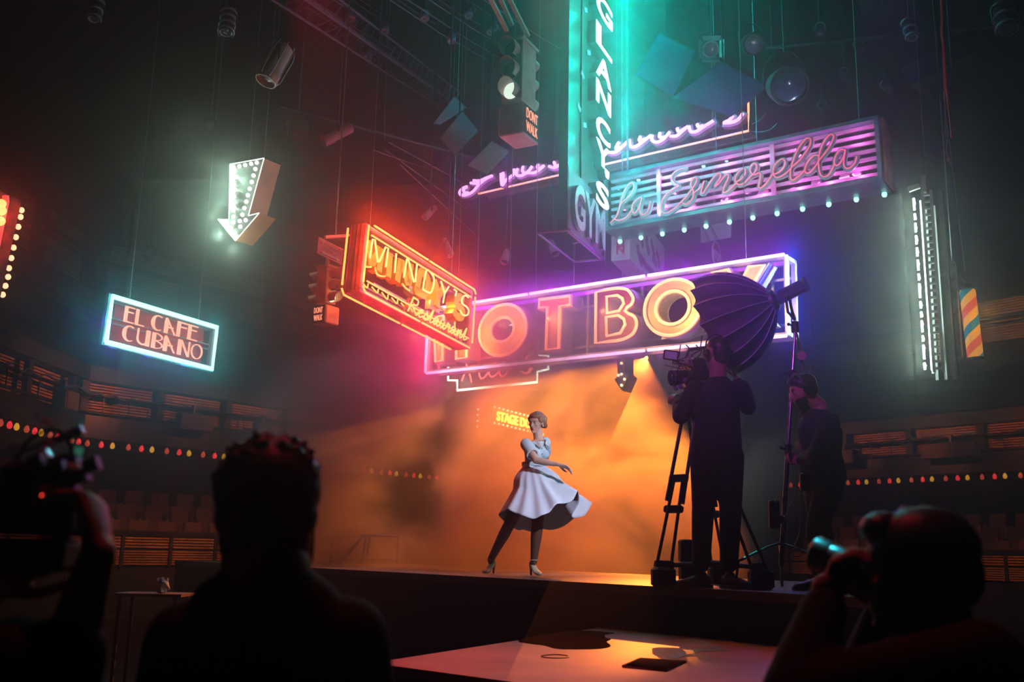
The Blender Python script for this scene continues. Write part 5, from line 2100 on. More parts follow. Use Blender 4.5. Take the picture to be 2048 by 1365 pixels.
# waved hair pinned up at the back
b = MB()
b.ball(gW(0, -.022, .045), (.079, .090, .080), 20, 14, RW)
b.ball(gW(0, .018, .082), (.066, .060, .038), 16, 10, RW)
for k in range(9):
    w = math.radians(-75 + k * 19)
    b.ball(gW(math.sin(w) * .072, -.062 - math.cos(w) * .022, -.028 + .012 * (k % 2)), (.026, .026, .032), 10, 8, RW)
for sx in (-1, 1):
    b.ball(gW(sx * .068, .012, .045), (.020, .045, .036), 12, 8, RW)
    b.ball(gW(sx * .078, -.040, .005), (.022, .034, .045), 12, 8, RW)
    b.ball(gW(sx * .060, -.070, .040), (.030, .034, .036), 12, 8, RW)
b.build('hair', HAIR_A, dn, remesh=(.0055, 2), smooth=True)
for sx in (-1, 1):
    MB().ball(gW(sx * .084, .002, -.030), .006, 8, 6).build('earring', mat('pearl', (.7, .68, .62), .2), dn)

# ---------------------------------------------------------------- generic crew figure
CREW = mat('black_crew_jersey', (.012, .010, .014), .85, var=.3, scale=30)
NAVY = mat('navy_sweatshirt', (.022, .024, .045), .85, var=.3, scale=30)
PANTS = mat('black_work_trousers', (.014, .012, .015), .85, var=.3, scale=30)


def crew(root, J, top=CREW, pants=PANTS, skin=SKIN_D, sleeve=.92, hands=(), vox=.0085, pant_hem=.93, depth=.125, legs=True, belly=1.0, hs=1.0, nr=.058):
    b = MB()
    g, R3 = head(b, J['head'], J['fwd'], up=J.get('up', (0, 0, 1)), s=hs, neck=J['neck'], nr=nr)
    torso(b, J['neck'], J['shL'], J['shR'], J['hipL'], J['hipR'], depth=depth * .93)
    for s in 'LR':
        limb(b, [J['sh' + s], J['el' + s]], [.052, .042])
        limb(b, [J['el' + s], J['el' + s].lerp(J['wr' + s], .3), J['wr' + s]], [.042, .041, .027])
        if legs:
            limb(b, [J['hip' + s], J['kn' + s]], [.088, .058], 14)
            limb(b, [J['kn' + s], J['kn' + s].lerp(J['an' + s], .3), J['an' + s]], [.056, .058, .040], 14)
    for h in hands:
        hand(b, *h[0], **h[1])
    b.build('body', skin, root, remesh=(vox, 3), smooth=True)
    b = MB()
    torso(b, J['neck'] - Vector((0, 0, .02)), J['shL'], J['shR'], J['hipL'] + Vector((0, 0, .03)), J['hipR'] + Vector((0, 0, .03)), depth=depth * belly, waist=.9, grow=.016)
    for s in 'LR':
        limb(b, [J['sh' + s], J['el' + s]], [.076, .062], 14)
        limb(b, [J['el' + s], J['el' + s].lerp(J['wr' + s], .4), J['el' + s].lerp(J['wr' + s], sleeve)], [.062, .056, .044], 14)
    b.build('sweatshirt', top, root, remesh=(.012, 5), smooth=True)
    if legs:
        b = MB()
        hm = (J['hipL'] + J['hipR']) / 2
        sd = (J['hipR'] - J['hipL']).normalized()
        fb = sd.cross(Vector((0, 0, 1)))
        loft(b, [(hm + Vector((0, 0, .13)), sd * .155, fb * .115), (hm + Vector((0, 0, .05)), sd * .175, fb * .13), (hm - Vector((0, 0, .05)), sd * .18, fb * .135), (hm - Vector((0, 0, .12)), sd * .16, fb * .12)], 20)
        for s in 'LR':
            limb(b, [J['hip' + s] - Vector((0, 0, .03)), J['kn' + s]], [.108, .080], 16)
            limb(b, [J['kn' + s], J['kn' + s].lerp(J['an' + s], .5), J['kn' + s].lerp(J['an' + s], pant_hem)], [.082, .074, .066], 16)
        b.build('trousers', pants, root, remesh=(.012, 4), smooth=True)
    return g, R3


# ---------------------------------------------------------------- camera operator seen from behind
YO = 7.25
op = thing('person', 'camera operator in black seen from behind on the stage edge', 'person', (Pt(1430, 1172, YO).x, YO, STAGE_Z))
J = dict(head=Pt(1434, 709, YO - .03), fwd=(-.45, .9, -.05), neck=Pt(1438, 748, YO), shL=Pt(1391, 780, YO), shR=Pt(1482, 780, YO), hipL=Pt(1409, 905, YO), hipR=Pt(1459, 905, YO),
         elL=Pt(1361, 833, YO + .08), wrL=Pt(1357, 796, YO + .32), elR=Pt(1496, 815, YO + .14), wrR=Pt(1474, 762, YO + .12),
         knL=Pt(1406, 1020, YO + .02), knR=Pt(1461, 1020, YO), anL=Pt(1402, 1136, YO), anR=Pt(1458, 1136, YO))
J['neck'] = Pt(1436, 750, YO)
g, R3 = crew(op, J, hs=1.12, nr=.062, hands=[((J['wrL'], (-.25, .9, .35), (0.2, 0, -1)), dict(side=1, curl=.9)), ((J['wrR'], (-.35, -.1, .95), (-.9, .3, 0)), dict(side=-1, curl=.55))])
b = MB()
b.ball(g(0, -.018, .042), (.083, .100, .082), 20, 14, R3)
b.ball(g(0, -.052, .004), (.078, .062, .066), 16, 10, R3)
b.ball(g(0, -.048, -.035), (.064, .052, .050), 16, 10, R3)
b.build('hair', HAIR_D, op, remesh=(.008, 2), smooth=True)
mb = MB()
mb.tube([g(math.cos(w) * .094, -.005, .03 + math.sin(w) * .105) for w in [k * PI / 14 for k in range(15)]], .006, 6)
mb.build('headset_band', M_DARK, op)
for sx in (-1, 1):
    MB().lathe([(.03, 0), (.034, .01), (.03, .024)], g(sx * .080, -.005, -.005), (R3 @ Vector((sx, 0, 0))), 14).build('headset_cup', M_DARK, op, smooth=True)
for nm_, an, toe in (('shoe', J['anL'], (-1, -.15, 0)), ('shoe', J['anR'], (.55, -.75, 0))):
    shoe(nm_, op, (an.x, an.y - .02, 0), toe, mat('grey_trainer', (.22, .17, .19), .6, var=.3, scale=30), sole=mat('grey_trainer_sole', (.32, .22, .24), .6), z=STAGE_Z)

# ---------------------------------------------------------------- assistant with the lamp stand
YA = 7.2
asr = thing('person', 'bearded assistant in navy leaning on the lamp stand at the stage corner', 'person', (Pt(1640, 1172, YA).x, YA, STAGE_Z))
J = dict(head=Pt(1607, 782, YA - .02), fwd=(-.92, -.05, -.38), up=(-.3, 0, 1), neck=Pt(1640, 812, YA), shL=Pt(1617, 838, YA + .16), shR=Pt(1660, 846, YA - .12), hipL=Pt(1634, 960, YA + .09), hipR=Pt(1658, 962, YA - .07),
         elL=Pt(1618, 862, YA + .34), wrL=Pt(1606, 800, YA + .145), elR=Pt(1632, 912, YA - .26), wrR=Pt(1601, 921, YA + .13),
         knL=Pt(1640, 1052, YA + .12), knR=Pt(1634, 1055, YA - .10), anL=Pt(1660, 1136, YA + .14), anR=Pt(1640, 1140, YA - .10))
g, R3 = crew(asr, J, top=NAVY, hands=[((J['wrR'], (-1, -.05, .02), (0, -1, 0)), dict(side=1, curl=1.1)), ((J['wrL'], (-1, -.05, .05), (0, -1, 0)), dict(side=1, curl=1.1))], pant_hem=.97, depth=.15, nr=.050)
face_details(asr, g, R3, 1.0, lip=(.25, .10, .09), brow=(.03, .015, .012))
b = MB()
b.ball(g(0, -.020, .045), (.083, .100, .082), 20, 14, R3)
b.ball(g(0, -.055, -.002), (.074, .055, .060), 16, 10, R3)
b.ball(g(0, .045, .095), (.055, .045, .026), 12, 8, R3)
b.build('hair', HAIR_D, asr, remesh=(.008, 2), smooth=True)
b = MB()
loft(b, [(g(0, .045, -.040), R3 @ Vector((.066, 0, 0)), R3 @ Vector((0, .050, 0))), (g(0, .048, -.072), R3 @ Vector((.055, 0, 0)), R3 @ Vector((0, .050, 0))), (g(0, .055, -.118), R3 @ Vector((.026, 0, 0)), R3 @ Vector((0, .034, 0)))], 16)
b.build('beard', HAIR_D, asr, remesh=(.007, 2), smooth=True)
mb = MB()
mb.tube([g(math.cos(w) * .094, .012, .03 + math.sin(w) * .108) for w in [k * PI / 14 for k in range(15)]], .009, 6)
mb.build('headset_band', mat('violet_black_plastic', (.10, .05, .14), .4), asr)
for sx in (-1, 1):
    MB().lathe([(.03, 0), (.036, .01), (.032, .028)], g(sx * .080, .0, -.005), (R3 @ Vector((sx, 0, 0))), 14).build('headset_cup', M_DARK, asr, smooth=True)
MB().box(g(.092, .012, .055), (.012, .02, .016), R3).build('headset_mark', mat('white_mark', (.6, .6, .6), .5), asr)
for an, toe in ((J['anL'], (-.6, -.6, 0)), (J['anR'], (-1, -.25, 0))):
    s_ = shoe('shoe', asr, (an.x, an.y, 0), toe, mat('black_trainer', (.015, .013, .015), .5), z=STAGE_Z)
    d = Vector(toe).normalized()
    sd = Vector((-d.y, d.x, 0))
    for k in range(3):
        p = Vector((an.x, an.y, STAGE_Z)) + d * (.03 + k * .028)
        MB().tube([p - sd * -.045 + Vector((0, 0, .02)), p + sd * .040 - sd * 0 + Vector((0, 0, .062)), p + sd * .012 + Vector((0, 0, .094 - k * .008))], .005, 5).tube([p + sd * -.047 + Vector((0, 0, .02)), p - sd * .040 + Vector((0, 0, .062)), p - sd * .012 + Vector((0, 0, .094 - k * .008))], .005, 5).build('shoe_stripe', mat('white_shoe_stripe', (.6, .6, .62), .5), s_)
# pouch with cable on his hip
pc_ = Pt(1610, 965, YA - .16)
MB().bevbox(pc_, (.07, .04, .13), .01).build('belt_pouch', M_DARK, asr)

# ---------------------------------------------------------------- man in the front row, seen from behind
Y1 = 1.72
fm = thing('person', 'dark haired onlooker with glasses seen from behind, close at left', 'person', (Pt(530, 1300, Y1).x, Y1, 0))
hx = Pt(528, 1032, Y1 + .02)
J = dict(head=hx, fwd=(-.38, .92, -.02), neck=Pt(532, 1150, Y1 - .02), shL=Pt(378, 1290, Y1), shR=Pt(690, 1285, Y1))
sx_, sy_ = (J['shL'] + J['shR']) / 2, 0
cx0 = J['neck'].x
J.update(hipL=Vector((cx0 - .10, Y1, .93)), hipR=Vector((cx0 + .10, Y1, .93)), elL=J['shL'] + Vector((-.05, .05, -.28)), elR=J['shR'] + Vector((.05, .05, -.28)), wrL=J['shL'] + Vector((.05, .25, -.30)), wrR=J['shR'] + Vector((-.06, .25, -.30)),
         knL=Vector((cx0 - .11, Y1, .50)), knR=Vector((cx0 + .11, Y1, .50)), anL=Vector((cx0 - .12, Y1, .08)), anR=Vector((cx0 + .12, Y1, .08)))
g, R3 = crew(fm, J, hands=[((J['wrL'], (.8, .6, .1), (0, 0, -1)), dict(side=1, curl=.6)), ((J['wrR'], (-.8, .6, .1), (0, 0, -1)), dict(side=-1, curl=.6))], nr=.070)
for an in (J['anL'], J['anR']):
    shoe('shoe', fm, (an.x, an.y, 0), (0, 1, 0), mat('black_trainer', (.015, .013, .015)), z=0)
b = MB()
b.ball(g(0, -.022, .045), (.092, .108, .088), 24, 16, R3)
b.ball(g(0, -.050, .0), (.084, .068, .072), 20, 12, R3)
b.ball(g(0, -.035, -.045), (.078, .066, .062), 18, 12, R3)
R = random.Random(5)
for k in range(110):
    w = R.uniform(-1.5, 1.5)
    yy = R.uniform(-.095, .06)
    kk = math.sqrt(max(.05, 1 - ((yy + .022) / .108) ** 2))
    p = g(math.sin(w) * .086 * kk, yy, .045 + math.cos(w) * .082 * kk)
    q = p + (R3 @ Vector((R.uniform(-.014, .018), R.uniform(-.01, .01), R.uniform(.008, .018))))
    b.tube([p, q], [.010, .0035], 6)
b.build('hair', HAIR_D, fm, remesh=(.0045, 2), smooth=True)
mb = MB()
for sx in (-1, 1):
    mb.tube([g(sx * (.033 + .026 * math.cos(w)), .108, .008 + .022 * math.sin(w)) for w in [k * PI / 8 for k in range(16)]], .0025, 5, closed=True)
    mb.tube([g(sx * .060, .106, .012), g(sx * .080, .06, .012), g(sx * .084, -.01, .008)], .0025, 5)
mb.tube([g(-.010, .112, .010), g(.010, .112, .010)], .0022, 5)
mb.build('glasses', M_DARK, fm)
b = MB()
b.ball(Pt(532, 1205, Y1 - .01), (.125, .085, .062), 22, 14)
b.ball(Pt(532, 1160, Y1 - .015), (.080, .075, .050), 20, 12)
b.ball(Pt(470, 1245, Y1), (.10, .085, .055), 16, 10)
b.ball(Pt(598, 1242, Y1), (.10, .085, .055), 16, 10)
b.build('hood', mat('black_crew_jersey', (.020, .016, .022)), fm, remesh=(.010, 6), smooth=True)
# strap of the mask behind the ear
MB().tube([g(.082, -.010, -.02), g(.080, -.02, -.06), g(.074, -.025, -.10)], .006, 6).build('hair_strand', HAIR_D, fm)

# ---------------------------------------------------------------- photographer close at right
Y2 = 1.9
ph = thing('person', 'photographer in dark jacket raising a long lens, close at right', 'person', (Pt(1850, 1300, Y2).x, Y2, 0))
hx = Pt(1835, 1148, Y2)
J = dict(head=hx, fwd=(-.93, .36, -.10), neck=Pt(1868, 1245, Y2 - .03), shL=Pt(1800, 1312, Y2 + .20), shR=Pt(1965, 1330, Y2 - .14))
cx0 = J['neck'].x
J.update(hipL=Vector((cx0 - .02, Y2 + .11, .90)), hipR=Vector((cx0 + .04, Y2 - .09, .90)), elL=Pt(1700, 1430, Y2 + .30), wrL=Pt(1775, 1222, Y2 + .16), elR=Pt(1588, 1400, Y2 - .06), wrR=Pt(1652, 1206, Y2 + .03),
         knL=Vector((cx0 - .05, Y2 + .12, .48)), knR=Vector((cx0 + .05, Y2 - .1, .48)), anL=Vector((cx0 - .05, Y2 + .12, .08)), anR=Vector((cx0 + .06, Y2 - .1, .08)))
LD = (Pt(1640, 1113, Y2 + .13) - Pt(1740, 1150, Y2 + .06)).normalized()     # lens direction
g, R3 = crew(ph, J, top=mat('black_crew_jersey', (.02, .016, .022)), hands=[], vox=.0085, sleeve=.94, nr=.062)
# his left hand cradles the lens, palm upward behind it
b = MB()
w0 = J['wrR']
limb(b, [J['elR'].lerp(w0, .8), w0], [.033, .029])


def finger(mb, pts, r=(.0105, .0105, .010, .0092, .0078)):
    limb(mb, [Pt(*p) for p in pts], list(r)[:len(pts)], 10)


YH = Y2 + .03
loft(b, [(Pt(1652, 1195, YH), Vector((.030, 0, -.006)), Vector((0, .022, 0))), (Pt(1664, 1170, YH), Vector((.037, 0, -.004)), Vector((0, .023, 0))), (Pt(1680, 1150, YH), Vector((.043, 0, .002)), Vector((0, .020, 0))), (Pt(1692, 1142, YH), Vector((.040, 0, .006)), Vector((0, .014, 0)))], 16)
finger(b, [(1662, 1150, YH), (1664, 1140, YH - .01), (1668, 1128, YH - .012), (1675, 1115, YH + .00), (1680, 1112, YH + .02)])
finger(b, [(1672, 1150, YH), (1678, 1136, YH - .014), (1688, 1118, YH - .016), (1700, 1104, YH - .002), (1708, 1100, YH + .02)])
finger(b, [(1688, 1150, YH), (1694, 1134, YH - .018), (1704, 1116, YH - .018), (1720, 1107, YH - .004), (1730, 1106, YH + .02)])
finger(b, [(1702, 1155, YH), (1709, 1138, YH - .018), (1718, 1122, YH - .018), (1733, 1114, YH - .004), (1741, 1114, YH + .02)])
finger(b, [(1670, 1180, YH + .01), (1700, 1176, YH + .03), (1722, 1168, YH + .045), (1738, 1160, YH + .05)], (.014, .013, .011, .009))
b.build('hand', SKIN_D, ph, remesh=(.0042, 3), smooth=True)
b = MB()
hand(b, J['wrL'], (-.45, -.2, 1), (-.8, -.4, 0), side=-1, curl=1.0)
b.build('hand', SKIN_D, ph, remesh=(.005, 2), smooth=True)
for an in (J['anL'], J['anR']):
    shoe('shoe', ph, (an.x, an.y, 0), (-.9, .3, 0), mat('black_trainer', (.015, .013, .015)), z=0)
b = MB()
b.ball(g(0, -.018, .042), (.086, .100, .080), 24, 16, R3)
b.ball(g(0, -.058, -.004), (.080, .058, .068), 20, 12, R3)
b.ball(g(0, .050, .088), (.056, .042, .032), 14, 10, R3)
R = random.Random(15)
for k in range(26):
    xx = R.uniform(-.06, .06)
    yy = R.uniform(-.05, .08)
    p = g(xx, yy, .118 - abs(xx) * .5 - abs(yy) * .12)
    b.tube([p, p + R3 @ Vector((R.uniform(-.01, .01), R.uniform(-.012, .01), .012))], [.009, .003], 6)
b.build('hair', HAIR_D, ph, remesh=(.0045, 2), smooth=True)
MB().lathe([(.082, -.02), (.088, 0), (.084, .030), (.078, .034), (.07, 0)], J['neck'] + Vector((.012, 0, -.03)), (.22, 0, 1), 28).build('jacket_collar', M_CLOTH, ph, smooth=True)

cm_ = thing('stills_camera', 'stills camera with a long teal lit lens held by the right photographer', 'camera', Pt(1745, 1150, Y2 + .02))
c0 = Pt(1735, 1146, Y2 + .085)
R = (-LD).to_track_quat('Z', 'Y').to_matrix()
MB().bevbox(c0 - LD * .03, (.12, .09, .05), .012, R).build('camera_body', M_DARK, cm_)
lens_m = mat('glossy_lens_barrel', (.42, .44, .46), .32, .9, var=.1, coat=.5)
MB().lathe([(.026, 0), (.027, .03), (.027, .05), (.030, .058), (.030, .078)], c0, LD, 28).build('lens_barrel', lens_m, cm_, smooth=True)
MB().lathe([(.031, .080), (.0325, .083), (.0350, .112), (.033, .114), (.030, .085)], c0, LD, 28).build('lens_hood', lens_m, cm_, smooth=True)
MB().lathe([(.0282, .032), (.029, .034), (.029, .048), (.0282, .050)], c0, LD, 28).build('focus_ring', M_BLACK, cm_, smooth=True)

# ---------------------------------------------------------------- camera person at the left edge (arm and rig)
Y3 = 1.45
lm_ = thing('person', 'camera person at the left edge with one bare raised forearm', 'person', (Pt(-160, 1300, Y3).x, Y3, 0))
hx = Pt(-165, 1010, Y3)
cx0 = hx.x
J = dict(head=hx, fwd=(.30, .95, 0), neck=Pt(-165, 1170, Y3 - .02), shL=Pt(-350, 1300, Y3), shR=Pt(30, 1345, Y3 - .02))
J.update(hipL=Vector((cx0 - .1, Y3, .92)), hipR=Vector((cx0 + .1, Y3, .92)), elL=J['shL'] + Vector((-.03, .15, -.25)), wrL=Pt(-20, 1180, Y3 + .22), elR=Pt(95, 1440, Y3 + .02), wrR=Pt(196, 1110, Y3 + .02),
         knL=Vector((cx0 - .11, Y3, .5)), knR=Vector((cx0 + .11, Y3, .5)), anL=Vector((cx0 - .12, Y3, .08)), anR=Vector((cx0 + .12, Y3, .08)))
g, R3 = crew(lm_, J, sleeve=.02, hands=[((J['wrR'], Pt(188, 1040, Y3 + .04) - J['wrR'], (-1, .2, 0)), dict(side=-1, curl=1.05, s=1.02, thumb=(.4, .9))), ((J['wrL'], (.5, .5, .6), (.6, .2, .3)), dict(side=1, curl=.7))], vox=.006)
for an in (J['anL'], J['anR']):
    shoe('shoe', lm_, (an.x, an.y, 0), (0, 1, 0), mat('black_trainer', (.015, .013, .015)), z=0)
b = MB()
b.ball(g(0, -.020, .046), (.086, .104, .084), 20, 14, R3)
b.build('hair', HAIR_D, lm_, smooth=True)

rig = thing('camera_rig', 'cable laden video camera rig held up at the left edge', 'camera rig', Pt(90, 1080, Y3 + .1))
Yr = Y3 + .10
MB().bevbox(Pt(95, 1000, Yr), (.12, .10, .11), .01).build('camera_body', M_BLACK, rig)
MB().bevbox(Pt(60, 1110, Yr), (.14, .10, .05), .01).build('battery', M_BLACK, rig)
MB().bevbox(Pt(125, 960, Yr + .02), (.07, .05, .07), .008, Matrix.Rotation(-.4, 3, 'Y')).build('viewfinder', M_DARK, rig)
MB().tube([Pt(-10, 930, Yr), Pt(50, 903, Yr), Pt(120, 872, Yr), Pt(162, 854, Yr)], .0035, 8).build('rod', mat('chrome_rod', (.7, .68, .75), .15, 1.0), rig, smooth=True)
MB().tube([Pt(60, 925, Yr), Pt(98, 905, Yr)], .009, 8).build('rod_clamp_tube', mat('chrome_rod', (.7, .68, .75)), rig, smooth=True)
MB().bevbox(Pt(140, 872, Yr), (.045, .02, .014), .004, Matrix.Rotation(-.42, 3, 'Y')).build('top_plate', mat('chrome_rod', (.7, .68, .75)), rig)
scr_ = MB().bevbox(Pt(155, 911, Yr + .03), (.020, .012, .034), .003, Matrix.Rotation(.25, 3, 'Y')).build('monitor', M_BLACK, rig)
MB().box(Pt(154, 910, Yr + .020), (.0135, .003, .025), Matrix.Rotation(.25, 3, 'Y')).build('screen', glowmat('dim_green_screen', (.02, .10, .07), .45), scr_)
R = random.Random(3)
for col_, pts in ((M_BLACK, [(30, 930), (60, 880), (110, 860), (140, 890), (150, 940)]), (mat('red_cable', (.45, .03, .03), .4), [(72, 895), (85, 905), (95, 885), (105, 892)]), (mat('orange_cable', (.6, .25, .04), .4), [(73, 834), (88, 840), (103, 852)]),
                  (M_BLACK, [(0, 1100), (40, 1150), (90, 1150), (130, 1120)]), (mat('pink_grey_cable', (.45, .3, .36), .4), [(10, 905), (25, 895), (43, 897), (42, 902)])):
    MB().tube(catmull([Pt(x, y, Yr - .02 + R.uniform(-.01, .01)) for x, y in pts], 6), .0032, 6).build('cable', col_, rig, smooth=True)
for k in range(6):
    p = Pt(60 + k * 22, 930 + (k * 37) % 60, Yr - .05)
    MB().cyl(p, p + Vector((.02, 0, .008)), .012, n=12).build('knob', M_DARK, rig, smooth=True)
MB().ball(Pt(84, 992, Yr - .06), .002, 6, 4).build('tally_light', glowmat('red_tally', (1, .05, .03), 2), rig)
MB().tube([Pt(-30, 1140, Yr), Pt(60, 1130, Yr), Pt(150, 1050, Yr), Pt(188, 1045, Yr + .02)], .009, 8).build('handle', M_BLACK, rig, smooth=True)
# ================================================================== film camera on its tripod
YC = 7.35
tp = thing('tripod', 'tall black twin tube camera tripod with rubber feet on the stage edge', 'tripod', (Pt(1405, 1165, YC).x, YC, STAGE_Z))
apex = Pt(1384, 800, YC + .05)


def on_deck(px, Y):
    return Vector((Pt(px, 1100, Y).x, Y, STAGE_Z))


fA, fB, fC = on_deck(1326, 7.12), on_deck(1520, 7.12), on_deck(1436, 8.25)
for nm_, ft in (('leg', fA), ('leg', fB), ('leg', fC)):
    ax = (ft - apex)
    sd = ax.cross(Vector((0, 1, 0))).normalized() if nm_ else None
    sd = Vector((1, 0, 0)) - ax.normalized() * ax.normalized().x
    sd.normalize()
    mb = MB()
    low = ft + Vector((0, 0, .12))
    mid = apex.lerp(low, .62)
    for s in (-1, 1):
        mb.tube([apex + sd * .045 * s, mid + sd * .058 * s], .014, 8)
        mb.tube([apex.lerp(low, .48) + sd * .030 * s, low + sd * .050 * s], .012, 8)
    leg_ = mb.build('leg', M_DARK, tp, smooth=True)
    Rz = ax.to_track_quat('Z', 'Y').to_matrix()
    for t in (.03, .48, .66, .97):
        MB().bevbox(apex.lerp(low, t), (.15, .05, .05), .008, Rz).build('leg_clamp', M_BLACK, leg_)
    MB().bevbox(ft + Vector((0, 0, .07)), (.16, .15, .14), .02).build('rubber_foot', M_BLACK, leg_)
mc = (fA + fB + fC) / 3 + Vector((0, 0, .17))
for ft in (fA, fB, fC):
    MB().tube([ft + Vector((0, 0, .15)), mc], .018, 8).build('spreader_arm', M_BLACK, tp)
MB().lathe([(.05, -.12), (.07, -.04), (.075, 0), (.05, .02), (.05, .09)], apex, (0, 0, 1), 18).build('bowl', M_DARK, tp, smooth=True)
MB().bevbox(apex + Vector((0, 0, .12)), (.12, .16, .09), .015).build('pan_head', M_DARK, tp)
MB().tube([apex + Vector((0, -.02, .1)), Pt(1352, 806, YC - .15)], .009, 8).build('pan_handle', M_DARK, tp)

fc = thing('film_camera', 'film camera bristling with cables beside the operator head', 'camera', Pt(1392, 770, YC))
Rc = Matrix.Rotation(math.radians(12), 3, 'Z')
MB().bevbox(Pt(1394, 744, YC + .08), (.19, .26, .17), .015, Rc).build('camera_body', M_DARK, fc)
MB().bevbox(Pt(1396, 783, YC + .06), (.10, .22, .05), .006, Rc).build('base_plate', M_DARK, fc)
ld = (Pt(1335, 757, YC + .02) - Pt(1390, 750, YC + .1)).normalized()
lc_ = Pt(1383, 752, YC + .09)
MB().lathe([(.045, 0), (.047, .05), (.052, .055), (.052, .10), (.058, .105), (.064, .17), (.060, .175), (.052, .11)], lc_, ld, 26).build('lens', mat('satin_lens_barrel', (.05, .045, .06), .28, .6, coat=.4), fc, smooth=True)
MB().lathe([(.050, 0), (.044, .012), (.02, .02), (0.001, .022)], lc_ + ld * .145, ld, 20).build('front_glass', mat('lens_glass', (.04, .02, .06), .05, coat=1.0), fc, smooth=True)
mo = MB().bevbox(Pt(1342, 711, YC - .04), (.115, .025, .075), .006, Matrix.Rotation(.12, 3, 'Y')).build('monitor', M_BLACK, fc)
MB().box(Pt(1342, 711, YC - .056), (.09, .003, .055), Matrix.Rotation(.12, 3, 'Y')).build('monitor_screen', glowmat('dim_violet_screen', (.10, .05, .16), .35), mo)
MB().tube([Pt(1345, 720, YC), Pt(1368, 730, YC + .05), Pt(1385, 725, YC + .08)], .009, 6).build('monitor_arm', M_DARK, fc)
MB().tube([Pt(1372, 716, YC + .05), Pt(1378, 700, YC + .05), Pt(1408, 696, YC + .08), Pt(1412, 712, YC + .1)], .012, 8).build('top_handle', M_DARK, fc)
MB().bevbox(Pt(1388, 728, YC - .06), (.09, .03, .06), .005, Rc).build('recorder', M_BLACK, fc)
for a_, b_ in (((1392, 690), (1400, 702)), ((1404, 672), (1401, 695)), ((1361, 690), (1358, 715)), ((1372, 690), (1384, 703)), ((1396, 700), (1412, 694))):
    MB().tube([Pt(a_[0], a_[1], YC), Pt(b_[0], b_[1], YC + .02)], .0045, 6).build('antenna', M_DARK, fc)
R = random.Random(12)
for k in range(9):
    x0, y0 = R.uniform(1345, 1400), R.uniform(700, 745)
    pts = [Pt(x0 + R.uniform(-14, 14) * j * .6, y0 + R.uniform(-12, 12), YC - .05 - R.uniform(0, .05)) for j in range(4)]
    MB().tube(catmull(pts, 5), .0045, 5).build('cable', M_BLACK if k % 3 else mat('mauve_cable', (.35, .12, .25), .4), fc, smooth=True)
for (x, y) in ((1362, 775), (1371, 762), (1366, 790), (1352, 778)):
    MB().cyl(Pt(x, y, YC - .02), Pt(x, y, YC - .02) + Vector((-.01, -.03, 0)), .016, n=12).build('focus_knob', M_DARK, fc, smooth=True)
for k in range(2):
    p = on_deck(1379 + k * 0, 7.55) + Vector((0, 0, .085 + k * .17))
    MB().bevbox(p + Vector((0, 0, 0)), (.15, .14, .165), .012).build('equipment_case', M_BLACK, label='small black equipment case by the tripod, %s of two' % ('lower' if k == 0 else 'upper'), cat='case')

# ================================================================== lantern softbox on its stand
YS = 7.35
sb = thing('softbox', 'large black ribbed softbox tilted over the camera operator', 'softbox', Pt(1548, 600, YS))
hub = Pt(1548, 601, YS)
rimc = Pt(1433, 652, YS + .26)
ax = (rimc - hub)
AL = ax.length
ax.normalize()
Rr = .405
e1 = Vector((0, 1, 0)) - ax * ax.y
e1.normalize()
e2 = ax.cross(e1)
NR = 16
prof = [(0, .05), (.06, .115), (.16, .19), (.30, .27), (.46, .33), (.64, .375), (.82, .398), (1.0, .405)]
per = 6
vs = []
for t, r in prof:
    for k in range(NR * per):
        w = 2 * PI * k / (NR * per)
        ph_ = (k % per) / per
        sag = math.sin(ph_ * PI) * .035 * r / .4
        scal = 1 - (.035 * math.sin(ph_ * PI) if t == 1.0 else 0)
        rr = r - sag
        vs.append(hub + ax * (AL * t * (scal)) + (e1 * math.cos(w) + e2 * math.sin(w)) * rr)
fs = []
n = NR * per
for i in range(len(prof) - 1):
    for k in range(n):
        l = (k + 1) % n
        fs.append((i * n + k, i * n + l, (i + 1) * n + l, (i + 1) * n + k))
shell = MB().add(vs, fs).build('fabric_shell', mat('haze_tinted_softbox_fabric', (.10, .055, .13), .6, var=.15, scale=12, spec=.6), sb, smooth=True)  # black cloth tinted violet to stand for the haze before it
q_ = shell.modifiers.new('thickness', 'SOLIDIFY')
q_.thickness = .004
MB().lathe([(.36, 0), (.36, .004)], hub + ax * AL * .9, ax, 48).build('diffuser', mat('grey_diffusion_cloth', (.25, .22, .26), .9), sb)
for k in range(NR):
    w = 2 * PI * k / NR
    pts = [hub + ax * AL * t + (e1 * math.cos(w) + e2 * math.sin(w)) * (r + .003) for t, r in prof]
    MB().tube(catmull(pts, 4), .0036, 6).build('rib', mat('grey_rib_piping', (.65, .60, .70), .5), sb, smooth=True)
MB().lathe([(.06, -.03), (.085, -.01), (.085, .02), (.06, .04)], hub, ax, 24).build('speed_ring', M_STEEL, sb, smooth=True)

lh = thing('studio_light', 'grey cylindrical lamp head clamped behind the softbox', 'lamp head', Pt(1592, 580, YS))
LM = mat('violet_grey_metal', (.20, .19, .26), .4, .4, var=.15)
p0_, p1_ = Pt(1556, 597, YS), Pt(1606, 572, YS)
dl = (p1_ - p0_).normalized()
Rl = dl.to_track_quat('Z', 'Y').to_matrix()
MB().bevbox((p0_ + p1_) / 2, (.10, .10, (p1_ - p0_).length), .02, Rl).build('housing', LM, lh)
MB().bevbox(p1_ + dl * .012, (.12, .115, .02), .005, Rl).build('rear_panel', mat('green_tinted_panel', (.08, .22, .14), .4), lh)
MB().cyl(Pt(1571, 589, YS - .055), Pt(1571, 589, YS - .085), .022, n=14).build('yoke_knob', M_STEEL, lh, smooth=True)
MB().tube([Pt(1571, 589, YS - .07), Pt(1576, 625, YS - .07), Pt(1590, 640, YS - .03)], .011, 6).build('yoke_arm', M_DARK, lh)
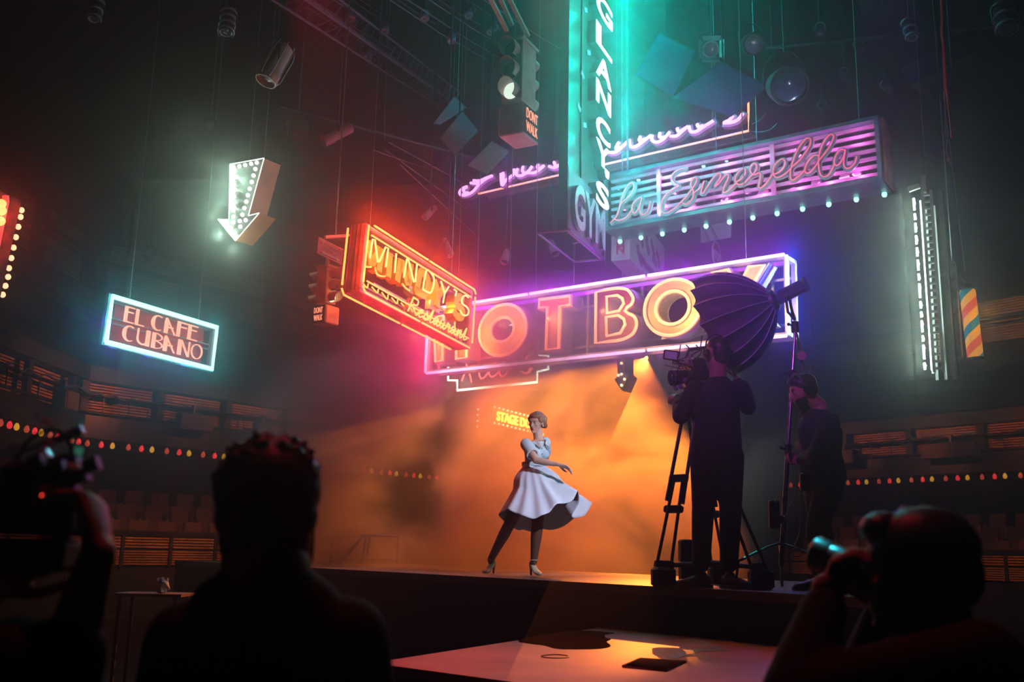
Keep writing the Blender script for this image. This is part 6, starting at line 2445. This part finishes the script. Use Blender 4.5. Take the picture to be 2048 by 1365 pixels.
MB().tube([Pt(1575, 585, YS + .07), Pt(1584, 622, YS + .07), Pt(1590, 640, YS + .03)], .011, 6).build('yoke_arm', M_DARK, lh)
MB().tube(catmull([Pt(1606, 586, YS), Pt(1620, 592, YS), Pt(1623, 640, YS), Pt(1624, 700, YS), Pt(1619, 742, YS), Pt(1616, 760, YS)], 6), .004, 6).build('power_cable', mat('grey_cable', (.25, .25, .28), .4), lh, smooth=True)

ls = thing('lamp_stand', 'chrome and black lamp stand gripped by the assistant', 'lamp stand', (Pt(1565, 1150, 7.22).x, 7.22, STAGE_Z))
top_ = Pt(1591, 645, YS)
bot = Vector((Pt(1563, 1165, 7.25).x, 7.25, STAGE_Z + .16))
for t0, t1, r, m_ in ((0, .25, .011, mat('chrome_rod', (.7, .68, .75))), (.22, .55, .014, mat('dark_chrome', (.18, .16, .18), .2, 1.0)), (.52, 1.0, .0175, mat('dark_chrome', (.18, .16, .18)))):
    MB().tube([top_.lerp(bot, t0), top_.lerp(bot, t1)], r, 10).build('tube_section', m_, ls, smooth=True)
for t in (.02, .23, .54):
    p = top_.lerp(bot, t)
    c_ = MB().cyl(p - Vector((0, 0, .04)), p + Vector((0, 0, .04)), .028, n=12).build('collar', M_BLACK, ls, smooth=True)
    MB().tube([p, p + Vector((-.05, -.02, .012))], .008, 6).ball(p + Vector((-.055, -.02, .014)), .014, 8, 6).build('clamp_handle', M_BLACK, c_)
MB().tube([Pt(1590, 650, YS - .03), Pt(1600, 700, YS - .05), Pt(1606, 742, YS - .06)], .009, 8).build('boom_rod', M_DARK, ls)
MB().lathe([(.034, -.006), (.034, .006)], Pt(1603, 712, YS - .10), (0, -1, 0), 22).build('pale_disc', mat('pale_pink_disc', (.55, .38, .36), .6), ls, label='pale round disc clamped to the stand')
for d_ in ((-1, -.25), (.95, -.15), (.25, .9)):
    v = Vector((d_[0], d_[1], 0)).normalized()
    MB().tube([bot + Vector((0, 0, .16)), bot + v * .10 + Vector((0, 0, .13)), bot + v * .33 + Vector((0, 0, .03)), bot + v * .36 - Vector((0, 0, .15))], .011, 8).build('leg', mat('dark_chrome', (.18, .16, .18)), ls, smooth=True)
bb = thing('ballast_unit', 'small electronic ballast strapped to the lamp stand', 'ballast', Pt(1548, 1030, 7.2))
MB().bevbox(Pt(1548, 1030, 7.18), (.075, .05, .20), .008).build('case', M_DARK, bb)
MB().bevbox(Pt(1561, 1040, 7.15), (.05, .04, .06), .006).build('connector_block', M_STEEL, bb)
for k, pts in enumerate(([(1550, 1005), (1556, 992), (1562, 990), (1566, 1010), (1564, 1050), (1572, 1070), (1576, 1068)], [(1592, 990), (1586, 1000), (1577, 1020), (1568, 1045)], [(1600, 985), (1596, 1010), (1600, 1060), (1588, 1095)])):
    MB().tube(catmull([Pt(x, y, 7.14) for x, y in pts], 6), .004, 6).build('cable', mat('pink_grey_cable', (.45, .3, .36)), bb, smooth=True)
mb = MB()
c_ = Pt(1594, 1105, 7.15)
for k in range(2):
    mb.tube([c_ + Vector((math.cos(w) * .034, k * .01, math.sin(w) * .030)) for w in [j * PI / 9 for j in range(18)]], .005, 6, closed=True)
mb.build('cable_coil', mat('red_cable', (.45, .03, .03)), bb, smooth=True)

# ================================================================== hand rail of the stage steps and a small table
hr = thing('handrail', 'pale tubular handrail of the steps behind the stage at left', 'handrail', (Pt(735, 1125, 13.2).x, 13.2, STAGE_Z))
RM = mat('pinkish_pale_tube', (.55, .38, .34), .4)
for pts in ([(728, 1071), (797, 1073), (795, 1128)], [(728, 1071), (680, 1128)], [(733, 1071), (724, 1128)], [(741, 1072), (733, 1128)], [(722, 1071), (735, 1070)], [(735, 1118), (796, 1120)]):
    MB().tube([Pt(x, y, 13.2) for x, y in pts], .020, 8).build('tube_rail', RM, hr, smooth=True)
tb = thing('side_table', 'narrow side table with a warm lit front edge at left', 'table', (Pt(292, 1188, 9.5).x, 9.5, 0))
tz = Pt(292, 1190, 9.5)
MB().box((tz.x + .05, 9.6, tz.z), (.62, .42, .025)).build('table_top', mat('warm_edge_timber', (.35, .16, .07), .5), tb)
for sx in (-.22, .30):
    for sy in (-.15, .18):
        MB().box((tz.x + sx, 9.6 + sy, tz.z / 2 - .005), (.03, .03, tz.z - .025)).build('leg', M_BLACK, tb)
mb = MB()
R = random.Random(9)
mb.ball((tz.x + .13, 9.55, tz.z + .085), (.06, .05, .075), 9, 7)
mb.v = [v + Vector((R.uniform(-.018, .018), R.uniform(-.018, .018), R.uniform(-.018, .018))) for v in mb.v]
mb.build('crumpled_paper', mat('crumpled_white_film', (.45, .48, .50), .3), label='crumpled clear white wrapping on the side table', cat='wrapping')

# ================================================================== red rope from the grid
rpM = mat('red_rope', (.62, .01, .035), .6, var=.2, scale=60)
ro = thing('rope', 'red rope hanging from the grid with knotted ends at top right', 'rope', Pt(1890, 100, 9.0))
YR = 9.0
topz = Pt(1880, -160, YR)
MB().tube(catmull([(topz.x, YR, 11.19), Pt(1880, -40, YR), Pt(1883, 60, YR), Pt(1887, 95, YR), Pt(1891, 160, YR), Pt(1898, 220, YR), Pt(1904, 268, YR)], 6), .011, 8).build('thick_strand', rpM, ro, smooth=True)
MB().tube(catmull([Pt(1884, 70, YR - .02), Pt(1886, 110, YR - .02), Pt(1889, 180, YR - .02), Pt(1891, 240, YR - .02), Pt(1891, 262, YR - .02), Pt(1895, 275, YR - .02), Pt(1893, 300, YR - .02), Pt(1897, 316, YR - .02)], 6), .006, 8).build('thin_strand', rpM, ro, smooth=True)
MB().ball(Pt(1904, 271, YR), (.018, .018, .026), 8, 6).build('knot', rpM, ro, smooth=True)
for (x, y) in ((1892, 262), (1898, 320)):
    c_ = Pt(x, y, YR - .02)
    MB().tube([c_ + Vector((math.cos(w) * .014, 0, math.sin(w) * .020)) for w in [j * PI / 6 for j in range(12)]], .005, 6, closed=True).build('loop_knot', rpM, ro, smooth=True)
MB().tube([Pt(1897, 320, YR - .02), Pt(1901, 331, YR - .02)], .005, 6).build('frayed_end', rpM, ro)

# ================================================================== the grid: bars, cables, lanterns and loudspeakers
def bar(pxa, pxb, label, r=.03, m=None, nm='lighting_bar'):
    a, b_ = Pt(*pxa), Pt(*pxb)
    a = a if a.z < 10.6 else atz(pxa[0], pxa[1], 10.6)
    b_ = b_ if b_.z < 10.6 else atz(pxb[0], pxb[1], 10.6)
    t = thing(nm, label, 'lighting bar', (a + b_) / 2)
    MB().tube([a, b_], r, 8).build('pipe', m or M_DARK, t, smooth=True)
    for k in (.08, .92):
        p = a.lerp(b_, k)
        MB().tube([p, (p.x, p.y, 11.19)], .006, 5).build('suspension_wire', M_DARK, t)
    return t


bar((-60, -20, 9.5), (760, -60, 15), 'dark lighting bar crossing above the white bulb arrow')
bar((560, 20, 12.5), (1060, -90, 12.5), 'dark lighting bar above the paired loudspeakers')
bar((1180, -60, 12), (2120, -90, 9.5), 'dark lighting bar above the blue lit loudspeakers')
bar((1500, 100, 13.5), (2120, 40, 11.5), 'dark lighting bar ending behind the red rope')
bar((560, 215, 15), (1000, 330, 17), 'long lighting bar in the red haze above the amber sign')
tr = thing('truss', 'long dark lattice truss running back under the ceiling', 'truss', Pt(700, 120, 14))
a, b_ = Pt(520, -40, 9.0), Pt(900, 215, 17.5)
d_ = (b_ - a).normalized()
s1 = d_.cross(Vector((0, 0, 1))).normalized() * .17
s2 = Vector((0, 0, .3))
mb = MB()
for o in (s1, -s1, s1 + s2, -s1 + s2):
    mb.tube([a + o, b_ + o], .018, 6)
N_ = 26
for k in range(N_):
    p, q = a.lerp(b_, k / N_), a.lerp(b_, (k + 1) / N_)
    for o1, o2 in ((s1, -s1), (s1, s1 + s2), (-s1, -s1 + s2)):
        mb.tube([p + o1, q + o2], .009, 5)
mb.build('lattice', mat('plum_brown_steel', (.16, .09, .09), .45, .6), tr)
for k in (.1, .5, .9):
    p = a.lerp(b_, k) + s2
    MB().tube([p, (p.x, p.y, 11.19)], .008, 5).build('suspension_wire', M_DARK, tr)
R = random.Random(21)
for k in range(12):
    x, y = 560 + k * 32 + R.uniform(-20, 20), -30
    L = R.uniform(120, 260)
    A, B = Pt(x, y, 11 + R.uniform(0, 3)), Pt(x + L * 1.15, y + L * .72, 17 + R.uniform(0, 3))
    MB().tube([A, A.lerp(B, .5) - Vector((0, 0, .05)), B], .008, 5).build('rigging_cable', mat('dull_rose_cable', (.30, .16, .18), .5), label='thin slanting rigging cable under the dark ceiling', cat='cable', group='slanting rigging cables')
for k, (x0, y0, x1, y1) in enumerate(((770, 300, 935, 420), (778, 285, 960, 385), (800, 330, 950, 470), (745, 300, 860, 340))):
    MB().tube([Pt(x0, y0, 15), Pt(x1, y1, 19)], .010, 5).build('rigging_cable', mat('dull_rose_cable', (.30, .16, .18)), label='thin slanting rigging cable in the red haze', cat='cable', group='rigging cables in the red haze')
mb = MB()
for k in range(9):
    c_ = Pt(769, 228 + k * 6, 13)
    w = (k % 2) * PI / 2
    mb.tube([c_ + Vector((math.cos(j * PI / 5) * .012 * math.cos(w), math.cos(j * PI / 5) * .012 * math.sin(w), math.sin(j * PI / 5) * .026)) for j in range(10)], .004, 5, closed=True)
ch_ = thing('chain', 'short steel chain hanging in the red haze', 'chain', Pt(769, 280, 13))
mb.build('links', M_STEEL, ch_)
t_ = Pt(769, 226, 13)
MB().tube([t_, (t_.x, t_.y, 11.19)], .005, 5).build('hanging_wire', M_STEEL, ch_)
# box rig of light bars the upper traffic light hangs from is part of the light


def lantern(px, py, Y, L, r, d, label, m=None, lens=None, fins=0, barn=False, cage=False, group=None):
    c = Pt(px, py, Y)
    d = Vector(d).normalized()
    t = thing('stage_lantern', label, 'stage light', c, group=group)
    m = m or M_DARK
    MB().lathe([(r * .55, -L * .5), (r * .85, -L * .45), (r * .9, -L * .1), (r * .9, L * .15), (r, L * .2), (r, L * .5), (r * .9, L * .5), (r * .86, L * .42)], c, d, 22).build('barrel', m, t, smooth=True)
    MB().lathe([(r * .88, 0), (r * .7, r * .12), (r * .3, r * .2), (.001, r * .22)], c + d * L * .40, d, 20).build('lens', lens or mat('dark_glass', (.05, .05, .07), .08, coat=1), t, smooth=True)
    for k in range(fins):
        MB().lathe([(r * 1.12, -.012), (r * 1.12, .012)], c + d * (-L * .4 + k * L * .8 / max(1, fins - 1)), d, 20).build('cooling_fin', mat('pale_fin', (.38, .34, .38), .4, .5), t, smooth=True)
    s = d.cross(Vector((0, 0, 1)))
    s = s.normalized() if s.length > .1 else Vector((1, 0, 0))
    top = c + Vector((0, 0, r * 1.9))
    MB().tube([c + s * r * 1.1, c + s * r * 1.15 + Vector((0, 0, r)), top + s * r * .5, top - s * r * .5, c - s * r * 1.15 + Vector((0, 0, r)), c - s * r * 1.1], .012, 6).build('yoke', M_DARK, t)
    MB().tube([top, (top.x, top.y, 11.19)], .014, 6).build('hanging_pipe', M_DARK, t)
    if barn:
        e = s
        f = d.cross(s)
        for k, (u, v) in enumerate(((e, f), (-e, f), (f, e), (-f, e))):
            p = c + d * L * .5
            q = [p + u * r - v * r, p + u * r + v * r, p + u * r * 1.5 + v * r * 1.1 + d * r * .6, p + u * r * 1.5 - v * r * 1.1 + d * r * .6]
            mbb = MB().add(q + [x + u * .006 for x in q], [(0, 1, 2, 3), (4, 5, 6, 7), (0, 1, 5, 4), (1, 2, 6, 5), (2, 3, 7, 6), (3, 0, 4, 7)])
            mbb.build('barn_door', m, t)
    if cage:
        for k in range(8):
            w = k * PI / 4
            e = s * math.cos(w) + d.cross(s) * math.sin(w)
            MB().tube([c + e * r * 1.0 - d * L * .5, c + e * r * 1.25 - d * L * .3, c + e * r * 1.2 + d * L * .35, c + e * r * .8 + d * L * .52], .007, 5).build('cage_wire', M_STEEL, t)
    return t


BR = mat('brown_light_grey_casing', (.34, .26, .20), .5)  # grey casing with the brownish light on it put into the colour
lantern(551, 128, 11.0, .55, .13, (-.35, -.2, -1), 'large caged grey lantern pointing down beside the slanting cables', BR, cage=True)
lantern(594, 266, 13.0, .26, .13, (.1, -1, -.5), 'round dark lantern facing us above the bulb arrow', M_DARK)
lantern(675, 268, 12.5, .46, .085, (-.8, -.3, -.6), 'long red lit profile lantern aimed down left', mat('red_light_tint_casing', (.42, .16, .12), .5))  # red light on the casing put into its colour
lantern(455, 45, 12.0, .42, .10, (.05, -.3, -1), 'finned lantern near the top edge left of the caged lantern', M_DARK, fins=4)
lantern(192, 22, 12.0, .34, .085, (.05, -.3, -1), 'finned lantern with red glints at the top left corner', M_DARK, fins=3)
lantern(1504, 88, 12.0, .30, .15, (.0, -1, -.55), 'round lantern with bright ringed lens near the top', M_DARK, lens=mat('ringed_pale_lens', (.55, .50, .65), .25, .3, coat=1), fins=0)
lantern(1420, 100, 12.5, .28, .11, (-.1, -1, -.45), 'small square framed lantern with barn doors', M_STEEL, lens=mat('red_reflection_tint_lens', (.65, .2, .35), .2, .3), barn=True)  # red reflection on the glass painted as the lens colour
lantern(1571, 172, 11.5, .50, .24, (-.05, -1, -.5), 'largest round lantern hanging above the neon script sign', M_BLACK, lens=mat('blue_black_lens', (.10, .10, .25), .1, .3, coat=1))
lantern(1820, 60, 11.5, .34, .08, (0, -.4, -1), 'slim finned lantern left of the red rope', M_DARK, fins=3)
lantern(2012, 38, 10.5, .42, .13, (-.1, -.4, -1), 'finned lantern catching blue light in the top right corner', M_DARK, fins=3)
lantern(860, 425, 15, .30, .06, (-.6, -.3, -.8), 'thin dim lantern hanging right above the amber sign', mat('red_light_tint_casing', (.42, .16, .12)))
lantern(895, 495, 15.5, .36, .06, (.35, -.3, -.9), 'thin dim lantern hanging close above the long letter sign', mat('red_light_tint_casing', (.42, .16, .12)))
lantern(1012, 512, 16, .30, .07, (-.2, -.4, -.9), 'dim lantern in the crimson haze above the letter O', mat('red_light_tint_casing', (.42, .16, .12)))
lantern(1105, 495, 16.5, .34, .08, (.3, -.4, -.8), 'dim lantern in the purple haze above the letter T', mat('plum_casing', (.20, .12, .2), .5))
lantern(420, 250, 14, .22, .07, (.1, -.8, -.6), 'faint lantern in shadow above left of the bulb arrow', M_DARK)
lantern(300, 510, 20, .3, .1, (0, -.8, -.6), 'faint far lantern above the cafe sign', M_DARK)
lantern(1245, 690, 18.0, .3, .12, (-.3, -1, -.5), 'lantern beside the glaring backlight', M_BLACK)
for k, (x, y) in enumerate(((700, 30), (770, 55), (850, 30), (905, 75), (940, 25), (740, 110), (985, 60))):
    lantern(x, y, 12.5 + k * .5, .26, .06, (.2 - .1 * k, -.5, -.8), ['small lantern hanging first from the left under the dark ceiling', 'small lantern second in the cluster left of the traffic light', 'small lantern in the middle of the dark cluster', 'small lantern with pink glints nearer the traffic light', 'small lantern at the top of the dark cluster', 'small lantern lowest in the dark cluster', 'small lantern close left of the hanging rails'][k], mat('plum_casing', (.20, .12, .2)), fins=2)
for k, (x, y) in enumerate(((1640, 60), (1690, 150), (1720, 95), (1775, 175), (1650, 215))):
    lantern(x, y, 12 + k * .6, .26, .07, (.1 * k - .2, -.6, -.7), ['dim lantern right of the ringed lens near the top', 'dim lantern with a pink edge above the script sign end', 'dim lantern in the black gap left of the rope', 'dim lantern hanging lowest left of the rope', 'dim lantern right above the end of the script sign'][k], M_DARK, fins=1)
# the backlight itself
bl2 = lantern(1293, 712, 19.25, .30, .10, (BAIM - BACK), 'glaring orange backlight shining through the smoke', M_BLACK)
MB().ball(BACK + (BACK - BAIM).normalized() * .02 + Vector((0, .03, 0)), .035, 10, 8).build('hot_lens', glowmat('hot_amber_lens', (1.0, .62, .25), 6), bl2)


def speaker(pxs, Y, yaw, label, m, depth=.22, drop=0):
    """loudspeaker cabinet whose front is seen as the given four points"""
    c = sum((Vector((x, y, 0)) for x, y in pxs), Vector()) / 4
    pts = [Pt(x, y, Y + dy) for (x, y), dy in zip(pxs, yaw)]
    n = (pts[1] - pts[0]).cross(pts[3] - pts[0]).normalized()
    n = (EYE - sum(pts, Vector()) / 4).normalized()
    t = thing('loudspeaker', label, 'loudspeaker', sum(pts, Vector()) / 4)
    back = [p - n * depth + (sum(pts, Vector()) / 4 - p) * .12 for p in pts]
    MB().add(pts + back, [(0, 1, 2, 3), (7, 6, 5, 4), (0, 1, 5, 4), (1, 2, 6, 5), (2, 3, 7, 6), (3, 0, 4, 7)]).build('cabinet', m, t)
    # slightly bowed grille standing in front
    cc = sum(pts, Vector()) / 4
    gp_ = []
    for j in range(7):
        for i in range(7):
            u, v = i / 6, j / 6
            p = pts[0].lerp(pts[1], u).lerp(pts[3].lerp(pts[2], u), v)
            p = cc + (p - cc) * .95 + n * (.012 + .03 * math.sin(v * PI))
            gp_.append(p)
    MB().add(gp_, [(j * 7 + i, j * 7 + i + 1, j * 7 + i + 8, j * 7 + i + 7) for j in range(6) for i in range(6)]).build('grille', mat('blue_light_tint_grille', (.04, .10, .42), .6, var=.3, scale=60) if m is SPB else mat('grey_mesh_grille', (.28, .22, .26), .6, var=.3, scale=60), t, smooth=True)  # blue light is part of the grille colour on the blue cabinets
    p = cc - n * depth * .5
    MB().tube([p, (p.x, p.y, 11.19)], .012, 6).build('suspension_wire', M_DARK, t)
    return t


SPK = mat('dark_plum_cabinet', (.14, .10, .12), .6)
SPB = mat('blue_light_tint_cabinet', (.03, .06, .20), .6)  # blue light falling on the cabinets put into their colour
speaker([(925, 222), (957, 262), (910, 312), (879, 276)], 12.0, (0, .1, -.2, -.3), 'upper of two wedge loudspeakers left of the traffic light', SPK)
speaker([(984, 282), (1020, 303), (975, 350), (934, 331)], 11.6, (0, .1, -.2, -.3), 'lower of two wedge loudspeakers left of the traffic light', SPK)
speaker([(909, 192), (934, 215), (880, 250), (866, 248)], 12.4, (0, .1, -.2, -.3), 'topmost narrow wedge loudspeaker of the hanging column', SPK)
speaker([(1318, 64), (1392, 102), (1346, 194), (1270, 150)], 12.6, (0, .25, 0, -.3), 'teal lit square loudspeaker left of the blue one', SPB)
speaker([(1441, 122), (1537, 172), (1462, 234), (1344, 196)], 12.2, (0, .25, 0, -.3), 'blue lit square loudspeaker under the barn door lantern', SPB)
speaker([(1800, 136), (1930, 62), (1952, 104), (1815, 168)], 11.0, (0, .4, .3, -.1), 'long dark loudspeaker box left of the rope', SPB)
speaker([(1815, 170), (1950, 110), (1990, 128), (1860, 200)], 10.8, (0, .4, .3, -.1), 'lower greenish loudspeaker box crossed by the rope', mat('green_black_cabinet', (.06, .09, .07), .6))

# loudspeakers and lanterns clamped to the balcony rail
for k, (F, u, dx) in enumerate(((RB, 2.6, .9), (RB, 4.6, .5), (RB, 6.9, 1.0), (RB, 9.0, .5), (RD, 2.2, .8), (RD, 5.4, 1.5), (RD, 8.2, .8), (RA, 12.6, .6))):
    t = thing('rail_loudspeaker', 'dark box loudspeaker hung on the %s rail, %s' % (('left', 'left', 'left', 'left', 'right', 'right', 'right', 'left side')[k], ('first from the dancer outward', 'second along', 'third and widest along', 'fourth along', 'nearest the assistant', 'largest behind the pole', 'far right end', 'on the side wall')[k]), 'loudspeaker', M=F.M @ Matrix.Translation((u, 4.45, .32)))
    MB().bevbox((0, 0, 0), (dx, .42, .3), .02).build('cabinet', M_BLACK, t, local=True)
    MB().box((0, 0, .155), (dx * .9, .36, .012)).build('grille', mat('dark_brown_grille', (.06, .035, .03), .8), t, local=True)
    MB().box((0, .30, -.1), (.05, .25, .12)).build('bracket', M_DARK, t, local=True)
